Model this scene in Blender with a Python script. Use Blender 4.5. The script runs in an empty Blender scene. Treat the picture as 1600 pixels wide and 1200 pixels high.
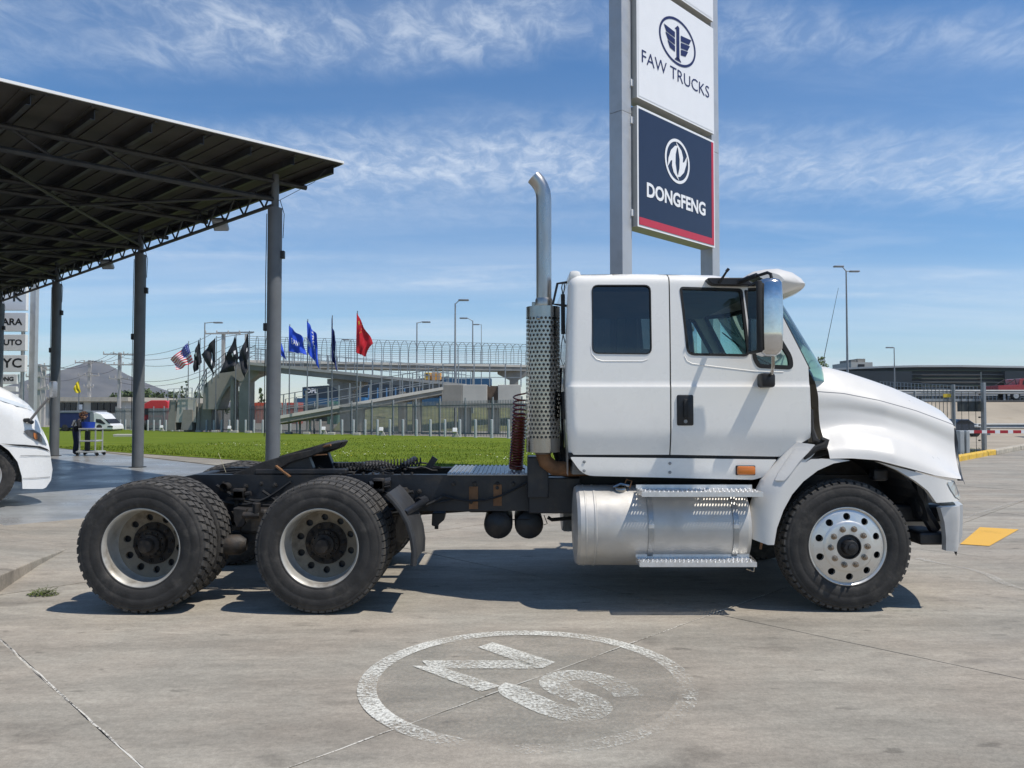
import bpy, bmesh, math, random
from math import sin, cos, pi, radians, sqrt, atan2
from mathutils import Vector, Matrix
random.seed(7)
SC = bpy.context.scene
COL = SC.collection
# ---------------------------------------------------------------- camera
CH, FPX, PITCH = 1.59, 1200.0, math.atan(37/1200)
cam_d = bpy.data.cameras.new('camera'); cam = bpy.data.objects.new('camera', cam_d); COL.objects.link(cam)
cam_d.sensor_width = 36; cam_d.lens = 27.0; cam_d.clip_start = 0.05; cam_d.clip_end = 20000
cam.location = (0, 0, CH); cam.rotation_euler = (radians(90)+PITCH, 0, 0)
SC.camera = cam
# ---------------------------------------------------------------- sun, sky, exposure
SUN_FROM = Vector((0.50, -0.20, 1.0)).normalized()
sun_d = bpy.data.lights.new('sun', 'SUN'); sun_d.energy = 3.7; sun_d.angle = radians(0.53); sun_d.color = (1, .945, .865)
sun = bpy.data.objects.new('sun', sun_d); COL.objects.link(sun)
sun.rotation_euler = SUN_FROM.to_track_quat('Z', 'Y').to_euler(); sun.location = (20, -8, 40)
W = bpy.data.worlds.new('World'); SC.world = W; W.use_nodes = True
def build_world():
    nt = W.node_tree; N = nt.nodes; L = nt.links; N.clear()
    out = N.new('ShaderNodeOutputWorld'); bg = N.new('ShaderNodeBackground'); bg.inputs[1].default_value = 0.118
    sky = N.new('ShaderNodeTexSky'); sky.sky_type = 'NISHITA'; sky.sun_disc = False
    sky.sun_elevation = math.asin(SUN_FROM.z); sky.sun_rotation = atan2(SUN_FROM.x, SUN_FROM.y)
    sky.altitude = 500; sky.air_density = 1.0; sky.dust_density = 0.15; sky.ozone_density = 3.5
    tc = N.new('ShaderNodeTexCoord'); sp = N.new('ShaderNodeSeparateXYZ'); L.new(tc.outputs['Generated'], sp.inputs[0])
    def M(op, a, b=None, c=None, clamp=False):
        m = N.new('ShaderNodeMath'); m.operation = op; m.use_clamp = clamp
        for i, v in enumerate((a, b, c)):
            if v is None: continue
            if hasattr(v, 'links'): L.new(v, m.inputs[i])
            else: m.inputs[i].default_value = v
        return m.outputs[0]
    zz = M('ADD', M('MAXIMUM', sp.outputs[2], 0.0), 0.06)
    px = M('DIVIDE', sp.outputs[0], zz); py = M('DIVIDE', sp.outputs[1], zz)
    cb = N.new('ShaderNodeCombineXYZ'); L.new(px, cb.inputs[0]); L.new(py, cb.inputs[1])
    def noise(sx, sy, off, sc, det, rough, dist=0):
        mp = N.new('ShaderNodeMapping'); mp.inputs['Scale'].default_value = (sx, sy, 1); mp.inputs['Location'].default_value = off
        mp.inputs['Rotation'].default_value = (0, 0, radians(-4))
        L.new(cb.outputs[0], mp.inputs[0])
        n = N.new('ShaderNodeTexNoise'); n.inputs['Scale'].default_value = sc; n.inputs['Detail'].default_value = det
        n.inputs['Roughness'].default_value = rough; n.inputs['Distortion'].default_value = dist
        L.new(mp.outputs[0], n.inputs[0]); return n.outputs[0]
    def ramp(v, a, b):
        m = N.new('ShaderNodeMapRange'); m.interpolation_type = 'SMOOTHSTEP'
        L.new(v, m.inputs[0]); m.inputs[1].default_value = a; m.inputs[2].default_value = b; return m.outputs[0]
    bands = ramp(noise(0.16, 1.0, (3.1, 0.35, 0), 1.15, 3, .5), .46, .66)
    rip = ramp(noise(1.3, 0.85, (1.7, 5.2, 0), 9.0, 8, .66, .55), .36, .74)
    wisp = ramp(noise(0.5, 1.3, (8.3, 2.2, 0), 2.2, 7, .62, .6), .50, .80)
    veil = ramp(noise(0.10, 0.55, (0.2, 9.1, 0), 1.6, 5, .55), .35, .70)
    # long cirrus bands lying across the sky, one behind the other, edges warped
    wy = M('ADD', py, M('MULTIPLY', M('SUBTRACT', noise(.35, .35, (4.4, 1.3, 0), 1.3, 5, .6), .5), .85)); wy = M('ADD', wy, M('MULTIPLY', px, -.03))
    def bump(c, w):
        d = M('ABSOLUTE', M('SUBTRACT', wy, c)); m = N.new('ShaderNodeMapRange'); m.interpolation_type = 'SMOOTHSTEP'; L.new(d, m.inputs[0]); m.inputs[1].default_value = w; m.inputs[2].default_value = 0; return m.outputs[0]
    patch = ramp(noise(.5, .6, (6.1, 3.3, 0), 1.1, 4, .55), .38, .62)
    bb = M('ADD', M('MULTIPLY', bump(1.80, .24), M('ADD', M('MULTIPLY', patch, 1.1), .25)), M('ADD', M('MULTIPLY', bump(2.62, .55), M('ADD', M('MULTIPLY', patch, .45), .62)), M('MULTIPLY', bump(.9, .35), patch)))
    bb = M('ADD', bb, M('MULTIPLY', bands, .25), clamp=True)
    f = M('MULTIPLY', bb, M('ADD', M('MULTIPLY', rip, .55), .20))
    f = M('ADD', f, M('MULTIPLY', wisp, .14))
    f = M('ADD', f, M('MULTIPLY', bump(4.4, 1.5), M('ADD', M('MULTIPLY', wisp, .22), .10)))
    low = N.new('ShaderNodeMapRange'); L.new(sp.outputs[2], low.inputs[0]); low.inputs[1].default_value = .42; low.inputs[2].default_value = .06
    low.inputs[3].default_value = .02; low.inputs[4].default_value = .75
    f = M('ADD', f, M('MULTIPLY', veil, M('MULTIPLY', low.outputs[0], .56)))
    f = M('MULTIPLY', f, .80, clamp=True)
    mix = N.new('ShaderNodeMix'); mix.data_type = 'RGBA'; L.new(f, mix.inputs[0]); hs = N.new('ShaderNodeHueSaturation'); hs.inputs['Saturation'].default_value = 1.24; hs.inputs['Value'].default_value = .90; L.new(sky.outputs[0], hs.inputs['Color']); L.new(hs.outputs[0], mix.inputs[6])
    mix.inputs[7].default_value = (5.9, 6.4, 7.0, 1)
    L.new(mix.outputs[2], bg.inputs[0]); L.new(bg.outputs[0], out.inputs[0])
build_world()
VS = SC.view_settings; VS.view_transform = 'Standard'; VS.look = 'None'; VS.exposure = 0.32; VS.gamma = 1.0; VS.use_curve_mapping = False
SC.render.resolution_x = 1024; SC.render.resolution_y = 768
# ---------------------------------------------------------------- pixel measures of the photograph turned into places
def ray(x, y):
    dx, dy = (x-800)/FPX, (600-y)/FPX
    return Vector((dx, cos(PITCH)-dy*sin(PITCH), sin(PITCH)+dy*cos(PITCH)))
def at(x, y, Y):
    d = ray(x, y); t = Y/d.y; return Vector((d.x*t, Y, CH+d.z*t))
def gnd(x, y, z=0.0):
    d = ray(x, y); t = (z-CH)/d.z; return Vector((d.x*t, d.y*t, z))
def gz(Y): return 0.0 if Y < 40 else -min((Y-40)*.017, .5)
# ---------------------------------------------------------------- materials
MATS = {}
def pm(name, col, rough=.5, metal=0.0, var=.12, vs=4.0, bump=0.0, bs=60.0, coat=0.0, dirt=None, damt=.5, ds=3.0, spec=.5, trans=0.0, alpha=1.0, det=6, objrand=0.0, ior=1.45, stretch=None):
    if name in MATS: return MATS[name]
    m = bpy.data.materials.new(name); m.use_nodes = True; nt = m.node_tree; N = nt.nodes; L = nt.links
    b = N['Principled BSDF']; b.inputs['Roughness'].default_value = rough; b.inputs['Metallic'].default_value = metal
    b.inputs['Coat Weight'].default_value = coat; b.inputs['Coat Roughness'].default_value = .06
    b.inputs['Specular IOR Level'].default_value = spec; b.inputs['Transmission Weight'].default_value = trans; b.inputs['IOR'].default_value = ior
    b.inputs['Alpha'].default_value = alpha
    tc = N.new('ShaderNodeTexCoord')
    vec = tc.outputs['Object']
    if stretch:
        mp = N.new('ShaderNodeMapping'); mp.inputs['Scale'].default_value = stretch; L.new(vec, mp.inputs[0]); vec = mp.outputs[0]
    def noise(s, d=6, r=.6):
        n = N.new('ShaderNodeTexNoise'); n.inputs['Scale'].default_value = s; n.inputs['Detail'].default_value = d; n.inputs['Roughness'].default_value = r
        L.new(vec, n.inputs[0]); return n.outputs[0]
    n1 = noise(vs, det)
    r = N.new('ShaderNodeMapRange'); L.new(n1, r.inputs[0]); r.inputs[1].default_value = .3; r.inputs[2].default_value = .7
    r.inputs[3].default_value = 1-var; r.inputs[4].default_value = 1+var
    v = r.outputs[0]
    if objrand:
        oi = N.new('ShaderNodeObjectInfo'); r2 = N.new('ShaderNodeMapRange'); L.new(oi.outputs['Random'], r2.inputs[0])
        r2.inputs[3].default_value = 1-objrand; r2.inputs[4].default_value = 1+objrand
        mu = N.new('ShaderNodeMath'); mu.operation = 'MULTIPLY'; L.new(v, mu.inputs[0]); L.new(r2.outputs[0], mu.inputs[1]); v = mu.outputs[0]
    vm = N.new('ShaderNodeVectorMath'); vm.operation = 'SCALE'; vm.inputs[0].default_value = col[:3]; L.new(v, vm.inputs['Scale'])
    c = vm.outputs[0]
    if dirt:
        n2 = noise(ds, 8, .65); r3 = N.new('ShaderNodeMapRange'); r3.interpolation_type = 'SMOOTHSTEP'; L.new(n2, r3.inputs[0])
        r3.inputs[1].default_value = .5; r3.inputs[2].default_value = .72; r3.inputs[4].default_value = damt
        mx = N.new('ShaderNodeMix'); mx.data_type = 'RGBA'; L.new(r3.outputs[0], mx.inputs[0]); L.new(c, mx.inputs[6]); mx.inputs[7].default_value = (*dirt, 1)
        c = mx.outputs[2]
    L.new(c, b.inputs['Base Color'])
    if metal > .3 or coat:
        n3 = noise(vs*2.3, 5); r4 = N.new('ShaderNodeMapRange'); L.new(n3, r4.inputs[0]); r4.inputs[1].default_value = .3; r4.inputs[2].default_value = .7
        r4.inputs[3].default_value = max(.02, rough*.75); r4.inputs[4].default_value = rough*1.3; L.new(r4.outputs[0], b.inputs['Roughness'])
    if bump:
        bn = noise(bs, 4); bp = N.new('ShaderNodeBump'); bp.inputs['Strength'].default_value = bump; bp.inputs['Distance'].default_value = .01
        L.new(bn, bp.inputs['Height']); L.new(bp.outputs[0], b.inputs['Normal'])
    MATS[name] = m; return m
def glass(name, tint, rough=.02, mixf=.35):
    if name in MATS: return MATS[name]
    m = bpy.data.materials.new(name); m.use_nodes = True; nt = m.node_tree; N = nt.nodes; L = nt.links; N.clear()
    o = N.new('ShaderNodeOutputMaterial'); t = N.new('ShaderNodeBsdfTransparent'); t.inputs[0].default_value = (*tint, 1)
    g = N.new('ShaderNodeBsdfGlossy'); g.inputs['Roughness'].default_value = rough; g.inputs[0].default_value = (1, 1, 1, 1)
    f = N.new('ShaderNodeFresnel'); f.inputs[0].default_value = 1.5
    mu = N.new('ShaderNodeMath'); mu.operation = 'MULTIPLY_ADD'; L.new(f.outputs[0], mu.inputs[0]); mu.inputs[1].default_value = .9; mu.inputs[2].default_value = mixf*.06
    x = N.new('ShaderNodeMixShader'); L.new(mu.outputs[0], x.inputs[0]); L.new(t.outputs[0], x.inputs[1]); L.new(g.outputs[0], x.inputs[2]); L.new(x.outputs[0], o.inputs[0])
    MATS[name] = m; return m
# ---------------------------------------------------------------- mesh collecting
ORG = {}
SPLIT = {'pedestal', 'wheel_well', 'suspension', 'bracket_plate', 'cross_member', 'front_bracket', 'bolt', 'interior_trim', 'rail', 'brake_line', 'rear_hose', 'gasket', 'brake_chamber', 'conduit', 'flashing', 'stack_bracket', 'hanger', 'air_line', 'post', 'release_lever', 'shield_clamp', 'white_patch', 'mirror_foot'}
class MB:
    def __init__(s): s.v = []; s.f = []; s.m = []
    def add(s, vs, fs, mi=0):
        o = len(s.v); s.v += [Vector(p) for p in vs]; s.f += [[i+o for i in f] for f in fs]; s.m += [mi]*len(fs); return s
    def box(s, c, d, rz=0, mi=0, M=None):
        x, y, z = d[0]/2, d[1]/2, d[2]/2
        P = [Vector(p) for p in ((-x,-y,-z),(x,-y,-z),(x,y,-z),(-x,y,-z),(-x,-y,z),(x,-y,z),(x,y,z),(-x,y,z))]
        R = M if M is not None else Matrix.Rotation(rz, 3, 'Z')
        return s.add([R @ p + Vector(c) for p in P], [(0,3,2,1),(4,5,6,7),(0,1,5,4),(1,2,6,5),(2,3,7,6),(3,0,4,7)], mi)
    def cbox(s, lo, hi, b=.01, mi=0):
        """box with chamfered edges"""
        bm = bmesh.new(); bmesh.ops.create_cube(bm, size=1)
        for v in bm.verts: v.co = Vector([(lo[i]+hi[i])/2+v.co[i]*(hi[i]-lo[i]) for i in range(3)])
        bmesh.ops.bevel(bm, geom=bm.edges[:], offset=b, segments=2, affect='EDGES', profile=.5)
        bm.verts.index_update(); s.add([v.co.copy() for v in bm.verts], [[v.index for v in f.verts] for f in bm.faces], mi); bm.free(); return s
    def bar(s, a, b, w, h=None, mi=0, up=(0,0,1)):
        a, b = Vector(a), Vector(b); d = (b-a); L = d.length; d.normalize(); u = Vector(up)
        if abs(d.dot(u)) > .99: u = Vector((0, 1, 0))
        sd = d.cross(u).normalized(); u = sd.cross(d).normalized(); h = h or w
        P = [a+sd*i*w/2+u*j*h/2 for i, j in ((-1,-1),(1,-1),(1,1),(-1,1))]+[b+sd*i*w/2+u*j*h/2 for i, j in ((-1,-1),(1,-1),(1,1),(-1,1))]
        return s.add(P, [(3,2,1,0),(4,5,6,7),(0,1,5,4),(1,2,6,5),(2,3,7,6),(3,0,4,7)], mi)
    def tube(s, pts, r, n=8, mi=0, cap=True):
        pts = [Vector(p) for p in pts]; k = len(pts); rr = r if isinstance(r, (list, tuple)) else [r]*k
        vs = []; pu = None
        for i, p in enumerate(pts):
            t = (pts[min(i+1, k-1)]-pts[max(i-1, 0)]).normalized()
            if pu is None: pu = Vector((0,0,1)) if abs(t.z) < .9 else Vector((1,0,0))
            sd = t.cross(pu).normalized(); pu = sd.cross(t).normalized()
            vs += [p+(sd*cos(2*pi*j/n)+pu*sin(2*pi*j/n))*rr[i] for j in range(n)]
        fs = [(i*n+j, i*n+(j+1) % n, (i+1)*n+(j+1) % n, (i+1)*n+j) for i in range(k-1) for j in range(n)]
        if cap: fs += [tuple(range(n-1, -1, -1)), tuple((k-1)*n+j for j in range(n))]
        return s.add(vs, fs, mi)
    def lathe(s, prof, c, axis, n=32, mi=0, a0=0, a1=2*pi):
        """prof: (radius, along axis)"""
        c = Vector(c); ax = Vector(axis).normalized(); e1 = ax.orthogonal().normalized(); e2 = ax.cross(e1)
        full = abs(a1-a0-2*pi) < 1e-6; m = n if full else n+1; vs = []
        for (r, h) in prof:
            vs += [c+ax*h+(e1*cos(a0+(a1-a0)*j/n)+e2*sin(a0+(a1-a0)*j/n))*r for j in range(m)]
        fs = [(i*m+j, i*m+(j+1) % m, (i+1)*m+(j+1) % m, (i+1)*m+j) for i in range(len(prof)-1) for j in range(n)]
        return s.add(vs, fs, mi)
    def prism(s, poly, fn, lo, hi, mi=0):
        n = len(poly); vs = [fn(a, b, lo) for a, b in poly]+[fn(a, b, hi) for a, b in poly]
        return s.add(vs, [tuple(range(n-1, -1, -1)), tuple(range(n, 2*n))]+[(i, (i+1) % n, n+(i+1) % n, n+i) for i in range(n)], mi)
    def groups(s, gap=.004):
        n = len(s.v); par = list(range(n))
        def fd(i):
            while par[i] != i: par[i] = par[par[i]]; i = par[i]
            return i
        for f in s.f:
            for i in f[1:]: par[fd(i)] = fd(f[0])
        comp = {}
        for k, f in enumerate(s.f): comp.setdefault(fd(f[0]), []).append(k)
        bx = []
        for fs in comp.values():
            vs = [s.v[i] for k in fs for i in s.f[k]]; bx.append([[min(v[a] for v in vs)-gap for a in range(3)], [max(v[a] for v in vs)+gap for a in range(3)], fs])
        ch = True
        while ch:
            ch = False
            for i in range(len(bx)):
                for j in range(i+1, len(bx)):
                    A, B = bx[i], bx[j]
                    if all(A[0][a] <= B[1][a] and B[0][a] <= A[1][a] for a in range(3)):
                        A[0] = [min(A[0][a], B[0][a]) for a in range(3)]; A[1] = [max(A[1][a], B[1][a]) for a in range(3)]; A[2] = A[2]+B[2]; del bx[j]; ch = True; break
                if ch: break
        return [b[2] for b in bx]
    def build(s, name, mat, parent=None, **kw):
        if name in SPLIT:
            gs = s.groups(); out = []
            for fs in gs:
                m = MB(); mp = {}
                for k in fs:
                    for i in s.f[k]:
                        if i not in mp: mp[i] = len(m.v); m.v.append(s.v[i])
                    m.f.append([mp[i] for i in s.f[k]]); m.m.append(s.m[k])
                out.append(m.build1(name, mat, parent, **kw))
            return out[0]
        return s.build1(name, mat, parent, **kw)
    def build1(s, name, mat, parent=None, smooth=False, bevel=0, angle=35, recalc=True):
        o0 = Vector((0,0,0))
        if parent is not None: o0 = ORG.get(parent, Vector((0,0,0)))
        me = bpy.data.meshes.new(name); me.from_pydata([tuple(p-o0) for p in s.v], [], s.f)
        for mm in (mat if isinstance(mat, (list, tuple)) else [mat]): me.materials.append(mm)
        me.polygons.foreach_set('material_index', s.m)
        if recalc:
            bm = bmesh.new(); bm.from_mesh(me); bmesh.ops.recalc_face_normals(bm, faces=bm.faces[:]); bm.to_mesh(me); bm.free()
        if smooth:
            me.polygons.foreach_set('use_smooth', [True]*len(me.polygons))
            if angle < 180: me.set_sharp_from_angle(angle=radians(angle))
        me.update()
        o = bpy.data.objects.new(name, me); COL.objects.link(o)
        if parent is not None: o.parent = parent; ORG[o] = o0
        if bevel:
            md = o.modifiers.new('edge', 'BEVEL'); md.width = bevel; md.segments = 2; md.limit_method = 'ANGLE'; md.angle_limit = radians(40)
        return o
def tag(o, label=None, cat=None, group=None, kind=None):
    if label: o['label'] = label
    if cat: o['category'] = cat
    if group: o['group'] = group
    if kind: o['kind'] = kind
    return o
def thing(name, loc, label, cat, group=None):
    o = bpy.data.objects.new(name, None); COL.objects.link(o); o.location = loc; o.empty_display_size = .2
    ORG[o] = Vector(loc); return tag(o, label, cat, group)
def dup(root, loc, rz=None, label=None):
    def cp(o, par):
        c = o.copy(); COL.objects.link(c); c.parent = par
        for ch in o.children: cp(ch, c)
        return c
    r = cp(root, None); r.location = loc; ORG[r] = Vector(loc)
    if rz is not None: r.rotation_euler = (0, 0, rz)
    if label: r['label'] = label
    return r
def fill2d(outline, holes=()):
    """2-D polygon with holes -> verts, tris"""
    bm = bmesh.new(); es = []
    for loop in [outline]+list(holes):
        vs = [bm.verts.new((a, 0, b)) for a, b in loop]
        es += [bm.edges.new((vs[i], vs[(i+1) % len(vs)])) for i in range(len(vs))]
    bmesh.ops.triangle_fill(bm, use_beauty=True, use_dissolve=False, edges=es, normal=(0, -1, 0))
    return bm
def rnd_rect(pts, r, n=4):
    """polygon with rounded corners"""
    out = []; k = len(pts); rs = r if isinstance(r, (list, tuple)) else [r]*k
    for i in range(k):
        p = Vector(pts[i]); a = Vector(pts[i-1])-p; b = Vector(pts[(i+1) % k])-p; rr = min(rs[i], a.length*.45, b.length*.45)
        if rr <= 0: out.append(tuple(p)); continue
        p0 = p+a.normalized()*rr; p1 = p+b.normalized()*rr
        for j in range(n+1):
            t = j/n; q = p0*(1-t)**2+p*2*t*(1-t)+p1*t*t; out.append((q.x, q.y))
    return out
def panel(name, outline, holes, yfun, thick, zs, xs, mat, parent, bevel=.0, mirror=None, smooth=True):
    """sheet-metal panel lying in X-Z, shaped in Y by yfun(x, z), with thickness; mirror = centre Y for the far-side twin"""
    bm = fill2d(outline, holes)
    for z in zs: bmesh.ops.bisect_plane(bm, geom=bm.verts[:]+bm.edges[:]+bm.faces[:], plane_co=(0, 0, z), plane_no=(0, 0, 1))
    for x in xs: bmesh.ops.bisect_plane(bm, geom=bm.verts[:]+bm.edges[:]+bm.faces[:], plane_co=(x, 0, 0), plane_no=(1, 0, 0))
    for v in bm.verts: v.co.y = yfun(v.co.x, v.co.z)
    be = [e for e in bm.edges if len(e.link_faces) == 1]
    r = bmesh.ops.extrude_edge_only(bm, edges=be)
    for v in r['geom']:
        if isinstance(v, bmesh.types.BMVert): v.co.y += thick
    bm.verts.index_update()
    out = []
    for far in ([False, True] if mirror else [False]):
        mb = MB(); mb.add([Vector((v.co.x, (2*mirror-v.co.y) if far else v.co.y, v.co.z)) for v in bm.verts], [[v.index for v in f.verts] for f in bm.faces])
        out.append(mb.build(name, mat, parent, smooth=smooth, angle=40))
    bm.free(); return out
def lerp_tab(tab, x):
    if x <= tab[0][0]: return tab[0][1]
    for (a, b), (c, d) in zip(tab, tab[1:]):
        if x <= c: return b+(d-b)*(x-a)/(c-a)
    return tab[-1][1]
def perf(mb, nx, ny, fn, hole=.33, stag=True, mi=0):
    """perforated sheet of nx x ny cells; fn(u, v) with u in 0..nx, v in 0..ny gives the place"""
    for j in range(ny):
        for i in range(nx):
            o = .5 if (stag and j % 2) else 0
            cx, cy = i+.5+o, j+.5
            O = [(-.5,-.5),(0,-.5),(.5,-.5),(.5,0),(.5,.5),(0,.5),(-.5,.5),(-.5,0)]
            H = [(hole*cos(radians(225+45*k)), hole*sin(radians(225+45*k))) for k in range(8)]
            mb.add([fn(cx+a, cy+b) for a, b in O]+[fn(cx+a, cy+b) for a, b in H], [(k, (k+1) % 8, 8+(k+1) % 8, 8+k) for k in range(8)], mi)
def text_mesh(body, size=1.0, bold=0.0, sx=1.0):
    """lettering as 2-D mesh: verts (x, y), faces; centred"""
    cu = bpy.data.curves.new('lettering', 'FONT'); cu.body = body; cu.size = size; cu.align_x = 'CENTER'; cu.align_y = 'CENTER'; cu.offset = bold; cu.resolution_u = 3
    ob = bpy.data.objects.new('lettering', cu); COL.objects.link(ob)
    dg = bpy.context.evaluated_depsgraph_get(); me = bpy.data.meshes.new_from_object(ob.evaluated_get(dg))
    vs = [(v.co.x*sx, v.co.y) for v in me.vertices]; fs = [list(p.vertices) for p in me.polygons]
    bpy.data.objects.remove(ob); bpy.data.curves.remove(cu); bpy.data.meshes.remove(me); return vs, fs
def put_text(mb, body, size, fn, bold=0, sx=1.0, mi=0):
    vs, fs = text_mesh(body, size, bold, sx); mb.add([fn(a, b) for a, b in vs], fs, mi); return mb
# ================================================================ GROUND
def concrete(name, base, streak=.5, glossy=.82, tint=(.30,.30,.29), slabs=True, joint=None):
    m = bpy.data.materials.new(name); m.use_nodes = True; nt = m.node_tree; N = nt.nodes; L = nt.links; b = N['Principled BSDF']
    g = N.new('ShaderNodeNewGeometry')
    def noise(sc, scale=(1,1,1), rot=0, d=6, r=.6, dist=0):
        mp = N.new('ShaderNodeMapping'); mp.inputs['Scale'].default_value = scale; mp.inputs['Rotation'].default_value = (0, 0, rot); L.new(g.outputs['Position'], mp.inputs[0])
        n = N.new('ShaderNodeTexNoise'); n.inputs['Scale'].default_value = sc; n.inputs['Detail'].default_value = d; n.inputs['Roughness'].default_value = r; n.inputs['Distortion'].default_value = dist
        L.new(mp.outputs[0], n.inputs[0]); return n.outputs[0]
    def rng(v, a, b_, c, d):
        r = N.new('ShaderNodeMapRange'); r.interpolation_type = 'SMOOTHSTEP'; L.new(v, r.inputs[0])
        for i, q in enumerate((a, b_, c, d)): r.inputs[i+1].default_value = q
        return r.outputs[0]
    def mul(a, b_):
        q = N.new('ShaderNodeMath'); q.operation = 'MULTIPLY'
        for i, v in enumerate((a, b_)):
            if hasattr(v, 'links'): L.new(v, q.inputs[i])
            else: q.inputs[i].default_value = v
        return q.outputs[0]
    v = rng(noise(.45, d=5), .3, .7, .90, 1.10)
    v = mul(v, rng(noise(1.1, (.28, 2.2, 1), radians(-28), 7, .65, .3), .3, .7, 1-.34*streak, 1+.24*streak))
    v = mul(v, rng(noise(3.2, (.35, 1.5, 1), radians(-20), 7, .7), .32, .70, 1-.22*streak, 1+.16*streak))
    v = mul(v, rng(noise(11, (.6, 1.3, 1), -.4, 6, .75), .3, .7, .88, 1.10))
    v = mul(v, rng(noise(38, d=5, r=.75), .3, .7, .86, 1.12))
    v = mul(v, rng(noise(140, d=3, r=.8), .3, .7, .88, 1.10))
    v = mul(v, rng(noise(1.9, (.8, 1.4, 1), .6, 4, .55), .60, .71, 1, .76))
    v = mul(v, rng(noise(5.5, (.7, 1.5, 1), .3, 3, .5), .655, .73, 1, .66))
    if slabs:
        oi = N.new('ShaderNodeObjectInfo'); v = mul(v, rng(oi.outputs['Random'], 0, 1, .96, 1.04))
    hue = rng(noise(.8, d=4), .35, .65, 0, 1)
    mx = N.new('ShaderNodeMix'); mx.data_type = 'RGBA'; L.new(hue, mx.inputs[0]); mx.inputs[6].default_value = (*base, 1)
    mx.inputs[7].default_value = (base[0]*.95, base[1]*.99, base[2]*1.01, 1)
    vm = N.new('ShaderNodeVectorMath'); vm.operation = 'SCALE'; L.new(mx.outputs[2], vm.inputs[0]); L.new(v, vm.inputs['Scale'])
    L.new(vm.outputs[0], b.inputs['Base Color'])
    if glossy > .6: L.new(rng(noise(1.3, (.3, 2, 1), radians(-28)), .3, .7, glossy-.12, glossy+.1), b.inputs['Roughness'])
    else: L.new(rng(noise(.8), .3, .7, glossy*.7, glossy*1.3), b.inputs['Roughness'])
    bp = N.new('ShaderNodeBump'); bp.inputs['Strength'].default_value = .25 if glossy > .6 else .03; bp.inputs['Distance'].default_value = .004
    L.new(noise(90, d=5, r=.8), bp.inputs['Height']); L.new(bp.outputs[0], b.inputs['Normal'])
    b.inputs['Specular IOR Level'].default_value = .3 if glossy > .6 else .5
    MATS[name] = m; return m
# worn paint
def worn(name, col, lo, hi, fade=None, sc=55):
    m = bpy.data.materials.new(name); m.use_nodes = True; nt = m.node_tree; N = nt.nodes; L = nt.links; b = N['Principled BSDF']
    b.inputs['Base Color'].default_value = (*col, 1); b.inputs['Roughness'].default_value = .75
    g = N.new('ShaderNodeNewGeometry'); n = N.new('ShaderNodeTexNoise'); n.inputs['Scale'].default_value = sc; n.inputs['Detail'].default_value = 6; n.inputs['Roughness'].default_value = .75
    L.new(g.outputs['Position'], n.inputs[0])
    n2 = N.new('ShaderNodeTexNoise'); n2.inputs['Scale'].default_value = 2.4; n2.inputs['Detail'].default_value = 4; L.new(g.outputs['Position'], n2.inputs[0])
    ad = N.new('ShaderNodeMath'); ad.operation = 'MULTIPLY_ADD'; L.new(n2.outputs[0], ad.inputs[0]); ad.inputs[1].default_value = .45; L.new(n.outputs[0], ad.inputs[2]); v = ad.outputs[0]
    if fade:   # wear grows along a direction over the ground (traffic side)
        dt = N.new('ShaderNodeVectorMath'); dt.operation = 'DOT_PRODUCT'; L.new(g.outputs['Position'], dt.inputs[0]); dt.inputs[1].default_value = (fade[0], fade[1], 0)
        r = N.new('ShaderNodeMapRange'); r.interpolation_type = 'SMOOTHSTEP'; L.new(dt.outputs['Value'], r.inputs[0]); r.inputs[1].default_value = fade[2]; r.inputs[2].default_value = fade[3]; r.inputs[4].default_value = fade[4]
        su = N.new('ShaderNodeMath'); su.operation = 'SUBTRACT'; L.new(v, su.inputs[0]); L.new(r.outputs[0], su.inputs[1]); v = su.outputs[0]
    r = N.new('ShaderNodeMapRange'); L.new(v, r.inputs[0]); r.inputs[1].default_value = lo; r.inputs[2].default_value = hi
    L.new(r.outputs[0], b.inputs['Alpha']); MATS[name] = m; return m
m_slab = concrete('concrete_slab', (.318, .281, .229))
m_far = concrete('far_ground', (.29, .26, .216), slabs=False)
m_joint = pm('joint_filler', (.42, .40, .36), .9, var=.35, vs=9, dirt=(.08,.075,.065), damt=.9, ds=2.2)
m_floor = concrete('polished_floor', (.26, .258, .25), streak=.5, glossy=.36, slabs=False)
RT = sqrt(.5)
def UV(u, v, z=0.0): return Vector(((u-v)*RT, (u+v)*RT, z))
# big ground sheet, falling slightly behind the lawn
mb = MB(); ys = [-400, -30, 0, 20, 40, 46, 52, 58, 64, 69.5, 120, 400, 1500, 9000]; xs_ = [-9000, -1500, -300, -100, -50, -20, 0, 20, 50, 100, 300, 1500, 9000]
mb.add([(x, y, gz(y)-.022) for y in ys for x in xs_], [(j*13+i, j*13+i+1, (j+1)*13+i+1, (j+1)*13+i) for j in range(len(ys)-1) for i in range(12)])
ground = tag(mb.build('ground', m_far), 'grey dusty ground reaching to the horizon', 'ground', kind='structure')
pav = bpy.data.objects.new('pavement', None); COL.objects.link(pav); tag(pav, 'pale grey concrete slab pavement under the tractor truck', 'pavement', kind='structure'); ORG[pav] = Vector((0,0,0))
jb = MB(); jb.add([UV(-11, -14, -.012), UV(29.6, -14, -.012), UV(29.6, 12.2, -.012), UV(-11, 12.2, -.012)], [(0,1,2,3)])
jb.build('joint_bed', m_joint, pav)
us = [1.28+4.05*k for k in range(-3, 8)]; vs_ = [3.13+4.6*k for k in range(-4, 2)]+[12.2]
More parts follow.
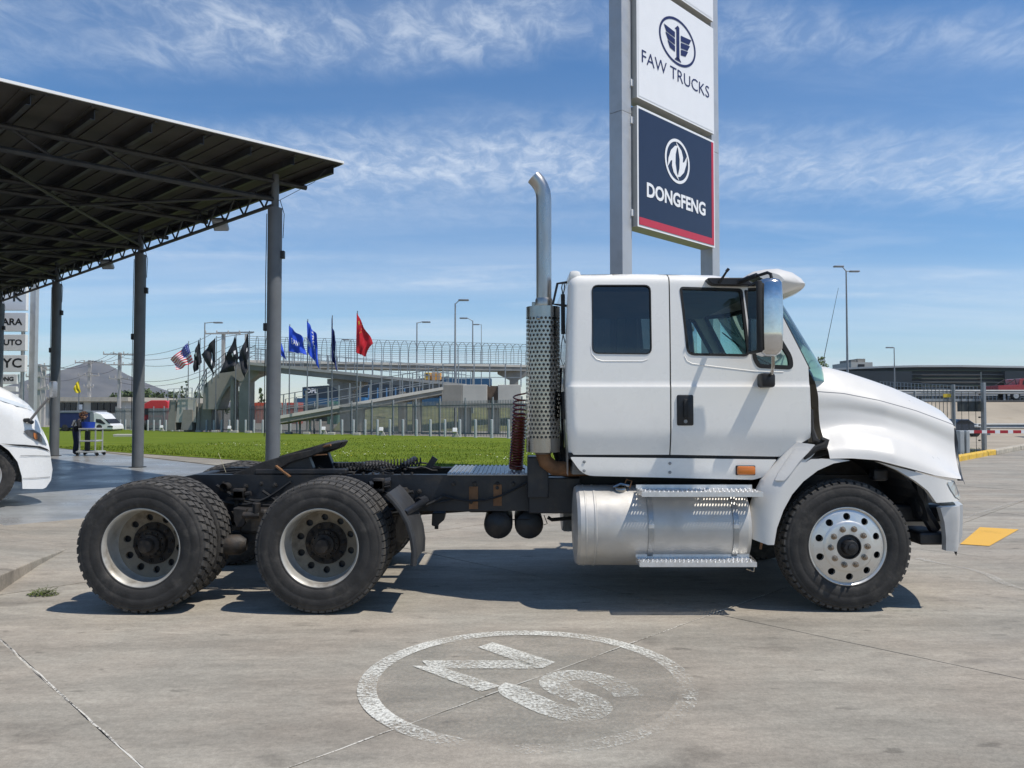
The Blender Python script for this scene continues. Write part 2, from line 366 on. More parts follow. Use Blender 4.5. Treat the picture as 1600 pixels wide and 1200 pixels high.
for i in range(len(us)-1):
    for j in range(len(vs_)-1):
        s = MB(); g = .008; a, b, c, d = us[i]+g, us[i+1]-g, vs_[j]+g, vs_[j+1]-g
        n = 8
        def rim(k):  # slightly ragged slab edges
            e = []; 
            for t in range(n): e.append((a+(b-a)*t/n, c+random.uniform(-.003,.003)))
            for t in range(n): e.append((b+random.uniform(-.003,.003), c+(d-c)*t/n))
            for t in range(n): e.append((b-(b-a)*t/n, d+random.uniform(-.003,.003)))
            for t in range(n): e.append((a+random.uniform(-.003,.003), d-(d-c)*t/n))
            return e
        e = rim(0); dz = random.uniform(-.0015, .0015); k = len(e)
        s.add([UV(p, q, dz) for p, q in e]+[UV(p, q, -.03) for p, q in e], [tuple(range(k))]+[(t, (t+1) % k, k+(t+1) % k, k+t) for t in range(k)])
        s.build('slab', m_slab, pav)
# pale filler smeared over two of the joints
mfill = worn('pale_joint_fill', (.60,.57,.50), .62, .74)
for c0, c1, ax in ((1.28, None, 'u'), (None, 3.13, 'v')):
    mb = MB(); vv = []; N_ = 160
    for k in range(N_+1):
        t = -8+20*k/N_; w = random.uniform(.002, .008) if ax == 'u' else random.uniform(.001, .007); o_ = random.uniform(-.004, .004)
        vv += [UV(c0+o_-w, t, .0035), UV(c0+o_+w, t, .0035)] if ax == 'u' else [UV(t, c1+o_-w, .0035), UV(t, c1+o_+w, .0035)]
    mb.add(vv, [(2*i, 2*i+1, 2*i+3, 2*i+2) for i in range(N_)]); mb.build('joint_filler', mfill, pav)
# polished floor below the canopy, as one sheet, and an apron between it and the lawn
mb = MB(); mb.add([UV(-18, 12.2, -.004), UV(13.5, 12.2, -.004), UV(9.4, 14.6, -.004), UV(8.6, 40, -.004), UV(-18, 40, -.004)], [(0,1,2,3,4)])
tag(mb.build('canopy_floor', m_floor), 'smooth grey polished floor below the dark canopy', 'floor', kind='structure')
mb = MB(); mb.add([UV(13.5, 12.2, -.008), UV(29.6, 12.2, -.008), UV(29.6, 16, -.008), UV(9.1, 40, -.008), UV(9.4, 14.6, -.008)], [(0,1,2,3,4)])
tag(mb.build('apron', m_far), 'plain concrete apron beside the lawn', 'pavement', kind='structure')
# kerbed ramp slab at the left
mb = MB(); C = gnd(104, 859); A = gnd(0, 925); A2 = gnd(-260, 1100); S = gnd(-40, 804); S2 = gnd(-420, 660+85)
top = [C+Vector((0,0,.012)), gnd(60, 884)+Vector((0,0,.07)), A+Vector((0,0,.145)), A2+Vector((0,0,.16)), Vector((-9.5, 5.0, .16)), S2+Vector((0,0,.012)), S+Vector((0,0,.010))]
bot = [Vector((p.x, p.y, -.005)) for p in top]; k = len(top)
tk = [p.copy() for p in top]
mb.add(tk+bot, [(0, 1, 6), (1, 2, 6), (2, 5, 6), (2, 4, 5), (2, 3, 4)]+[(t, (t+1) % k, k+(t+1) % k, k+t) for t in range(k)])
o = mb.build('ramp_kerb', m_slab); md = o.modifiers.new('edge', 'BEVEL'); md.width = .012; md.segments = 3
tag(o, 'low worn concrete kerb ramp at the left edge of the pavement', 'kerb', kind='structure')
m_ring = worn('worn_white_ring', (.66,.65,.58), .61, .84, (.62, -.78, -3.45, -2.9, .14))
m_let = worn('worn_white_letters', (.64,.63,.56), .58, .82, (.9, -.45, -2.0, -1.4, .10))
def gpoly(pts, z): return [gnd(x, y, z) for x, y in pts]
def c7(x, y): return (540+x/2.7586, 960+y/2.7586)
mb = MB(); cc = Vector((.088, 4.54)); R1, R0 = .975, .868; n = 96; mark = thing('floor_marking', (cc.x, cc.y, 0), 'worn white painted circle with faded letters on the concrete', 'marking')
for k in range(n):
    a, b = 2*pi*k/n, 2*pi*(k+1)/n
    mb.add([(cc.x+r*cos(t), cc.y+r*sin(t), .0055) for r, t in ((R0,a),(R1,a),(R1,b),(R0,b))], [(0,1,2,3)])
mb.build('ring', m_ring, mark)
mb = MB(); mb.add([(cc.x+.866*cos(2*pi*k/64), cc.y+.866*sin(2*pi*k/64), .0045) for k in range(64)], [tuple(range(64))]); mb.build('disc', worn('faded_disc', (.20,.21,.185), .60, 1.7), mark)
mb = MB()
for q in ([(570,140),(635,120),(905,205),(850,230),(770,212)], [(330,200),(345,198),(760,197),(850,230),(800,233),(430,232),(352,222)], [(285,220),(352,222),(430,232),(668,308),(580,332)]):
    mb.add(gpoly([c7(*p) for p in q], .0055), [tuple(range(len(q)))])
mb.build('letter', m_let, mark)
S_ = [(1222,352),(1195,325),(1130,290),(1040,264),(960,262),(905,278),(900,300),(945,332),(1030,362),(1080,392),(1065,420),(985,432),(880,405),(790,365),(735,338),(722,320),(742,306)]
pts = [gnd(*c7(*p), .0055) for p in S_]; mb = MB(); fine = []
for i in range(len(pts)-1):
    for t in (0, .33, .67):
        p0, p1, p2, p3 = pts[max(i-1,0)], pts[i], pts[i+1], pts[min(i+2, len(pts)-1)]
        fine.append(.5*((2*p1)+(-p0+p2)*t+(2*p0-5*p1+4*p2-p3)*t*t+(-p0+3*p1-3*p2+p3)*t**3))
fine.append(pts[-1]); vv = []
for i, p in enumerate(fine):
    d = (fine[min(i+1, len(fine)-1)]-fine[max(i-1, 0)]); d.z = 0; d.normalize(); q = Vector((-d.y, d.x, 0))*.085; vv += [p+q, p-q]
mb.add(vv, [(2*i, 2*i+1, 2*i+3, 2*i+2) for i in range(len(fine)-1)]); mb.build('letter', m_let, mark)
m_yel = worn('worn_yellow_paint', (.66,.37,.05), .44, .60)
mb = MB(); mb.add(gpoly([(1500,850),(1531,823.5),(1592,827),(1546,853)], .0055), [(0,1,2,3)])
tag(mb.build('yellow_marking', m_yel), 'yellow painted block on the concrete beyond the bumper', 'marking')
m_crack = worn('pale_crack_fill', (.46,.43,.37), .60, .95)
def streak(name, px, w, mat, label):
    mb = MB(); P = [gnd(x, y, .0045) for x, y in px]; vv = []
    for i, p in enumerate(P):
        d = (P[min(i+1, len(P)-1)]-P[max(i-1, 0)]); d.normalize(); q = Vector((-d.y, d.x, 0))*w*random.uniform(.6, 1.3); vv += [p+q, p-q]
    mb.add(vv, [(2*i, 2*i+1, 2*i+3, 2*i+2) for i in range(len(P)-1)]); return tag(mb.build(name, mat), label, 'stain', kind='structure')
streak('pale_stain', [(1432,872),(1450,876),(1480,882),(1515,889),(1545,898),(1562,908),(1580,915),(1602,921),(1640,926)], .035, m_crack, 'pale wavy dried trickle on the concrete beside the front wheel')
streak('pale_crack', [(1508,810),(1530,801),(1548,796),(1575,788),(1600,780)], .03, m_crack, 'thin pale crack in the concrete behind the yellow marking')
# ---------------------------------------------------------------- lawn
def lawn_mat():
    m = bpy.data.materials.new('lawn_grass'); m.use_nodes = True; nt = m.node_tree; N = nt.nodes; L = nt.links; b = N['Principled BSDF']; b.inputs['Roughness'].default_value = .9; b.inputs['Specular IOR Level'].default_value = .08
    g = N.new('ShaderNodeNewGeometry')
    def noise(s, d, sc=(1,1,1)):
        mp = N.new('ShaderNodeMapping'); mp.inputs['Scale'].default_value = sc; L.new(g.outputs['Position'], mp.inputs[0])
        n = N.new('ShaderNodeTexNoise'); n.inputs['Scale'].default_value = s; n.inputs['Detail'].default_value = d; n.inputs['Roughness'].default_value = .7; L.new(mp.outputs[0], n.inputs[0]); return n.outputs[0]
    cr = N.new('ShaderNodeValToRGB'); e = cr.color_ramp.elements; e[0].position = .30; e[0].color = (.060,.095,.008,1); e[1].position = .72; e[1].color = (.19,.215,.028,1)
    x = e.new(.5); x.color = (.110,.155,.013,1)
    ad = N.new('ShaderNodeMath'); ad.operation = 'MULTIPLY_ADD'; L.new(noise(9, 8), ad.inputs[0]); ad.inputs[1].default_value = .40
    m2 = N.new('ShaderNodeMath'); m2.operation = 'MULTIPLY'; L.new(noise(.5, 5, (.5, 1.4, 1)), m2.inputs[0]); m2.inputs[1].default_value = .60; L.new(m2.outputs[0], ad.inputs[2])
    L.new(ad.outputs[0], cr.inputs[0]); L.new(cr.outputs[0], b.inputs['Base Color'])
    bp = N.new('ShaderNodeBump'); bp.inputs['Strength'].default_value = .6; bp.inputs['Distance'].default_value = .03; L.new(noise(14, 6), bp.inputs['Height']); L.new(bp.outputs[0], b.inputs['Normal']); return m
m_lawn = lawn_mat()
FA, FB = 44.4, -1.131       # fence line: X = FA + FB*Y
near = [(-60, 72.4), (-17.9, 30.3), (-10.3, 24.8), (-2.7, 19.3), (4.9, 13.8), (7.0, 14.3)]
near = [(-60+42.1*k/14, 72.4-42.1*k/14) for k in range(14)]+near[1:]; K1 = 14
far = []
for X, Y in near:   # foot of the lawn at the fence, going along (1, 0.884) from the near edge
    t = (FA+FB*Y-X)/(1-FB*.9)+.6; far.append((X+t, Y+t*.9))
far[-1] = (14.0, 27.4); far[-2] = (17.4, 24.9); far[-2] = (15.2, 26.4)
mb = MB(); nn = 14; vv = []
for (X0, Y0), (X1, Y1) in zip(near, far):
    for k in range(nn+1):
        t = k/nn; Y = Y0+(Y1-Y0)*t; vv.append((X0+(X1-X0)*t, Y, gz(Y)+.004+.03*min(1, 12*t)))
mb.add(vv, [(i*(nn+1)+k, i*(nn+1)+k+1, (i+1)*(nn+1)+k+1, (i+1)*(nn+1)+k) for i in range(len(near)-1) for k in range(nn)])
tag(mb.build('lawn', m_lawn), 'mown green lawn in front of the bar fence', 'lawn', kind='structure')
mb = MB(); fl = MB(); rg = random.Random(3)
for _ in range(26000):   # blades where the lawn is nearest
    i = K1-1+rg.choice((1, 1, 2, 2, 2, 3, 3, 3, 4)); s = rg.random(); t = rg.random()**1.7*.75
    X = near[i][0]*(1-s)+near[i+1][0]*s; Y = near[i][1]*(1-s)+near[i+1][1]*s; X1 = far[i][0]*(1-s)+far[i+1][0]*s; Y1 = far[i][1]*(1-s)+far[i+1][1]*s
    p = Vector((X+(X1-X)*t, Y+(Y1-Y)*t, 0)); p.z = gz(p.y)+.03; a = rg.random()*6.28; h = rg.uniform(.025, .075); w = .012
    d = Vector((cos(a), sin(a), 0)); mb.add([p-d*w, p+d*w, p+Vector((rg.uniform(-.03,.03), rg.uniform(-.03,.03), h))], [(0,1,2)], rg.choice((0,0,1)))
    if rg.random() < .045 and .10 < t < .5 and sin(p.x*.9+1.3*sin(p.y*.35))+sin(p.y*1.1+p.x*.2) > .75:
        c = 0 if rg.random() < .8 else 1; q = p+Vector((0,0,.05)); r_ = rg.uniform(.010,.022)
        fl.add([q+Vector((r_,0,0)), q+Vector((0,r_,.01)), q+Vector((-r_,0,0)), q+Vector((0,-r_,-.005))], [(0,1,2,3)], c)
tag(mb.build('grass_blades', [pm('blade_dark', (.08,.125,.010), .8, var=.3, spec=.1), pm('blade_light', (.16,.19,.025), .8, var=.3, spec=.1)], recalc=False), 'short grass blades standing along the near lawn', 'grass', kind='stuff')
tag(fl.build('lawn_flowers', [pm('clover_white', (.75,.76,.62), .7), pm('dandelion_yellow', (.75,.55,.03), .7)], recalc=False), 'tiny white and yellow flowers scattered in the lawn', 'flowers', kind='stuff')
# weed tuft by the kerb
mb = MB(); c = gnd(68, 930); rg = random.Random(5)
for _ in range(420):
    a = rg.random()*6.28; r_ = rg.random()**.6; p = c+Vector((cos(a)*r_*.13, sin(a)*r_*.07, rg.random()*.055*(1.2-r_))); b = rg.random()*6.28; d = Vector((cos(b), sin(b), rg.uniform(-.2,.7)))*rg.uniform(.012,.024); e = d.cross(Vector((rg.uniform(-1,1),rg.uniform(-1,1),1))).normalized()*.005
    mb.add([p, p+d*.5+e, p+d, p+d*.5-e], [(0,1,2,3)], rg.choice((0,1,1)))
for _ in range(16):
    a = rg.random()*6.28; mb.tube([c, c+Vector((cos(a)*.06, sin(a)*.035, .04)), c+Vector((cos(a)*.12, sin(a)*.065, .035+rg.random()*.04))], .0018, 4, 1)
tag(mb.build('weed', [MATS['blade_dark'], pm('weed_leaf', (.13,.15,.06), .7, var=.3)], recalc=False), 'small green weed growing from the crack beside the kerb', 'weed')
# ================================================================ TRACTOR TRUCK
YC = 7.15                                    # centre line of the truck
m_white = pm('white_truck_paint', (.86,.827,.76), .28, var=.025, vs=2.2, coat=.6, dirt=(.62,.60,.55), damt=.28, ds=1.6)
m_white2 = pm('white_fibreglass', (.65,.626,.58), .34, var=.02, vs=2.0, coat=.35, dirt=(.66,.65,.61), damt=.18, ds=1.5)  # same white as the cab, colour darkened to offset strong sun on hood and fenders
m_black = pm('black_plastic', (.016,.016,.017), .45, var=.3, vs=14, bump=.1, bs=180)
m_rub = pm('black_rubber', (.014,.014,.014), .7, var=.3, vs=20)
m_chas = pm('chassis_paint', (.013,.015,.019), .42, var=.35, vs=5, dirt=(.06,.048,.036), damt=.55, ds=4, bump=.15, bs=40)
m_dirty = pm('greasy_steel', (.035,.032,.029), .6, .3, var=.5, vs=9, dirt=(.10,.07,.045), damt=.6, ds=7, bump=.3, bs=60)
m_chrome = pm('chrome', (.60,.60,.60), .12, 1, var=.12, vs=8, dirt=(.38,.36,.33), damt=.4, ds=5)
m_steel = pm('polished_steel', (.36,.345,.32), .18, 1, var=.18, vs=9, dirt=(.20,.18,.155), damt=.55, ds=6, stretch=(1,1,.25))
m_alu = pm('tank_aluminium', (.54,.52,.485), .50, .5, var=.12, vs=3, dirt=(.36,.33,.28), damt=.45, ds=2.2, bump=.03, bs=30)
m_tread = pm('tread_plate', (.70,.70,.69), .38, .7, var=.1, vs=20)
m_rust = pm('rusty_pipe', (.20,.10,.045), .75, .2, var=.35, vs=9, dirt=(.07,.04,.025), damt=.8, ds=5, bump=.3, bs=50)
m_tyre = pm('tyre_rubber', (.030,.028,.026), .78, var=.34, vs=9, dirt=(.095,.085,.072), damt=.75, ds=5.2, bump=.25, bs=45)
m_tread_r = pm('tyre_tread', (.060,.056,.051), .85, var=.3, vs=14, dirt=(.13,.12,.105), damt=.5, ds=9, bump=.3, bs=60)
m_alloy = pm('wheel_alloy', (.66,.645,.61), .36, .75, var=.05, vs=7, dirt=(.46,.42,.36), damt=.3, ds=5)
m_alloy2 = pm('painted_rim', (.44,.425,.385), .45, .35, var=.15, vs=6, dirt=(.17,.14,.105), damt=.75, ds=4.5)
m_hub = pm('hub_dirt', (.024,.019,.015), .75, .1, var=.4, vs=12, dirt=(.11,.08,.05), damt=.6, ds=9, bump=.3, bs=70)
m_orange = pm('amber_lens', (.62,.17,.02), .2, var=.08, coat=.5)
m_bump = pm('silver_bumper', (.56,.555,.54), .38, .2, var=.05, vs=3, coat=.3, dirt=(.35,.33,.3), damt=.35, ds=4)
g_side = glass('side_glass', (.62,.78,.74)); g_wind = glass('windshield_glass', (.50,.72,.68)); g_dark = glass('dark_glass', (.10,.105,.11), mixf=.6)
m_int = pm('cab_interior', (.17,.17,.165), .8, var=.15, vs=6); m_seat = pm('seat_cloth', (.09,.095,.10), .9, var=.2, vs=30)
TR = thing('tractor_truck', (0.3, YC, 0), 'white extended-cab tractor truck with bare frame standing side-on in front', 'truck')
def XZ(x, y, Y): p = at(x, y, Y); return (p.x, p.z+(.022 if (Y == 6.10 and y < 442) else 0))   # the rounded roof edge lies deeper than the flank
YS = 6.10
Z = lambda y, Y=YS: at(800, y, Y).z
X = lambda x, Y=YS: at(x, 637, Y).x
z_cr, z_tu, z_bt = Z(604), Z(672), Z(711)
def yside(x, z):
    """body-side surface: tumblehome, pressed crease, tuck-under and the rounded roof and rear corners"""
    y = YS
    if z > z_cr: y += .012*min(1, (z-z_cr)/.02)+.045*((z-z_cr)/.9)**2
    if z < z_tu: y += .040*((z_tu-z)/(z_tu-z_bt))**1.4
    d = (zroof(x)-z); r = .085
    if d < r: y += r-sqrt(max(0, r*r-(r-max(d, 0))**2))
    d = x-xback(z); r = .075
    if d < r: y += r-sqrt(max(0, r*r-(r-max(d, 0))**2))
    return y
ROOF = [(XZ(x, y, YS)) for x, y in ((884,436),(905,429),(1000,428),(1120,430),(1168,436),(1206,448))]
def zroof(x): return lerp_tab(ROOF, x)
BACK = sorted([(b, a) for a, b in (XZ(x, y, YS) for x, y in ((889,440),(886,520),(884,600),(886,660),(889,711)))])
def xback(z): return lerp_tab(BACK, z)
P = lambda pts, Y=YS: [XZ(x, y, Y) for x, y in pts]
zs = [Z(y) for y in (431,433,436,439,443,448,455,470,490,515,540,560,580,594,600.5,603.5,604.2,606,612,630,650,668,676,684,692,700,706)]
xs = [X(x) for x in (885,887,889,892,895,899,904,925,960,1000,1030,1075,1110,1150,1190,1230)]
sl_win = rnd_rect(P([(926,444),(1018,444),(1018.5,553),(926,552)]), .05)
panel('sleeper_panel', P([(889,711),(886,660),(884,600),(886,520),(889,443),(893,434),(901,430),(908,428.8),(960,428.3),(1046.6,428.6),(1047.2,711)]), [sl_win], yside, .03, zs, xs, m_white, TR, mirror=YC)
dwin = rnd_rect(P([(1064,447),(1162,450),(1172.5,556.5),(1074.5,554.5)]), [.03,.03,.05,.06])
qwin = rnd_rect(P([(1166,452),(1180,454),(1239,558),(1240,577),(1185,574.5),(1178,562)]), [.01,.03,.06,.05,.05,.03])
door_out = P([(1049.4,711),(1048.6,428.8),(1120,430.2),(1168,436),(1186,441),(1202,448),(1264,573),(1267,640),(1267,684),(1254,692),(1233,706),(1222,714)])
dr = panel('door', door_out, [dwin, qwin], yside, .03, zs, xs, m_white, TR, mirror=YC)
# dark rubber behind the gaps
mb = MB()
for a, b in (((1048,432),(1048.2,711)),):
    pts = [at(a[0]+(b[0]-a[0])*k/24, a[1]+(b[1]-a[1])*k/24, YS) for k in range(25)]
    for k in range(24):
        p, q = pts[k], pts[k+1]; y0, y1 = yside(p.x, p.z)+.014, yside(q.x, q.z)+.014
        mb.add([(p.x-.02, y0, p.z), (p.x+.02, y0, p.z), (q.x+.02, y1, q.z), (q.x-.02, y1, q.z)], [(0,1,2,3)])
p, q = at(889, 713, YS), at(1215, 717, YS); mb.box(((p.x+q.x)/2, YS+.085, p.z), (q.x-p.x, .07, .05))
mb.build('door_seal', m_rub, TR)
# window frames, panes
def ring_frame(name, outer, inner, y0, thick, mat, parent, yf=None):
    return panel(name, outer, [inner], (yf or (lambda x, z: y0)), thick, [], [], mat, parent, mirror=YC, smooth=False)
def scale_poly(poly, d):
    n = len(poly); out = []
    for i in range(n):
        a, b, c = Vector(poly[i-1]), Vector(poly[i]), Vector(poly[(i+1) % n]); t = (c-a).normalized(); nr = Vector((t.y, -t.x))
        out.append(tuple(b+nr*d))
    return out
def area(poly): return sum(poly[i-1][0]*poly[i][1]-poly[i][0]*poly[i-1][1] for i in range(len(poly)))/2
def offs(poly, d):   # positive grows
    return scale_poly(poly, d if area(poly) > 0 else -d)
for wn, fr, gm, nm in ((sl_win, .006, g_dark, 'sleeper_window'), (dwin, .017, g_side, 'door_window'), (qwin, .030, g_dark if False else g_side, 'quarter_window')):
    yf = lambda x, z: yside(x, z)-.004
    w = ring_frame(nm, offs(wn, .003), offs(wn, -fr), 0, .035, m_rub, TR, yf)
    for k, far in enumerate((False, True)):
        bm = fill2d(offs(wn, -fr+.004)); bm.verts.index_update(); q = MB()
        q.add([(v.co.x, (2*YC-yside(v.co.x, v.co.z)-.016) if far else yside(v.co.x, v.co.z)+.016, v.co.z) for v in bm.verts], [[v.index for v in f.verts] for f in bm.faces]); bm.free()
        q.build('pane', gm, w[k])
# pressed lip below the side windows
def lip(px, r=.006):
    pts = [at(x, y, YS) for x, y in px]; pts = [Vector((p.x, yside(p.x, p.z)+.003, p.z)) for p in pts]; mb = MB(); mb.tube(pts, r, 6); mb.build('window_lip', m_white, TR, smooth=True)
lip([(923,540),(925,553),(932,561),(942,564),(1005,564),(1013,561)]); lip([(1070,556),(1074,564),(1082,568),(1120,573),(1180,580),(1225,581)]); 
# roof, rear wall and front of the cab as one swept skin between the side panels
prof = [XZ(x, y, YS) for x, y in ((889,745),(889,711),(886,660),(884,600),(886,520),(889,443),(893,434),(901,430),(908,428.8),(960,428.3),(1047,428.6),(1120,430.2),(1168,436),(1186,441),(1202,448))]
mb = MB(); ny = 12; vv = []
for x, z in prof:
    for k in range(ny+1):
        s = k/ny*2-1; Y = YC+s*(YC-YS-(.138 if z > 2.0 else .085)); vv.append((x-(.0 if z < 2 else 0), Y, z+.035*(1-s*s)*(1 if z > 2.55 else 0)))
mb.add(vv, [(i*(ny+1)+k, i*(ny+1)+k+1, (i+1)*(ny+1)+k+1, (i+1)*(ny+1)+k) for i in range(len(prof)-1) for k in range(ny)])
mb.build('cab_roof', m_white, TR, smooth=True, angle=60)
# rear cap fin at the roof corner
mb = MB(); a = at(899, 428, YS+.1); mb.cbox((a.x-.05, YS+.09, a.z-.06), (a.x+.045, 2*YC-YS-.09, a.z+.03), .03); mb.build('roof_cap', m_white, TR, smooth=True)
# interior: floor, dash, headliner, seats, steering wheel
mb = MB(); x0, x1 = X(895), X(1255); mb.cbox((x0, YS+.12, 1.05), (x1, 2*YC-YS-.12, 1.12), .01); mb.cbox((x0+.02, YS+.12, Z(436)-.09), (X(1195), 2*YC-YS-.12, Z(436)-.05), .01)
mb.cbox((X(1222), YS+.12, 1.1), (X(1262), 2*YC-YS-.12, Z(582)), .04); mb.cbox((X(896), YS+.1, 1.1), (X(902), 2*YC-YS-.1, Z(440)), .005)
mb.cbox((X(1046)-.05, YS+.09, Z(560)), (X(1058), YS+.14, Z(440)), .01); mb.cbox((X(1046)-.05, 2*YC-YS-.14, Z(560)), (X(1058), 2*YC-YS-.09, Z(440)), .01)
mb.build('interior_trim', m_int, TR)
for yy in (YS+.42, 2*YC-YS-.42):
    mb = MB(); cx = X(1080); mb.cbox((cx-.25, yy-.25, 1.25), (cx+.27, yy+.25, 1.42), .05); M = Matrix.Rotation(radians(-10), 3, 'Y')
    mb.cbox((cx-.34, yy-.23, 1.38), (cx-.2, yy+.23, 1.86), .05); mb.cbox((cx-.35, yy-.13, 1.90), (cx-.25, yy+.13, 2.08), .03); mb.build('seat', m_seat, TR, smooth=True)
mb = MB(); c = Vector((X(1195), 2*YC-YS-.42, 1.80)); ax = Vector((-.5, 0, .86)).normalized(); mb.tube([c+(ax.orthogonal().normalized()*cos(t)+ax.cross(ax.orthogonal().normalized())*sin(t))*.22 for t in [2*pi*k/28 for k in range(29)]], .015, 6); mb.tube([c, c+Vector((.2, 0, -.3))], .03, 6); mb.build('steering_wheel', m_black, TR, smooth=True)
# windshield: curved glass and gasket
def wpt(s, t):   # s -1..1 across, t 0 top..1 bottom
    a, b = at(1203, 450, YS), at(1268, 577, YS); Y = YC+s*(YC-YS-.07)
    return Vector((a.x+(b.x-a.x)*t+.33*(1-abs(s)**4)*(.72+.28*t), Y, a.z+(b.z-a.z)*t))
mb = MB(); na, nb = 24, 8
mb.add([wpt(-1+2*i/na, 1.14*j/nb) for j in range(nb+1) for i in range(na+1)], [(j*(na+1)+i, j*(na+1)+i+1, (j+1)*(na+1)+i+1, (j+1)*(na+1)+i) for j in range(nb) for i in range(na)])
wsd = mb.build('windshield', g_wind, TR, smooth=True)
mb = MB(); mb.tube([wpt(-1, k/8) for k in range(9)], .020, 6); mb.tube([wpt(1, k/8) for k in range(9)], .020, 6); mb.tube([wpt(-1+k/12, 0) for k in range(25)], .022, 6)
mb.build('gasket', m_rub, wsd, smooth=True)
for s in (-.55, .35):
    mb = MB(); p, q = wpt(s, .98)+Vector((.03,-.01,0)), wpt(s+.5, .55)+Vector((.03,0,0)); mb.tube([p, q], .008, 5); mb.tube([wpt(s+.32, .9)+Vector((.035,0,0)), wpt(s+.60, .25)+Vector((.03,0,0))], .007, 5); mb.build('wiper', m_rub, wsd)
# cowl between windshield and hood (dark), firewall
mb = MB(); mb.cbox((X(1235), YS+.10, 1.0), (X(1271), 2*YC-YS-.10, Z(578)), .02); mb.build('firewall', m_chas, TR)
# skirt below doors with bolts and amber lamp
def yskirt(x, z): return YS+.035+.02*max(0, (Z(735)-z)/.1)**1.5
sk = panel('cab_skirt', rnd_rect(P([(891,714.5),(1216,718.5),(1196,746),(1180,750.5),(912,744)]), [.02,.01,.03,.02,.10], 5), [], yskirt, .05, [Z(y) for y in (722,730,736,741,746)], [], m_white, TR, mirror=YC)
mb = MB()
for x, y in ((913,721.5),(913,735.5),(1047,724),(1047,738)): p = at(x, y, YS+.03); mb.lathe([(0,-.008),(.010,-.006),(.013,0),(.013,.01)], (p.x, YS+.035, p.z), (0,1,0), 10)
mb.build('bolt', pm('bolt_zinc', (.30,.30,.29), .5, .6), sk[0])
mb = MB(); p = at(1165, 735, YS+.03); mb.cbox((p.x-.072, YS, p.z-.033), (p.x+.072, YS+.05, p.z+.033), .012); lamp = mb.build('marker_lamp', m_orange, TR, smooth=True)
mb = MB(); mb.cbox((p.x-.078, YS+.022, p.z-.039), (p.x+.078, YS+.06, p.z+.039), .008); mb.build('bezel', m_black, lamp)
# door handle
for far in (0, 1):
    f = (lambda y: 2*YC-y) if far else (lambda y: y)
    p = at(1070.5, 641, YS); mb = MB(); ya = yside(p.x, p.z)
    mb.cbox((p.x-.066, min(f(ya-.014), f(ya+.02)), p.z-.122), (p.x+.066, max(f(ya-.014), f(ya+.02)), p.z+.122), .013)
    hd = mb.build('door_handle', m_black, dr[far], smooth=True); mb = MB(); mb.cbox((p.x-.018, min(f(ya-.036), f(ya-.016)), p.z-.06), (p.x+.018, max(f(ya-.036), f(ya-.016)), p.z+.09), .008); mb.build('grip', m_rub, hd, smooth=True)
    mb = MB(); mb.lathe([(0,-.004),(.014,-.004),(.016,0)], (p.x, f(ya-.015), p.z-.088), (0, -1 if far else 1, 0), 12); mb.build('lock', MATS['bolt_zinc'], hd)
# sun visor above the windshield
def vis(s, k):
    pr = [(1164,433),(1172,427),(1190,423),(1207,422),(1226,428),(1238,437),(1243.5,445),(1240,449),(1228,455),(1213,461)]
    x, z = XZ(*pr[k], 6.3); b = (1-abs(s)**3); cx, cz = XZ(1185, 441, 6.3); e = .22+.78*min(1, (1-abs(s))*9+.35)
    return Vector((cx+(x-cx)*e+.20*b*(max(0, x-cx)/.35)**.8, YC+s*(YC-YS-.03), cz+(z-cz)*e))
mb = MB(); na = 40; mb.add([vis(-1+2*i/na, k) for k in range(10) for i in range(na+1)], [(k*(na+1)+i, k*(na+1)+i+1, (k+1)*(na+1)+i+1, (k+1)*(na+1)+i) for k in range(9) for i in range(na)])
mb.add([vis(-1, k) for k in range(10)], [tuple(range(10))]); mb.add([vis(1, k) for k in range(10)], [tuple(range(10))])
mb.build('sun_visor', m_white2, TR, smooth=True, angle=50)
for s in (-.55, -.22, 0, .22, .55):
    q = vis(s, 4); mb = MB(); mb.cbox((q.x-.05, q.y-.05, q.z-.015), (q.x+.03, q.y+.05, q.z+.03), .012); mb.build('roof_marker', pm('red_lens', (.55,.05,.03), .25, coat=.4) if s < 0 else m_orange, TR, smooth=True)
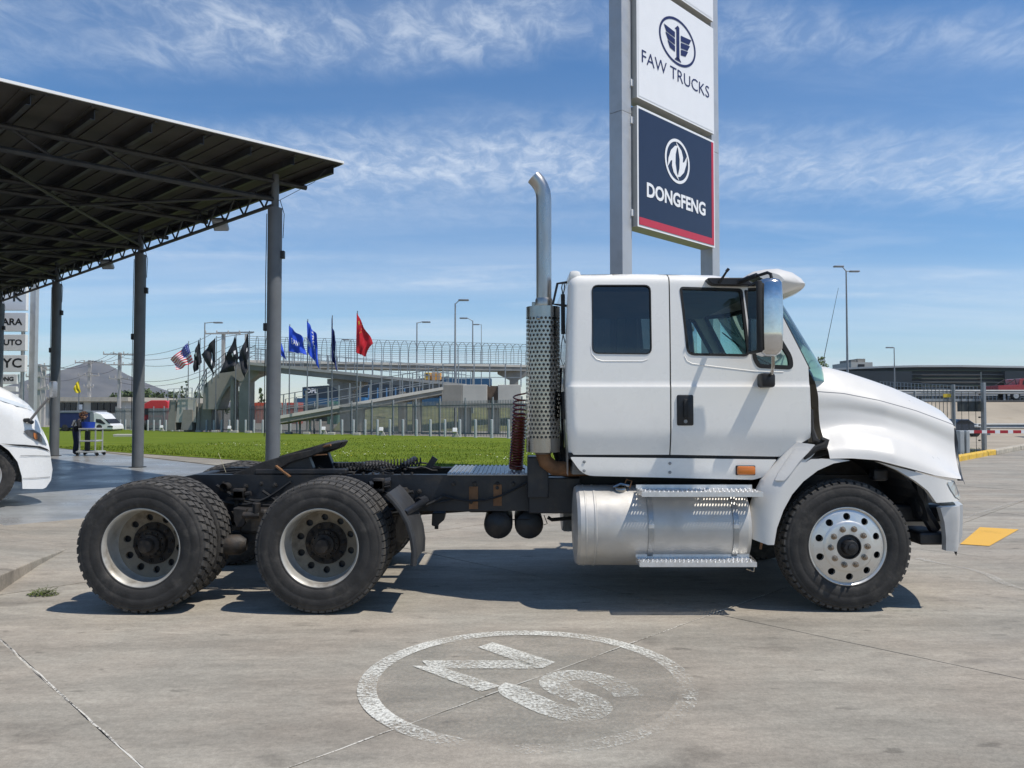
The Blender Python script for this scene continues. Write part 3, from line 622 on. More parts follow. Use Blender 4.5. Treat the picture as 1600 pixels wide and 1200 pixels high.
# mirror: black mount, arms, chrome housing, glass, lower bracket, antenna
for far in (0, 1):
    f = (lambda v: Vector((v[0], 2*YC-v[1], v[2]))) if far else (lambda v: Vector(v))
    mb = MB(); p = at(1140, 439, 6.08); pts = rnd_rect(P([(1103,434),(1165,434),(1178,446),(1112,445)], 6.08), .03); mb.prism(pts, lambda a, b, y: f((a, y, b)), 6.07, 6.17)
    mir = mb.build('mirror', m_black, TR, bevel=.008)
    mb = MB(); A_ = at(1160, 440, 6.05); B_ = at(1199, 426, 5.80); D_ = at(1206, 437, 5.77)
    mb.tube([f(at(1150, 442, 6.10)), f(A_), f(at(1180, 432, 5.92)), f(B_), f(at(1204, 428, 5.78)), f(D_), f(at(1205, 450, 5.76))], .0125, 8)
    mb.tube([f(at(1156, 440, 6.06)), f(at(1182, 430, 5.9))], .019, 8); mb.build('upper_arm', m_black, mir, smooth=True)
    mb = MB(); sec = []; Yh0, Yh1 = 5.70, 5.92
    for y, (xa, xb), g in ((436,(1192,1210),.05),(438.5,(1185,1216),.02),(444,(1183,1219),.005),(470,(1182,1220.5),0),(520,(1182,1221),0),(545,(1183,1220),.005),(553,(1185,1217),.02),(557,(1191,1210),.05)):
        a, b = at(xa, y, 5.8), at(xb, y, 5.8); cx = (a.x+b.x)/2; w = (b.x-a.x)/2; n = 20
        sec.append([f((cx+w*(abs(cos(t))**.55)*(1 if cos(t) > 0 else -1), (Yh0+Yh1)/2+((Yh1-Yh0)/2-g)*(abs(sin(t))**.6)*(1 if sin(t) > 0 else -1), a.z)) for t in [2*pi*k/n for k in range(n)]])
    n = 20; mb.add(sum(sec, []), [(i*n+k, i*n+(k+1) % n, (i+1)*n+(k+1) % n, (i+1)*n+k) for i in range(len(sec)-1) for k in range(n)]+[tuple(range(n-1,-1,-1)), tuple(range((len(sec)-1)*n, len(sec)*n))])
    mb.build('housing', m_chrome, mir, smooth=True, angle=60)
    mb = MB(); a, b = at(1181.5, 441, 5.8), at(1184, 552, 5.8)
    lo = f((a.x-.028, 5.69, b.z)); hi = f((a.x+.012, 5.93, a.z)); mb.cbox((lo.x, min(lo.y, hi.y), lo.z), (hi.x, max(lo.y, hi.y), hi.z), .012); mb.build('rim', m_rub, mir, smooth=True)
    mb = MB(); mb.box(((lo.x-.0005), (lo.y+hi.y)/2, (lo.z+hi.z)/2), (.003, .20, (hi.z-lo.z)-.04)); mb.build('mirror_glass', pm('mirror_silver', (.8,.8,.8), .03, 1, var=.01), mir)
    mb = MB(); mb.tube([f(at(1208, 552, 5.82)), f(at(1208, 572, 5.86)), f(at(1206, 583, 5.93)), f(at(1200, 589, 6.04))], .0135, 8); mb.build('lower_arm', m_steel, mir, smooth=True)
    mb = MB(); c = at(1198, 594, 6.04); lo = f((c.x-.055, 5.985, c.z-.058)); hi = f((c.x+.055, 6.12, c.z+.055)); mb.cbox((lo.x, min(lo.y, hi.y), lo.z), (hi.x, max(lo.y, hi.y), hi.z), .022); mb.build('bracket_foot', m_black, mir, smooth=True)
mb = MB(); mb.tube([at(1124, 441, 6.06), at(1131, 431, 6.03), at(1137, 421.5, 6.0)], [.012,.009,.008], 6); mb.tube([at(1135, 424, 6.0), at(1138.5, 420, 6.0)], .013, 6); mb.build('antenna_stub', m_black, TR, smooth=True)
# ---------------------------------------------------------------- hood with fenders
YT = [(1200,574),(1267,576),(1294,575.5),(1328,584),(1362,595),(1396,607),(1430,621.5),(1458,635),(1470,642),(1480,661),(1488,690)]
YCR = [(1262,611),(1274,611),(1317,614),(1373,625),(1430,641),(1478,659),(1500,668)]
YSH = [(1262,680),(1290,682),(1320,679),(1350,680),(1390,686),(1430,700),(1460,716),(1490,736),(1515,742)]
YB = [(1262,716),(1280,717),(1330,716),(1370,719),(1420,732),(1460,743),(1497,748.5),(1520,750)]
XR = 2.475
def Xf(Y): return 3.80-.205*((YC-Y)/.95)**2
def hood_ctrl(s):
    L_ = lambda a, b, c: a+(b-a)*2*s if s < .5 else b+(c-b)*(2*s-1)
    yt, yc, ym, yk, ysh, yo, yb = L_(6.40,6.50,6.66), L_(6.225,6.265,6.40), L_(6.20,6.245,6.365), L_(6.18,6.205,6.30), L_(6.125,6.095,6.18), L_(6.03,5.99,6.07), L_(5.995,5.965,6.03)
    out = []
    def pt(Y, tab, dz=0):
        x = XR+s*(Xf(Y)-XR); px = 800+1200*x/Y; return Vector((x, Y, at(px, lerp_tab(tab, px), Y).z+dz))
    top = pt(yt, YT); c = pt(yc, YCR); sh = pt(ysh, YSH); b = pt(yb, YB)
    mid = Vector((XR+s*(Xf(YC)-XR), YC, top.z+.035-.05*s)); q = Vector((XR+s*(Xf(6.8)-XR), 6.8, top.z+.028-.03*s))
    m1 = Vector((XR+s*(Xf(ym)-XR), ym, c.z*.55+sh.z*.45)); m2 = Vector((XR+s*(Xf(yk)-XR), yk, c.z*.24+sh.z*.76)); o = Vector((XR+s*(Xf(yo)-XR), yo, sh.z*.42+b.z*.58))
    return [mid, q, top, c, m1, m2, sh, o, b]
def cr(p, t):
    n = len(p)-1; i = min(int(t*n), n-1); u = t*n-i; p0, p1, p2, p3 = p[max(i-1,0)], p[i], p[i+1], p[min(i+2,n)]
    return .5*((2*p1)+(-p0+p2)*u+(2*p0-5*p1+4*p2-p3)*u*u+(-p0+3*p1-3*p2+p3)*u**3)
ns, nt_ = 40, 64
grid = []
for i in range(ns+1):
    c = hood_ctrl(i/ns)
    row = [cr(c, j/nt_) for j in range(nt_+1)]
    # crisp crease between top and side
    grid.append(row)
mb = MB(); Wd = nt_+1
for far in (0, 1):
    mb.add([Vector((p.x, 2*YC-p.y if far else p.y, p.z)) for r_ in grid for p in r_], [(i*Wd+j, i*Wd+j+1, (i+1)*Wd+j+1, (i+1)*Wd+j) for i in range(ns) for j in range(nt_)])
    mb.add([Vector((r_[-1].x, 2*YC-r_[-1].y-.0 if far else r_[-1].y, r_[-1].z)) for r_ in grid]+[Vector((r_[-1].x, (2*YC-r_[-1].y-.05) if far else r_[-1].y+.05, r_[-1].z-.004)) for r_ in grid], [(i, i+1, ns+2+i, ns+1+i) for i in range(ns)])
    mb.add([Vector((p.x, 2*YC-p.y if far else p.y, p.z)) for p in grid[0]]+[Vector((p.x+.05, 2*YC-p.y-.03 if far else p.y+.03, p.z-.03)) for p in grid[0]], [(j, j+1, Wd+j+1, Wd+j) for j in range(nt_)])
hood = mb.build('hood', m_white2, TR, smooth=True, angle=50)
# the fine joint line of the top cover
mb = MB(); jl = [cr(hood_ctrl(i/30), 3/8+.002)+Vector((0,-.0015,.0)) for i in range(31)]
for i in range(30): a, b = jl[i], jl[i+1]; mb.add([a+Vector((0,0,.003)), a-Vector((0,.0006,.003)), b-Vector((0,.0006,.003)), b+Vector((0,0,.003))], [(0,1,2,3)])
mb.build('hood_joint', pm('joint_shadow', (.22,.22,.23), .8), hood)
# grille: dark frame edge following the nose
mb = MB(); g1 = grid[-1]; k0 = int(nt_*2/8)
for far in (0, 1):
    F = (lambda p: Vector((p.x, 2*YC-p.y, p.z))) if far else (lambda p: p.copy())
    vs = []; 
    for j in range(0, nt_+1): p = F(g1[j]); vs += [p+Vector((-.03,0,-.012)), p+Vector((.016,0,-.014)), Vector((p.x+.03, p.y, max(min(p.z-.05, 1.3-.0*j), .98)))]
    mb.add(vs, [(3*j+a, 3*j+a+1, 3*j+a+4, 3*j+a+3) for j in range(nt_) for a in (0, 1)])
mb.build('grille', m_chas, TR)
# front fender corner below the joint, headlamp, bumper
def yfen(x, z): return 5.985+.10*max(0, (x-3.30)/.22)**2+.16*(z-1.0)
fp = P([(1371,721.5),(1420,734.5),(1460,745.5),(1480,750.5),(1497,752),(1509,781),(1506,783.5),(1459,784.5),(1447,766),(1430,752),(1404,735.5),(1385,727)], 6.0)
panel('fender_corner', fp, [], yfen, .05, [], [X(x, 6.0) for x in (1440,1460,1475,1485,1495,1502)], m_white2, TR, mirror=YC)
lens = rnd_rect(P([(1479,753),(1496,754),(1509,776),(1508,783),(1495,777),(1486,766)], 6.0), .012)
mb = MB()
for s in (0, 1):
    F = (lambda a, b, y: Vector((a, 2*YC-y, b))) if s else (lambda a, b, y: Vector((a, y, b)))
    mb = MB(); bm = fill2d(lens); bm.verts.index_update(); mb.add([F(v.co.x, v.co.z, yfen(v.co.x, v.co.z)-.006) for v in bm.verts], [[v.index for v in f.verts] for f in bm.faces]); bm.free()
    hl = mb.build('headlamp', pm('lamp_lens', (.42,.41,.38), .12, .2, var=.2, vs=25, coat=1.0), TR)
    mb = MB(); c = at(1500, 772, 6.0); mb.cbox((c.x-.018, min(F(0,0,yfen(c.x,1)-.010).y, F(0,0,yfen(c.x,1)+.01).y), c.z-.035), (c.x+.014, max(F(0,0,yfen(c.x,1)-.010).y, F(0,0,yfen(c.x,1)+.01).y), c.z+.02), .006); mb.build('turn_lens', pm('turn_amber', (.45,.22,.10), .2, coat=.6), hl, smooth=True)
bo = P([(1466,793),(1470,791.5),(1508,790),(1509,800),(1508.5,838),(1503,852),(1496,862),(1478,860.5),(1477,840),(1473,815)], 6.05)
panel('bumper_end', bo, [], lambda x, z: 6.02+.22*max(0, (x-X(1488, 6.05))/.12)**2+.02*max(0, (.75-z)/.2), .06, [Z(y, 6.05) for y in (800,815,830,845,855)], [X(x, 6.05) for x in (1480,1488,1493,1498,1502,1505)], m_bump, TR, mirror=YC)
mb = MB(); pr = P([(1499,790),(1509,790),(1509,800),(1508.5,838),(1503,852),(1497,861),(1494,861),(1494,800)], 6.05)
secs = []; nb = 24
for i in range(nb+1):
    s = -1+2*i/nb; Y = YC+s*(YC-6.09); secs += [Vector((a+.24*(1-abs(s)**2.2), Y, b)) for a, b in pr]
k = len(pr); mb.add(secs, [(i*k+j, i*k+(j+1) % k, (i+1)*k+(j+1) % k, (i+1)*k+j) for i in range(nb) for j in range(k)]+[tuple(range(k)), tuple(range(nb*k, nb*k+k))]); mb.build('bumper', m_bump, TR, smooth=True)
mb = MB(); p = at(1493, 862, 6.1); mb.tube([p, p-Vector((-.005,0,.03))], [.012,.002], 5); mb.build('torn_clip', m_rub, TR)
# rear half of the front fender (bolted to the cab)
RFE = sorted([(b, a) for a, b in P([(1254,692),(1237,708),(1212,735),(1196,752),(1186,775),(1179,800),(1174,842)], 6.0)])
def rfe(z): return sum(lerp_tab(RFE, z+d) for d in (-.06,-.03,0,.03,.06))/5
def yrf(x, z):
    d = x-rfe(z); return 5.945+.075*(z-.5)+.12*max(0, 1-max(d+.01, 0)/.17)**2
rf = P([(1253,692),(1273,694.5),(1280,700),(1270,712),(1258,722.5),(1267,717.5),(1283,717),(1312,717.5),(1328,719.5),(1302,724),(1277,735),(1254,752),(1236,772),(1222,796),(1211,824),(1206,849.5),(1197,850),(1173,842),(1174,822),(1179,797),(1187,773),(1198,752),(1213,734),(1237,708)], 6.0)
panel('rear_fender', rf, [], yrf, .07, [Z(y, 6.0) for y in range(697, 849, 4)], [X(x, 6.0) for x in range(1178, 1290, 5)], m_white2, TR, mirror=YC)
q = P([(1251,700),(1263,700.5),(1267,705),(1250,722),(1236,740),(1226,751),(1213,751.5),(1221,738),(1235,720)], 5.97)
panel('fender_blister', rnd_rect(q, .012, 3), [], lambda x, z: yrf(x, z)-.016, .02, [Z(y, 6.0) for y in range(702, 751, 4)], [X(x, 6.0) for x in range(1215, 1266, 5)], m_white2, TR)
mb = MB(); mb.tube([at(1283, 686, 6.03), at(1291, 689, 6.02), at(1288, 697, 6.01), at(1275, 700, 6.01), at(1263, 712, 6.0), at(1256, 717, 6.0)], [.022,.026,.030,.024,.016,.010], 7); mb.tube([at(1268, 640, 6.17), at(1269, 670, 6.13), at(1274, 688, 6.06), at(1285, 692, 6.03)], [.012,.015,.025,.02], 6); mb.build('hood_latch', m_rub, TR, smooth=True)
mb = MB(); p = at(1190, 852, 6.02); mb.tube([p+Vector((0,0,.02)), p-Vector((.01,0,.03))], .01, 6); mb.build('bolt_stub', m_rust, TR)
# wheel well liner and dark underbody at the front
wx, wz, wr = X(1323, 6.0), .512, .512
mb = MB(); mb.lathe([(.70,0),(.70,.55),(.0,.56)], (wx, 6.06, wz+.06), (0,1,0), 28, a0=0, a1=2*pi); 
lin = MB(); L0 = [(wx+.66*cos(t), wz+.10+.62*sin(t)) for t in [radians(8+ (170-8)*k/20) for k in range(21)]]
lin.add([(a, 6.05, b) for a, b in L0]+[(a, 6.80, b) for a, b in L0], [(k, k+1, 22+k, 21+k) for k in range(20)]); lin.add([(a, 2*YC-6.05, b) for a, b in L0]+[(a, 2*YC-6.80, b) for a, b in L0], [(k, k+1, 22+k, 21+k) for k in range(20)])
lin.build('wheel_well', m_chas, TR)
mb = MB(); mb.cbox((1.9, 6.75, .72), (3.55, 2*YC-6.75, 1.25), .03); mb.build('engine', m_dirty, TR)
mb = MB(); mb.cbox((wx+.5, 6.28, .66), (3.5, 6.42, .80), .02); mb.tube([(wx+.62, 6.15, 1.05), (wx+.66, 6.15, .78), (wx+.78, 6.2, .62)], .05, 8); mb.cbox((wx+.62, 6.12, .50), (3.46, 6.5, .60), .02); mb.cbox((wx+.3, 6.2, 1.0), (wx+.42, 6.3, 1.1), .02); mb.build('front_bracket', m_chas, TR)
# ---------------------------------------------------------------- frame
RY0, RY1 = 6.70, 7.60
ztop, zbot = 1.005, .695
for Y in (RY0, RY1):
    sg = 1 if Y < YC else -1; xa, xb = (-3.05, 3.45)
    mb = MB(); w = .009; fl = .085
    mb.prism([(xa, zbot+.10), (xa+.12, zbot), (xb, zbot), (xb, ztop), (xa+.28, ztop), (xa, ztop-.05)], lambda a, b, y: Vector((a, y, b)), Y-.004, Y+.004)
    mb.box(((xa+.28+xb)/2, Y+sg*fl/2, ztop-.004), (xb-xa-.28, fl, .012)); mb.box(((xa+xb)/2, Y+sg*fl/2, zbot+.004), (xb-xa, fl, .012))
    rail = mb.build('frame_rail', m_chas, TR)
    if Y == RY0:
        for x, y, r_ in ((637,768,.022),(655,768,.022),(641,772,.0),(736,784,.020),(777,762,.017),(384,760,.024),(430,758,.022),(636,778,.03),(652,780,.028)):
            if r_ == 0: continue
            p = at(x, y, Y); mb = MB(); mb.lathe([(0,-.035),(r_*.55,-.035),(r_*.6,-.018),(r_,-.016),(r_*1.05,-.004)], (p.x, Y, p.z), (0,1,0), 6); mb.build('bolt', m_dirty, rail)
        for k in range(16):
            mb = MB(); mb.lathe([(0,.018),(.012,.018),(.014,0)], (-2.15+k*.085, Y+.03, ztop+.003), (0,0,1), 6); mb.build('bolt', m_dirty, rail)
        mb = MB(); a, b = at(733, 760, Y), at(747, 795, Y); mb.box(((a.x+b.x)/2, Y-.010, (a.z+b.z)/2), (b.x-a.x, .012, a.z-b.z)); a, b = at(771, 757, Y), at(784, 790, Y); mb.box(((a.x+b.x)/2, Y-.010, (a.z+b.z)/2), (b.x-a.x, .012, a.z-b.z)); mb.build('bracket_plate', m_rust, rail)
mb = MB()
for x in (-2.9, -2.17, -1.3, -.35, .35, 1.2): mb.cbox((x-.05, RY0+.01, zbot+.03), (x+.05, RY1-.01, ztop-.03), .01)
mb.build('cross_member', m_chas, TR)
# deck plate between the rails behind the cab
mb = MB(); x0, x1 = X(700, 6.75), X(826, 6.75); nr = 18
for k in range(nr):
    xa = x0+(x1-x0)*k/nr; mb.box((xa+.012, YC, ztop+.012), (.022, .94, .016)); 
mb.box(((x0+x1)/2, YC, ztop+.004), (x1-x0, .96, .012)); mb.build('deck_plate', pm('deck_aluminium', (.36,.37,.38), .38, .8, var=.15, vs=8, dirt=(.2,.19,.18), damt=.4), TR, bevel=.003)
# battery box/step bracket below cab back
mb = MB(); a, b = at(824, 712, 6.6), at(856, 775, 6.6); mb.cbox((a.x, 6.45, b.z), (b.x, 6.7, a.z), .01); mb.cbox((X(826, 6.6), 6.5, Z(800, 6.6)), (X(905, 6.6), 6.69, Z(745, 6.6)), .01); mb.build('stack_bracket', m_chas, TR)
# fifth wheel: tilted plate on pedestals
fw = MB()
def fwp(x, y, Y): p = at(x, y, 7.08); return Vector((p.x, Y, p.z))
out = [(382,737),(430,717),(470,706),(500,700),(521,690),(527,692),(520,702),(500,710),(470,719),(455,728),(440,733),(400,741)]
pl = [fwp(x, y, 0) for x, y in out]
fw.prism([(p.x, p.z) for p in pl], lambda a, b, y: Vector((a, y, b)), 6.72, 6.98); fw.prism([(p.x, p.z) for p in pl], lambda a, b, y: Vector((a, y, b)), 7.32, 7.58)
q = [(p.x, p.z) for p in [fwp(x, y, 0) for x, y in ((440,712),(521,689),(526,692),(520,701),(450,722))]]; fw.prism(q, lambda a, b, y: Vector((a, y, b)), 6.975, 7.325)
fifth = fw.build('fifth_wheel', m_dirty, TR, bevel=.008)
mb = MB()
for Y in (6.80, 7.50):
    pp = [(p.x, p.z) for p in [fwp(x, y, 0) for x, y in ((418,742),(432,722),(455,712),(495,706),(508,738))]]; mb.prism(pp, lambda a, b, y: Vector((a, y, b)), Y-.045, Y+.045)
mb.cbox((X(404, 6.78), 6.70, ztop+.005), (X(545, 6.78), 6.80, ztop+.05), .008); mb.cbox((X(404, 6.78), 7.5, ztop+.005), (X(545, 6.78), 7.6, ztop+.05), .008); mb.build('pedestal', m_chas, fifth, bevel=.006)
mb = MB(); mb.bar(fwp(451, 723, 6.70), fwp(473, 739, 6.68), .035, .012); mb.tube([fwp(516, 696, 6.74), fwp(532, 692, 6.7)], .012, 6); mb.tube([fwp(505, 708, 6.74), fwp(527, 706, 6.68)], .006, 6); mb.build('release_lever', m_rust, fifth)
# coiled and loose lines on the frame
mb = MB(); n = 260; mb.tube([Vector((-1.55+.75*k/n, 6.86+.03*sin(k*.02), ztop+.055+.035*sin(k*.62)))+Vector((0, .035*cos(k*.62), .05*k/n)) for k in range(n)], .006, 5); mb.build('air_hose', m_rub, TR, smooth=True)
mb = MB(); rg = random.Random(11)
for k in range(4):
    p = Vector((-2.75+.1*k, 6.85+.1*k, ztop-.03)); mb.tube([p+Vector((t*.95, .05*sin(t*5+k), .018+.03*sin(t*3.1+k)**2)) for t in [i/14 for i in range(15)]], .009, 6)
mb.build('brake_line', m_rub, TR, smooth=True)
mb = MB(); p = at(354, 741, 6.9); mb.tube([p, at(347, 722, 6.9), at(341, 708, 6.9)], .002, 4); mb.build('cable_tie', pm('straw', (.5,.45,.3), .7), TR)
for x, y, x2, y2 in ((577,757,610,750),(628,729,648,717)):
    mb = MB(); a, b = at(x, y, 6.62 if x < 600 else 6.95), at(x2, y2, 6.70 if x < 600 else 7.2); mb.tube([a, b], .027, 10, cap=False); mb.tube([a, b], .021, 10, cap=False); mb.build('fender_tube', m_chas, TR, smooth=True)
mb = MB(); mb.bar(at(668, 733, 7.3), at(680, 715, 7.3), .02, .06); mb.build('fender_stay', m_chas, TR)
# quarter fender in front of the drive wheels (near and far)
dx1, dx2 = X(500, 5.93), X(222, 5.93)
arc = [XZ(x, y, 5.95) for x, y in ((604,772),(614,782),(626,797),(637,817),(644,840),(647,862),(646,884))]
for far in (0, 1):
    f = (lambda y: 2*YC-y) if far else (lambda y: y); mb = MB(); n_ = len(arc)
    o2 = [(a+.012*cos(i*.2), b+.010) for i, (a, b) in enumerate(arc)]
    mb.add([Vector((a, f(5.95), b)) for a, b in arc]+[Vector((a, f(6.55), b)) for a, b in arc]+[Vector((a, f(5.95), b)) for a, b in o2]+[Vector((a, f(6.55), b)) for a, b in o2],
           [(k, k+1, n_+k+1, n_+k) for k in range(n_-1)]+[(2*n_+k, 2*n_+k+1, 3*n_+k+1, 3*n_+k) for k in range(n_-1)])
    mb.tube([Vector((a, f(5.955), b)) for a, b in arc], .024, 8); mb.tube([Vector((a, f(6.55), b)) for a, b in arc], .02, 8)
    mb.build('mudguard', pm('mudguard_plastic', (.035,.036,.038), .55, var=.25, vs=8, dirt=(.09,.085,.075), damt=.5, ds=5), TR, smooth=True)
mb = MB(); a, b = at(631, 803, 6.0), at(662, 784, 6.65); mb.tube([a, b], .030, 12, cap=False); mb.tube([a, b], .024, 12, cap=False); mb.tube([at(655, 786, 6.6), at(664, 782, 6.68)], .045, 8); mb.build('fender_tube', m_chas, TR, smooth=True)
# air tanks, shackles and drops below the rail
for x in (779, 826):
    mb = MB(); p = at(x, 817, 7.0); c = Vector((p.x, 6.80, p.z+.012)); r_ = .128; mb.lathe([(0,-.03),(r_*.6,-.02),(r_*.92,.0),(r_,.04),(r_,.62),(r_*.9,.66),(0,.68)], c, (0,1,0), 24); mb.build('air_tank', m_chas, TR, smooth=True)
mb = MB(); mb.prism(P([(676,800),(697,800),(694,812),(682,822),(675,820)], 6.9), lambda a, b, y: Vector((a, y, b)), 6.85, 7.0); mb.cbox((X(733,6.9), 6.8, .665), (X(765,6.9), 7.2, .70), .02); mb.build('hanger', m_chas, TR, bevel=.01)
mb = MB(); mb.tube([at(856, 808, 6.8), at(862, 812, 6.8), at(900, 809, 6.8), at(930, 808, 6.8)], .018, 6); mb.tube([at(850, 805, 6.75), at(855, 818, 6.75), at(850, 820, 6.75)], .004, 5); mb.tube([at(780, 803, 6.72), at(800, 812, 6.72), at(830, 811, 6.72)], .005, 5); mb.build('air_line', m_rub, TR, smooth=True)
# valves, looms and hoses crowding the frame
rg = random.Random(21)
for k in range(9):
    x = rg.choice((-2.35, -2.2, -2.05, -1.15, -.95, -.75, .1, .25)); yb = RY0-.02 if k % 3 else YC+rg.uniform(-.2,.2); z = rg.uniform(.78, .94); mb = MB(); mb.cbox((x-.05, yb-.07, z-.045), (x+.05, yb, z+.045), .012); mb.tube([(x-.02, yb-.04, z), (x-.02, yb-.04, z-.09)], .018, 8); mb.tube([(x+.05, yb-.035, z), (x+.10, yb-.035, z+.01)], .015, 8); mb.build('relay_valve', m_dirty, TR, smooth=True)
for k in range(14):
    x0 = rg.uniform(-2.6, -.6); x1 = x0+rg.uniform(.3, .9); y0 = RY0-.02-rg.random()*.03; z0, z1 = rg.uniform(.74,.95), rg.uniform(.70,.97); mb = MB(); mb.tube([Vector((x0+(x1-x0)*t, y0-.05*sin(pi*t)*rg.random(), z0+(z1-z0)*t-.10*sin(pi*t))) for t in [i/10 for i in range(11)]], rg.choice((.007,.010,.013)), 6); mb.build('chassis_hose', m_rub, TR, smooth=True)
for k in range(10):
    x = rg.uniform(-2.7, -.9); mb = MB(); y0 = rg.uniform(6.78, 7.5); mb.tube([Vector((x+.5*t, y0+.10*sin(4*t+k), ztop+.005+.06*sin(pi*t)*rg.random())) for t in [i/10 for i in range(11)]], .009, 6); mb.build('deck_hose', m_rub, TR, smooth=True)
for k in range(18):
    x = -2.75+k*.2+rg.uniform(-.05,.05); z = rg.choice((.75,.80,.93)); mb = MB(); mb.lathe([(0,-.022),(.012,-.022),(.014,-.008),(.02,-.007),(.021,0)], (x, RY0-.004, z), (0,1,0), 6); mb.build('frame_bolt', m_dirty, TR)
# axles, differentials, suspension
for x in (dx1, dx2):
    mb = MB(); mb.tube([(x, 6.3, .512), (x, 2*YC-6.3, .512)], .075, 12); mb.lathe([(.05,-.2),(.18,-.14),(.22,0),(.18,.14),(.05,.2)], (x, YC, .52), (1,0,0), 18); mb.build('axle', m_dirty, TR, smooth=True)
mb = MB(); cx = (dx1+dx2)/2
for Y in (6.55, 2*YC-6.55):
    mb.bar((dx2-.1, Y, .50), (dx1+.1, Y, .50), .10, .09)
    mb.prism(P([(366,793),(386,795),(384,817),(380,823),(371,823),(367,812)], 6.45), lambda a, b, y: Vector((a, y, b)), Y-.13, Y-.02); mb.cbox((cx-.12, Y-.09, .53), (cx+.12, Y+.07, .74), .03)
    mb.tube([(cx-.06, Y-.16, .70), (cx+.08, Y-.16, .70)], .028, 8); mb.tube([(cx+.05, Y-.15, .80), (cx+.05, Y-.15, .70)], .035, 8)
mb.build('suspension', m_dirty, TR, bevel=.006)
mb = MB(); p = at(366, 851, 6.4); mb.lathe([(0,-.1),(.075,-.1),(.085,-.03),(.085,.05),(.05,.1)], p, (1,.2,0), 14); mb.lathe([(0,-.1),(.075,-.1),(.085,-.03),(.085,.05),(.05,.1)], p+Vector((0,1.4,0)), (1,-.2,0), 14); mb.build('brake_chamber', m_dirty, TR, smooth=True)
mb = MB(); p = at(356, 760, 6.70); mb.tube([p+Vector((0,-.10,0)), p], .036, 12, cap=False); mb.tube([p+Vector((0,-.10,0)), p], .026, 12, cap=False); mb.build('tow_tube', m_dirty, TR, smooth=True)
mb = MB(); mb.tube([(-1.3, YC, .62), (0.6, YC, .75), (2.0, YC, .80)], .055, 10); mb.build('drive_shaft', m_dirty, TR, smooth=True)
mb = MB(); mb.tube([(wx, 6.35, .45), (wx, 6.7, .42), (wx, 2*YC-6.7, .42), (wx, 2*YC-6.35, .45)], .06, 8); mb.build('front_axle', m_dirty, TR, smooth=True)
# ---------------------------------------------------------------- wheels
def tyre_mesh(kind):
    mb = MB(); w = .138
    pr = [(.283,-.095),(.292,-.118),(.305,-.127),(.318,-.126),(.322,-.131),(.345,-.137),(.385,-.141),(.392,-.1385),(.397,-.141),(.430,-.139),(.452,-.134),(.456,-.1315),(.461,-.133),(.474,-.128),(.484,-.118),(.490,-.100)]
    full = pr+[(.493,0)]+[(r, -h) for r, h in reversed(pr)]
    mb.lathe(full, (0,0,0), (0,1,0), 72); return mb
def tread_mesh(kind):
    mb = MB(); R = .514
    if kind == 'block':
        n = 44; rows = [(-.121,-.070,0,.34),(-.064,-.008,.5,.42),(-.002,.002,0,.0),(.008,.064,0,.42),(.070,.121,.5,.34)]
    elif kind == 'rib':
        n = 56; rows = [(-.122,-.070,0,.44),(-.060,-.024,0,.49),(-.014,.014,0,.49),(.024,.060,0,.49),(.070,.122,0,.44)]
    else:
        n = 52; rows = [(-.123,-.066,0,.36),(-.058,-.022,.5,.47),(-.014,.014,0,.47),(.022,.058,.5,.47),(.066,.123,0,.36)]
    for y0, y1, off, hw in rows:
        if hw == 0: continue
        for k in range(n):
            a = 2*pi*(k+off)/n; h = 2*pi/n*hw; P_ = []
            sk_ = .35*h if kind == 'block' else 0
            for r_, dd in ((.480, 1.0), (R-.006*(abs((y0+y1)/2)/.1)**2, .90)):
                for yy, aa in ((y0, -h), (y1, -h), (y1, h), (y0, h)):
                    ang = a+aa*dd+(sk_ if yy == y1 else -sk_); rr = r_-(.012 if abs(yy) > .11 else 0); P_.append((rr*sin(ang), yy*(1 if dd == 1 else .985), rr*cos(ang)))
            mb.add(P_, [(4,5,6,7),(0,1,5,4),(1,2,6,5),(2,3,7,6),(3,0,4,7)])
    return mb
def disc(r_out, r_in, nh, rh, dh, yf, n=72, a0=0.0):
    o = [(r_out*cos(2*pi*k/n), r_out*sin(2*pi*k/n)) for k in range(n)]; hs = [[(r_in*cos(2*pi*k/40), r_in*sin(2*pi*k/40)) for k in range(40)]] if r_in else []
    for k in range(nh):
        a = a0+2*pi*k/nh; hs.append([(rh*cos(a)+dh*cos(2*pi*j/14), rh*sin(a)+dh*sin(2*pi*j/14)) for j in range(14)])
    bm = fill2d(o, hs); bm.verts.index_update(); vs = [(v.co.x, yf(sqrt(v.co.x**2+v.co.z**2)), v.co.z) for v in bm.verts]; fs = [[v.index for v in f.verts] for f in bm.faces]
    # hole walls
    be = [(e.verts[0].index, e.verts[1].index) for e in bm.edges if len(e.link_faces) == 1]; bm.free()
    m = len(vs); vs2 = vs+[(x, y+.022, z) for x, y, z in vs]; return vs2, fs+[(a, b, m+b, m+a) for a, b in be]
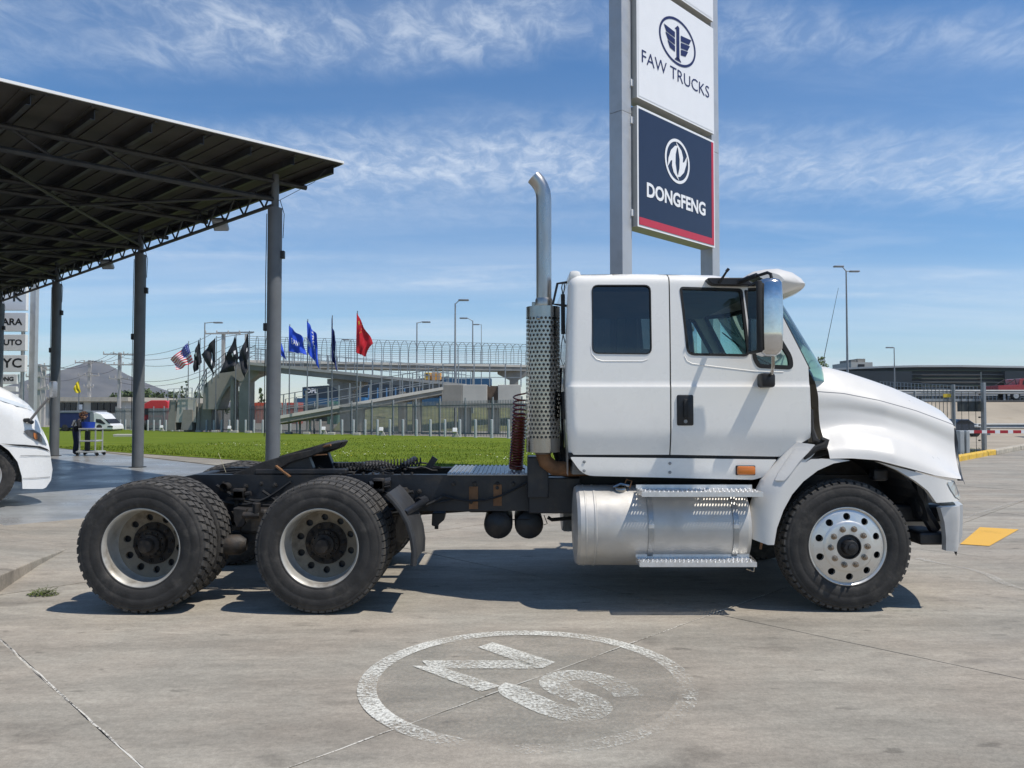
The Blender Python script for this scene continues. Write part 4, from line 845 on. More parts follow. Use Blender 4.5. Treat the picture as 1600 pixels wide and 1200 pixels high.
def hole_band(mb, inner, r0, r1, y0, y1, nh, dh, outer):
    mb.lathe(inner, (0,0,0), (0,1,0), nh*12); mb.lathe(outer, (0,0,0), (0,1,0), nh*12)
    ha = pi/nh; rm = (r0+r1)/2; n = 24
    def pl(a, r, d=0): return Vector((r*cos(a), y0+(y1-y0)*(r-r0)/(r1-r0)+d, r*sin(a)))
    for k in range(nh):
        c = 2*pi*k/nh; O = []; H = []; W_ = []
        for j in range(n):
            t = 2*pi*j/n; ux, uy = cos(t), sin(t); m_ = max(abs(ux), abs(uy)); O.append(pl(c+ha*ux/m_, rm+(r1-r0)/2*uy/m_)); H.append(pl(c+dh/rm*ux, rm+dh*uy)); W_.append(pl(c+dh/rm*ux, rm+dh*uy, .025))
        mb.add(O+H+W_, [(j, (j+1) % n, n+(j+1) % n, n+j) for j in range(n)]+[(n+j, n+(j+1) % n, 2*n+(j+1) % n, 2*n+j) for j in range(n)])
def nuts(mb, rad, y, n, r_=.0165, L_=.03, a0=0):
    for k in range(n):
        a = a0+2*pi*k/n; c = (rad*cos(a), y, rad*sin(a))
        mb.lathe([(0,-L_-.012),(r_*.45,-L_-.012),(r_*.5,-L_),(r_*.95,-L_+.002),(r_*1.0,-.008),(r_*1.45,-.006),(r_*1.5,0)], c, (0,1,0), 8)
WHEEL_MESH = {}
def make_wheel(pos, kind, far=False, label=None):
    """kind: steer, drive (rib), lug (block), inner"""
    tk = {'steer':'shoulder', 'drive':'rib', 'lug':'block', 'inner_rib':'rib', 'inner_block':'block'}[kind]
    w = bpy.data.objects.new('wheel', None); COL.objects.link(w); w.parent = TR; w.location = Vector(pos)-ORG[TR]; ORG[w] = Vector((0,0,0))
    if far: w.rotation_euler = (0, 0, pi)
    else: w.rotation_euler = (0, random.random()*6, 0)
    def part(key, fn, name, mat, **kw):
        if key in WHEEL_MESH: o = WHEEL_MESH[key].copy(); COL.objects.link(o); o.parent = w; return o
        mb = fn(); o = mb.build(name, mat, w, **kw); WHEEL_MESH[key] = o; return o
    part('tyre', lambda: tyre_mesh(tk), 'tyre', m_tyre, smooth=True, angle=50)
    t = part('tread'+tk, lambda: tread_mesh(tk), 'tread', m_tread_r); t['kind'] = 'stuff'
    if kind == 'steer':
        def rim():
            mb = MB(); mb.lathe([(.284,-.095),(.290,-.118),(.300,-.127),(.305,-.126),(.304,-.112),(.292,-.098)], (0,0,0), (0,1,0), 64)
            hole_band(mb, [(.096,-.150),(.180,-.150),(.192,-.1455),(.200,-.140)], .200, .264, -.140, -.124, 10, .0275, [(.264,-.124),(.278,-.119),(.288,-.112),(.293,-.100)]); return mb
        part('rimS', rim, 'rim', m_alloy, smooth=True, angle=30)
        def hub():
            mb = MB(); mb.lathe([(.098,-.12),(.096,-.150),(.088,-.152),(.084,-.135),(.060,-.14),(.056,-.185),(.050,-.195),(.030,-.197),(.028,-.21),(.02,-.214),(0,-.214)], (0,0,0), (0,1,0), 40); return mb
        part('hubS', hub, 'hub', m_black, smooth=True, angle=30)
        part('drumS', lambda: MB().lathe([(.10,-.06),(.268,-.055),(.268,.14),(.1,.14)], (0,0,0), (0,1,0), 32), 'brake_drum', m_chas, smooth=True)
        for k in range(10):
            def nut(): mb = MB(); nuts(mb, .1425, -.150, 1); return mb
            o = part('nutS%d' % k, lambda k=k: (lambda mb: (nuts(mb, .1425, -.150, 1, a0=2*pi*(k+.5)/10), mb)[1])(MB()), 'lug_nut', pm('brass_nut', (.30,.24,.18), .4, .8, var=.2, vs=40))
    elif kind in ('drive', 'lug'):
        def rim():
            mb = MB(); mb.lathe([(.283,-.095),(.290,-.118),(.300,-.127),(.306,-.126),(.304,-.112),(.288,-.104),(.281,-.07),(.279,.02),(.270,.058),(.262,.068)], (0,0,0), (0,1,0), 72)
            return mb
        part('rimD', rim, 'rim', m_alloy2, smooth=True, angle=32)
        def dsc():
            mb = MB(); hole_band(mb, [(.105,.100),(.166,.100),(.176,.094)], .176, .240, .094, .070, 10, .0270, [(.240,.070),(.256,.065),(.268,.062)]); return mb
        part('discD', dsc, 'wheel_disc', pm('grimy_shaded_disc', (.20,.168,.122), .7, .1, var=.25, vs=7, dirt=(.075,.06,.045), damt=.8, ds=5), smooth=True, angle=32)  # grime, with the shade inside the dish also darkened into the colour
        def hub():
            mb = MB(); mb.lathe([(.112,.11),(.110,.050),(.100,.040),(.085,.038),(.082,.0),(.058,-.014),(.055,-.055),(.048,-.065),(0,-.068)], (0,0,0), (0,1,0), 36)
            for k in range(12):
                a = 2*pi*k/12; mb.lathe([(0,-.020),(.007,-.020),(.009,-.006),(.010,.01)], (.093*cos(a), .039, .093*sin(a)), (0,1,0), 6)
            return mb
        part('hubD', hub, 'hub', m_hub, smooth=True, angle=30)
        part('drumD', lambda: MB().lathe([(.10,.125),(.258,.125),(.258,.2)], (0,0,0), (0,1,0), 32), 'brake_drum', m_chas)
        def plate(): mb = MB(); mb.lathe([(.11,.092),(.166,.096),(.168,.102)], (0,0,0), (0,1,0), 40); return mb
        part('plateD', plate, 'hub_plate', m_hub)
        for k in range(10): part('nutD%d' % k, lambda k=k: (lambda mb: (nuts(mb, .1425, .095, 1, a0=2*pi*(k+.5)/10), mb)[1])(MB()), 'lug_nut', m_hub)
    else:
        part('rimI', lambda: MB().lathe([(.29,-.11),(.275,-.05),(.27,.1),(.12,.1),(.10,-.1)], (0,0,0), (0,1,0), 32), 'rim', m_dirty, smooth=True)
    return w
R_ = .514
for far in (0, 1):
    f = (lambda y: 2*YC-y) if far else (lambda y: y)
    make_wheel((wx, f(6.0+.141), R_-.003), 'steer', far)
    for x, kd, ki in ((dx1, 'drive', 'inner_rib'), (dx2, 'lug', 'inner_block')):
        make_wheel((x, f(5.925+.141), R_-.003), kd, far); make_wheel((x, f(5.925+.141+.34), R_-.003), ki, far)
# ---------------------------------------------------------------- fuel tank with straps and steps
tx0, tx1 = X(903, 6.02), X(1172, 6.02); tr = .322; tcz = at(1000, 829, 6.0).z; tc = 5.985+tr
for far in (0, 1):
    f = (lambda y: 2*YC-y) if far else (lambda y: y)
    mb = MB(); mb.lathe([(0,-.015),(tr*.7,-.012),(tr*.95,-.004),(tr,.02),(tr,.055),(tr+.003,.058),(tr+.003,.066),(tr,.07),(tr,.125),(tr+.004,.13),(tr+.004,.142),(tr,.147),(tr,tx1-tx0-.03),(tr*.95,tx1-tx0),(0,tx1-tx0+.01)], (tx0, f(tc), tcz), (1,0,0), 64)
    tank = mb.build('fuel_tank', m_alu, TR, smooth=True, angle=28)
    for x in (1016, 1148):
        mb = MB(); c = X(x, 6.0); mb.lathe([(tr+.002,-.022),(tr+.009,-.020),(tr+.009,.020),(tr+.002,.022)], (c, f(tc), tcz), (1,0,0), 64); st = mb.build('tank_strap', pm('strap_steel', (.40,.40,.39), .4, .7, var=.15, vs=10), tank, smooth=True)
        mb = MB(); yy = f(tc-tr-.012); mb.cbox((c-.022, min(yy, f(tc-tr+.01)), tcz+.02), (c+.022, max(yy, f(tc-tr+.01)), tcz+.055), .004); mb.build('buckle', m_tread, st)
    mb = MB(); p = X(968, 6.2); yq = f(tc-.12); zz_ = tcz+tr*.93; mb.lathe([(.05,-.02),(.055,.02),(.05,.028),(0,.03)], (p, yq, zz_), (0,f(1)-f(0) and (-.35 if not far else .35),.93), 16); mb.tube([(p-.06, yq-.03, zz_+.02), (p, yq-.02, zz_+.045), (p+.07, yq-.02, zz_+.03)], .010, 6); mb.build('filler_cap', m_steel, tank, smooth=True)
    mb = MB(); mb.tube([(p+.03, yq, zz_+.03), (p+.05, yq-.02, zz_+.08), (p+.09, yq-.03, zz_+.07), (p+.07, yq-.03, zz_+.01)], .005, 5); mb.build('cap_chain', m_rust, tank)
    for xa, xb, xc, xd, yt, yb2, pr_ in ((997,1180,1002,1191,761.5,776,.0), (993,1167,998,1180,863,885.5,.0)):
        # tread: rear edge px xa..xb at yt, front edge xc..xd just above yb2
        zt_ = Z(yb2-7, 5.87); x0_, x1_ = X(xc, 5.87), X(xd, 5.87); Yf, Yb = 5.865, 6.14 if yt < 800 else 6.05
        mb = MB(); nx, ny_ = 40, 6
        fn = lambda u, v: Vector((x0_+(x1_-x0_)*min(max(u/nx, 0), 1), f(Yf+(Yb-Yf)*v/ny_), zt_))
        perf(mb, nx, ny_, fn, .22)
        mb.add([fn(0,0), fn(nx,0), fn(nx,0)-Vector((0,0,.035)), fn(0,0)-Vector((0,0,.035))], [(0,1,2,3)]); mb.add([fn(0,0)-Vector((0,0,.035)), fn(nx,0)-Vector((0,0,.035)), fn(nx,0)-Vector((0,0,.035))+Vector((0,f(.02)-f(0),0)), fn(0,0)-Vector((0,0,.035))+Vector((0,f(.02)-f(0),0))], [(0,1,2,3)])
        b0, b1 = fn(0, ny_), fn(nx, ny_); up = Vector((0,0,.03)); mb.add([b0, b1, b1+up, b0+up], [(0,1,2,3)])
        mb.add([fn(0,0), fn(0,ny_), fn(0,ny_)-Vector((0,0,.03)), fn(0,0)-Vector((0,0,.03))], [(0,1,2,3)]); mb.add([fn(nx,0), fn(nx,ny_), fn(nx,ny_)-Vector((0,0,.03)), fn(nx,0)-Vector((0,0,.03))], [(0,1,2,3)])
        for i in range(1, 26):
            for j in (1, 3, 5):
                c = fn(i*nx/26+(.6 if j == 3 else 0), j); mb.add([c+Vector((.009*cos(t), .009*sin(t), .001)) for t in [2*pi*k/6 for k in range(6)]]+[c+Vector((.005*cos(t), .005*sin(t), .007)) for t in [2*pi*k/6 for k in range(6)]], [(k, (k+1) % 6, 6+(k+1) % 6, 6+k) for k in range(6)])
        sp_ = mb.build('step', m_tread, TR)
        for x in (1016, 1148):
            mb = MB(); c = X(x, 5.95); mb.box((c, f((Yb+tc)/2-.05), zt_-.02), (.04, abs(tc-Yb), .02)); mb.build('step_bracket', m_dirty, sp_)
    mb = MB(); a = at(1170, 880, 5.9); mb.tube([Vector((v.x, f(v.y), v.z)) for v in (at(1166, 889, 5.9), at(1178, 893, 5.9), at(1180, 876, 5.9), at(1172, 868, 5.95))], .006, 5); mb.build('step_hook', m_steel, TR)
# ---------------------------------------------------------------- exhaust stack
ex, ey = X(848.5, 6.42), 6.42; r_s = .142
mb = MB(); zt_, zb_ = at(848, 478, ey-.1).z, at(848, 707, ey-.1).z; nx = 26; z0, z1 = zb_+.11, zt_-.085; ny_ = int((z1-z0)/(2*pi*r_s/nx))
fn = lambda u, v: Vector((ex+r_s*sin(2*pi*u/nx), ey-r_s*cos(2*pi*u/nx), z0+(z1-z0)*v/ny_)); perf(mb, nx, ny_, fn, .34)
mb.lathe([(r_s, zb_), (r_s, z0)], (ex, ey, 0), (0,0,1), 52); mb.lathe([(r_s, z1), (r_s, zt_)], (ex, ey, 0), (0,0,1), 52)
stack = mb.build('exhaust_stack', m_steel, TR, smooth=True, angle=80)
mb = MB(); mb.lathe([(.06, zb_-.02), (.118, zb_+.03), (.118, zt_-.03), (.07, zt_+.01)], (ex, ey, 0), (0,0,1), 32); mb.build('muffler', pm('muffler_grey', (.17,.165,.155), .5, .6, var=.3, vs=8), stack, smooth=True)
px = X(850, ey); zc1 = at(850, 310, ey).z; mb = MB(); rp = .064
path = [Vector((px, ey, zt_-.02)), Vector((px, ey, zt_+.4)), Vector((px, ey, zc1)), Vector((px-.006, ey, zc1+.05)), Vector((px-.024, ey, zc1+.10)), Vector((px-.052, ey, zc1+.145)), Vector((px-.085, ey, zc1+.18))]
mb.tube(path, rp, 24, cap=False); mb.tube([path[0], path[2]]+path[3:], rp-.004, 24, cap=False); mb.lathe([(.071,0),(.073,.01),(.073,.06),(.068,.075)], (px, ey, zt_), (0,0,1), 24)
mb.build('tailpipe', pm('tailpipe_steel', (.46,.44,.41), .30, 1, var=.15, vs=7, dirt=(.30,.27,.23), damt=.5, ds=4, stretch=(1,1,.2)), stack, smooth=True)
mb = MB(); p = at(841, 497, ey-r_s); mb.lathe([(0,-.016),(.012,-.014),(.014,0)], (p.x, ey-r_s*.99, p.z), (0,1,0), 8); mb.cbox((px-.10, ey+.02, zt_-.02), (px-.06, ey+.06, zt_+.05), .004); mb.build('shield_clamp', m_steel, stack)
mb = MB(); zz_ = zb_-.02; mb.tube([Vector((ex, ey, zz_+.06)), Vector((ex, ey, zz_)), Vector((ex+.02, ey, zz_-.06)), Vector((ex+.09, ey, zz_-.115)), Vector((ex+.22, ey+.02, zz_-.125)), Vector((ex+.45, ey+.1, zz_-.125))], .062, 16); mb.build('exhaust_elbow', m_rust, stack, smooth=True)
# grab rail, hose hanger, hoses behind the cab
mb = MB(); mb.tube([at(886, 441, 6.35), at(871, 443, 6.35), at(864, 475, 6.35), at(886, 478, 6.35)], .011, 8); mb.build('grab_rail', m_chas, TR, smooth=True)
mb = MB(); mb.tube([at(879.5, 460, 6.3), at(880, 522, 6.3)], .017, 8); mb.tube([at(879, 442, 6.3), at(877.5, 450, 6.3), at(879.5, 460, 6.3)], .005, 6); mb.tube([at(881, 442, 6.3), at(882.5, 450, 6.3), at(880, 460, 6.3)], .005, 6); mb.tube([at(880, 522, 6.3), at(877, 540, 6.3), at(876, 560, 6.3), at(880, 572, 6.3), at(885, 560, 6.3), at(884, 540, 6.3), at(880, 524, 6.3)], .004, 6); mb.build('hose_hanger', m_rub, TR, smooth=True)
mb = MB(); mb.tube([at(876, 575, 6.5), at(874, 620, 6.5), at(872, 660, 6.5), at(877, 700, 6.5), at(884, 716, 6.5)], .016, 6); mb.tube([at(881, 590, 6.6), at(878, 650, 6.6), at(880, 716, 6.6)], .012, 6)
for k in range(12): a = random.uniform(868, 888); mb.tube([at(a, 705+random.uniform(0,18), 6.55), at(a+random.uniform(-8,8), 700, 6.5), at(a+random.uniform(-8,12), 722, 6.5)], .010, 5)
mb.cbox((X(876, 6.5), 6.3, Z(655, 6.4)), (X(886, 6.5), 6.5, Z(612, 6.4)), .01); mb.build('rear_hose', m_rub, TR, smooth=True)
def coil(name, x, xtop, y0, y1, Y, turns, r_, mat, ph):
    mb = MB(); pts = []; n = turns*14
    for k in range(n+1):
        t = k/n; c = at(xtop+(x-xtop)*t, y0+(y1-y0)*(t**.75), Y); a = 2*pi*turns*t+ph; pts.append(c+Vector((r_*cos(a), r_*sin(a), .01*sin(a))))
    mb.tube([pts[0]+Vector((.05, .0, -.02))]+pts+[pts[-1]+Vector((.03,.05,-.02))], .0075, 6); return mb.build(name, mat, TR, smooth=True)
coil('coil_hose', 805, 812, 614, 730, 6.95, 22, .055, pm('red_hose', (.16,.018,.014), .4, var=.2, coat=.2), 0)
coil('coil_hose', 806, 813, 640, 733, 7.02, 20, .058, pm('orange_hose', (.26,.085,.018), .4, var=.2, coat=.2), 1.5)
# ================================================================ CANOPY
E1 = Vector((-.7266, .687, 0)).normalized(); E2 = Vector((-.687, -.7266, 0)).normalized(); K0 = Vector((-4.91, 15.8, 0))
def CP(a, b, z): return K0+E1*a+E2*b+Vector((0, 0, z-.028*b))
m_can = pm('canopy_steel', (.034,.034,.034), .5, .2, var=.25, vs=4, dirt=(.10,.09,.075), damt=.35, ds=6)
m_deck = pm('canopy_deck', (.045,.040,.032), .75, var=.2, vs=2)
m_col = pm('column_paint', (.125,.132,.138), .5, var=.12, vs=3, dirt=(.17,.165,.15), damt=.3, ds=4)
m_flash = pm('white_flashing', (.78,.78,.76), .4, var=.05)
CAN = thing('canopy', K0, 'large dark steel truss canopy roof on round grey columns', 'canopy')
A0, A1, B0, B1 = -1.25, 31.0, -.78, 17.5; ZR = 6.52
mb = MB(); mb.add([CP(a, b, ZR+h) for h in (0, .05) for a, b in ((A0,B0),(A1,B0),(A1,B1),(A0,B1))], [(3,2,1,0),(4,5,6,7),(0,1,5,4),(1,2,6,5),(2,3,7,6),(3,0,4,7)])
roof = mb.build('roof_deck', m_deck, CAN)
mb = MB(); n = int((B1-B0)/.33)
for k in range(n): b = B0+.05+k*.33; mb.bar(CP(A0+.02, b, ZR-.012), CP(A1, b, ZR-.012), .05, .022)
mb.build('deck_ribs', m_deck, roof)['kind'] = 'stuff'
mb = MB(); mb.bar(CP(A0-.02, B0-.03, ZR+.045), CP(A0-.02, B1, ZR+.045), .03, .045); mb.bar(CP(A0, B0-.03, ZR+.045), CP(A1, B0-.03, ZR+.045), .03, .06); mb.build('flashing', m_flash, roof)
k = 0
while .08+.9*k-.74 < B1-.3:
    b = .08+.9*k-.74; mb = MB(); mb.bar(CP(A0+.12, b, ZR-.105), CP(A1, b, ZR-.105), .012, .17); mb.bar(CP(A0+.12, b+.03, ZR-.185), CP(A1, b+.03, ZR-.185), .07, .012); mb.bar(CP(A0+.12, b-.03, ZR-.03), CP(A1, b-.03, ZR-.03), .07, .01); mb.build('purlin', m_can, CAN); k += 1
def truss(pa, pb, zt, zb, step, r1, r2, cut=0):
    """pa, pb: (a, b) ends"""
    L_ = sqrt((pb[0]-pa[0])**2+(pb[1]-pa[1])**2); n = max(2, int(round(L_/step)))
    q = lambda t, z: CP(pa[0]+(pb[0]-pa[0])*t, pa[1]+(pb[1]-pa[1])*t, z)
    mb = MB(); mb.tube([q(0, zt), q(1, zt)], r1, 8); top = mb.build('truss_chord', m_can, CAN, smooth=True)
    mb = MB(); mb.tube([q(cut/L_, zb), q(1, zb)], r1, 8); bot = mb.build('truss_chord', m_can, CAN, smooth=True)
    for k in range(n):
        if cut and (k+.5)/n < cut/L_: continue
        for (t0, z0, t1, z1) in ((k/n, zt, (k+.5)/n, zb), ((k+.5)/n, zb, (k+1)/n, zt)):
            mb = MB(); mb.tube([q(t0, z0), q(t1, z1)], r2, 6); mb.build('web', m_can, bot, smooth=True)
for a in (0, 7.06, 14.12, 21.18, 28.2): truss((a, -.72), (a, B1-.4), ZR-.24, 5.90, 1.35, .055, .028, .72)
for a in (3.53, 10.6, 17.6): truss((a, -.2), (a, B1-.4), ZR-.24, 6.05, 1.75, .05, .024)
for a in (0, 7.06, 14.12, 21.18): truss((a, 0), (a+7.06, 0), ZR-.25, 5.80, .88, .04, .022)
for b in (5.6, 11.2):
    for a in (0, 7.06, 14.12): truss((a, b), (a+7.06, b), ZR-.25, 5.95, 1.76, .035, .02)
for a in (0, 7.06, 14.12, 21.18):   # wind bracing
    for b in (0, 5.6, 11.2):
        for (p, q) in (((a, b), (a+7.06, b+5.6)), ((a+7.06, b), (a, b+5.6))):
            mb = MB(); mb.tube([CP(*p, 5.97), CP(*q, 5.97)], .035, 6); mb.build('brace', m_can, CAN, smooth=True)
for i in range(5):
    a = 7.06*i; mb = MB(); c = CP(a, 0, 0); mb.lathe([(.145, -.02), (.145, 5.72), (.05, 5.73)], c, (0,0,1), 28); mb.lathe([(.075, 5.7), (.075, ZR-.1)], c, (0,0,1), 14); col = mb.build('column', m_col, CAN, smooth=True)
    mb = MB(); mb.lathe([(.0,.012),(.22,.012),(.22,-.02)], c, (0,0,1), 20); mb.build('base_plate', m_can, col)
    mb = MB(); d = Vector((-.16, -.03, 0)); mb.tube([c+d+Vector((0,0,5.6)), c+d+Vector((-.01,0,4.4)), c+d+Vector((-.01,0,1.0))], .009, 5); mb.tube([c+Vector((.10,0,5.9)), c+Vector((.19,0,5.6)), c+Vector((.17,0,5.1))], .008, 5); mb.build('conduit', m_can, col)
    for dx, zz in ((-.17, 3.25 if i == 0 else 3.5), (.17, 4.75)):
        mb = MB(); mb.cbox(c+Vector((dx-.04,-.06,zz-.08)), c+Vector((dx+.04,.04,zz+.08)), .012); mb.build('junction_box', m_black, col)
    c2 = CP(a, B1-.5, 0); mb = MB(); zc = 5.72; mb.lathe([(.145, -.02), (.145, 5.4), (.05, 5.41)], Vector((c2.x, c2.y, 0)), (0,0,1), 20); mb.lathe([(.075, 5.3), (.075, 5.9)], Vector((c2.x, c2.y, 0)), (0,0,1), 12); mb.build('column', m_col, CAN, smooth=True)
for a, s in ((2.75, 1), (10.0, .9)):
    c = CP(a, -.15, 5.86); mb = MB(); M = Matrix.Rotation(radians(40), 3, 'X') @ Matrix.Rotation(0, 3, 'Z'); mb.box(c, (.34, .10, .30), M=M); fl = mb.build('floodlight', pm('lamp_housing', (.32,.33,.34), .4, .3), CAN, bevel=.015)
    mb = MB(); mb.box(c+Vector((.02,-.06,-.035)), (.28, .01, .24), M=M); mb.build('lens', pm('lamp_glass', (.45,.46,.47), .15, coat=.5), fl)
# wire from the tip
mb = MB(); mb.tube([CP(-.1, 0, 5.85), CP(-.9, -.35, 6.15), CP(-1.1, -.5, 6.4)], .006, 4); mb.build('stay_wire', m_can, CAN)
# ================================================================ PYLON SIGN
m_alum = pm('sign_aluminium', (.46,.47,.48), .45, .35, var=.06, vs=3, dirt=(.3,.29,.27), damt=.25, ds=2)
m_side = pm('sign_box_side', (.40,.39,.365), .55, .1, var=.06)
m_wp = pm('sign_white_face', (.80,.80,.80), .35, var=.02); m_np = pm('sign_navy_face', (.020,.030,.062), .35, var=.06); m_rp = pm('sign_red_face', (.50,.035,.06), .4, var=.05)
m_ink = pm('logo_navy', (.018,.020,.085), .4, var=.04); m_wi = pm('logo_white', (.82,.82,.82), .4, var=.02)
SD = Vector((RT, RT, 0)); SN = Vector((RT, -RT, 0)); YL = 16.0
Q0 = at(996, 352, YL); WS = 3.12; HS = 2.57
PY = thing('pylon_sign', (Q0.x, Q0.y, 0), 'tall twin-post pylon sign with white and navy panels behind the cab', 'sign')
def SP(s, z, n=0.0): return Vector((Q0.x, Q0.y, 0))+SD*s+SN*n+Vector((0, 0, z))
ZB = Q0.z-.02
for s in (-.36, WS+.10):
    mb = MB(); 
    for i in range(4): z0, z1 = (i*3.9, i*3.9+3.892); mb.add([SP(s+a, z, b-.45) for z in (z0, z1) for a, b in ((0,0),(.33,0),(.33,.33),(0,.33))], [(0,3,2,1),(4,5,6,7),(0,1,5,4),(1,2,6,5),(2,3,7,6),(3,0,4,7)])
    post = mb.build('post', m_alum, PY, bevel=.004)
    for z in (ZB+.3, ZB+HS-.3, ZB+HS+.5, ZB+2*HS-.2):
        mb = MB(); c = SP(s+(.34 if s < 1 else -.05), z, -.16); mb.box(c, (.10, .14, .14), radians(45)); mb.build('bracket', m_wp, post)
boxes = [('white', ZB+HS+.17), ('navy', ZB), ('plain', ZB+2*(HS+.17))]
for nm, zb in boxes:
    mb = MB(); D = .36; mb.add([SP(a, z, n_) for z in (zb, zb+HS) for a, n_ in ((0,-D),(WS,-D),(WS,0),(0,0))], [(0,3,2,1),(4,5,6,7),(0,1,5,4),(1,2,6,5),(2,3,7,6),(3,0,4,7)])
    bx = mb.build('sign_box', m_side, PY, bevel=.01)
    mb = MB(); e = .025; mb.add([SP(a, z, .004) for a, z in ((0, zb), (WS, zb), (WS, zb+HS), (0, zb+HS))], [(0,1,2,3)]); fr = mb.build('trim', m_wp, bx)
    mb = MB(); mb.add([SP(a, z, .010) for a, z in ((.05, zb+.05), (WS-.05, zb+.05), (WS-.05, zb+HS-.05), (.05, zb+HS-.05))], [(0,1,2,3)]); mb.build('face', m_np if nm == 'navy' else m_wp, bx)
    mc = lambda x, y: SP(WS/2+x, zb+HS/2+y, .018)
    if nm == 'navy':
        mb = MB(); mb.add([SP(a, z, .014) for a, z in ((.05, zb+.05), (WS-.05, zb+.05), (WS-.05, zb+.21), (.05, zb+.21))], [(0,1,2,3)]); mb.add([SP(a, z, .014) for a, z in ((WS-.05, zb+.21), (WS-.05, zb+HS-.05), (WS-.15, zb+HS-.05), (WS-.15, zb+.21))], [(0,1,2,3)]); mb.build('red_band', m_rp, bx)
        mb = MB(); put_text(mb, 'DONGFENG', .42, lambda x, y: mc(x*1.0-.06, y-.46), .014, 1.02); mb.build('lettering', m_wi, bx, recalc=False)
        mb = MB(); R1, R0 = .50, .435; cx, cy = -.05, .43; n = 64
        for k in range(n):
            a, b = 2*pi*k/n, 2*pi*(k+1)/n; mb.add([mc(cx+r*cos(t), cy+r*sin(t)) for r, t in ((R0,a),(R1,a),(R1,b),(R0,b))], [(0,1,2,3)])
        # the twin swallow shapes
        sw = [(.04,.36),(-.10,.33),(-.26,.20),(-.36,.0),(-.39,-.20),(-.27,-.04),(-.215,-.02),(-.225,-.14),(-.16,-.28),(.06,-.43),(-.03,-.27),(-.085,-.06),(-.075,.14),(-.02,.30)]
        for sg in (1, -1):
            bm = fill2d([(cx+sg*a, cy+sg*b) for a, b in sw]); bm.verts.index_update(); mb.add([mc(v.co.x, v.co.z) for v in bm.verts], [[v.index for v in f.verts] for f in bm.faces]); bm.free()
        mb.build('emblem', m_wi, bx, recalc=False)
    elif nm == 'white':
        mb = MB(); put_text(mb, 'FAW TRUCKS', .40, lambda x, y: mc(x-.04, y-.36), -.002, 1.12); mb.build('lettering', m_ink, bx, recalc=False)
        mb = MB(); cx, cy = 0, .42; n = 64
        for k in range(n):
            a, b = 2*pi*k/n, 2*pi*(k+1)/n; mb.add([mc(cx+rx*cos(t), cy+ry*sin(t)) for (rx, ry), t in (((.685,.475),a),((.745,.53),a),((.745,.53),b),((.685,.475),b))], [(0,1,2,3)])
        mb.add([mc(cx+x, cy+y) for x, y in ((-.06,-.40),(.06,-.40),(.06,.34),(0,.38),(-.13,.27),(-.06,.27))], [(0,1,2,3,4,5)]); mb.add([mc(cx+x, cy+y) for x, y in ((-.14,-.43),(.14,-.43),(.06,-.36),(-.06,-.36))], [(0,1,2,3)])
        for sg in (1, -1):
            for i, (y, l) in enumerate(((.13,.56),(-.03,.50),(-.19,.42))): mb.add([mc(cx+sg*x, cy+yy) for x, yy in ((.12, y-.07), (l-.10, y-.04), (l, y+.10), (.12, y+.06))], [(0,1,2,3)])
        mb.build('emblem', m_ink, bx, recalc=False)
# far pylon at the left edge
def pylon_left():
    Yp = 36.0; px = lambda x: (x-800)/1200*Yp; zz = lambda y: at(20, y, Yp).z
    root = thing('pylon_sign', (px(20), Yp, 0), 'distant pylon sign with stacked white lettered panels at left edge', 'sign')
    for x in (46, -48):
        mb = MB(); mb.box((px(x), Yp+.25, 5.2), (.26, .26, 10.4)); mb.build('post', m_alum, root)
    mb = MB(); mb.box((px(28), Yp+.3, 3), (.12, .12, 6)); mb.build('post', m_alum, root)
    for t, y0, y1, sz, xr in (('K', 445, 485, .62, 40), ('ARA', 489, 518, .42, 40), ('AUTO', 523, 548, .36, 40), ('YC', 555, 581, .60, 40), ('GONG', 585, 600, .26, 28), ('', 604, 612, .3, 27), ('', 616, 640, .3, 27)):
        z1, z0 = zz(y0), zz(y1); x0, x1 = px(-46), px(xr); mb = MB(); mb.box(((x0+x1)/2, Yp, (z0+z1)/2), (x1-x0, .2, z1-z0)); b = mb.build('panel', m_wp, root, bevel=.01)
        if t: 
            vs, fs = text_mesh(t, sz, .012, 1.15); w = max(v[0] for v in vs); mb = MB(); mb.add([Vector((x1-.15-w+v[0], Yp-.105, (z0+z1)/2+v[1])) for v in vs], fs); mb.build('lettering', pm('letter_black', (.02,.02,.022), .5), b, recalc=False)
pylon_left()
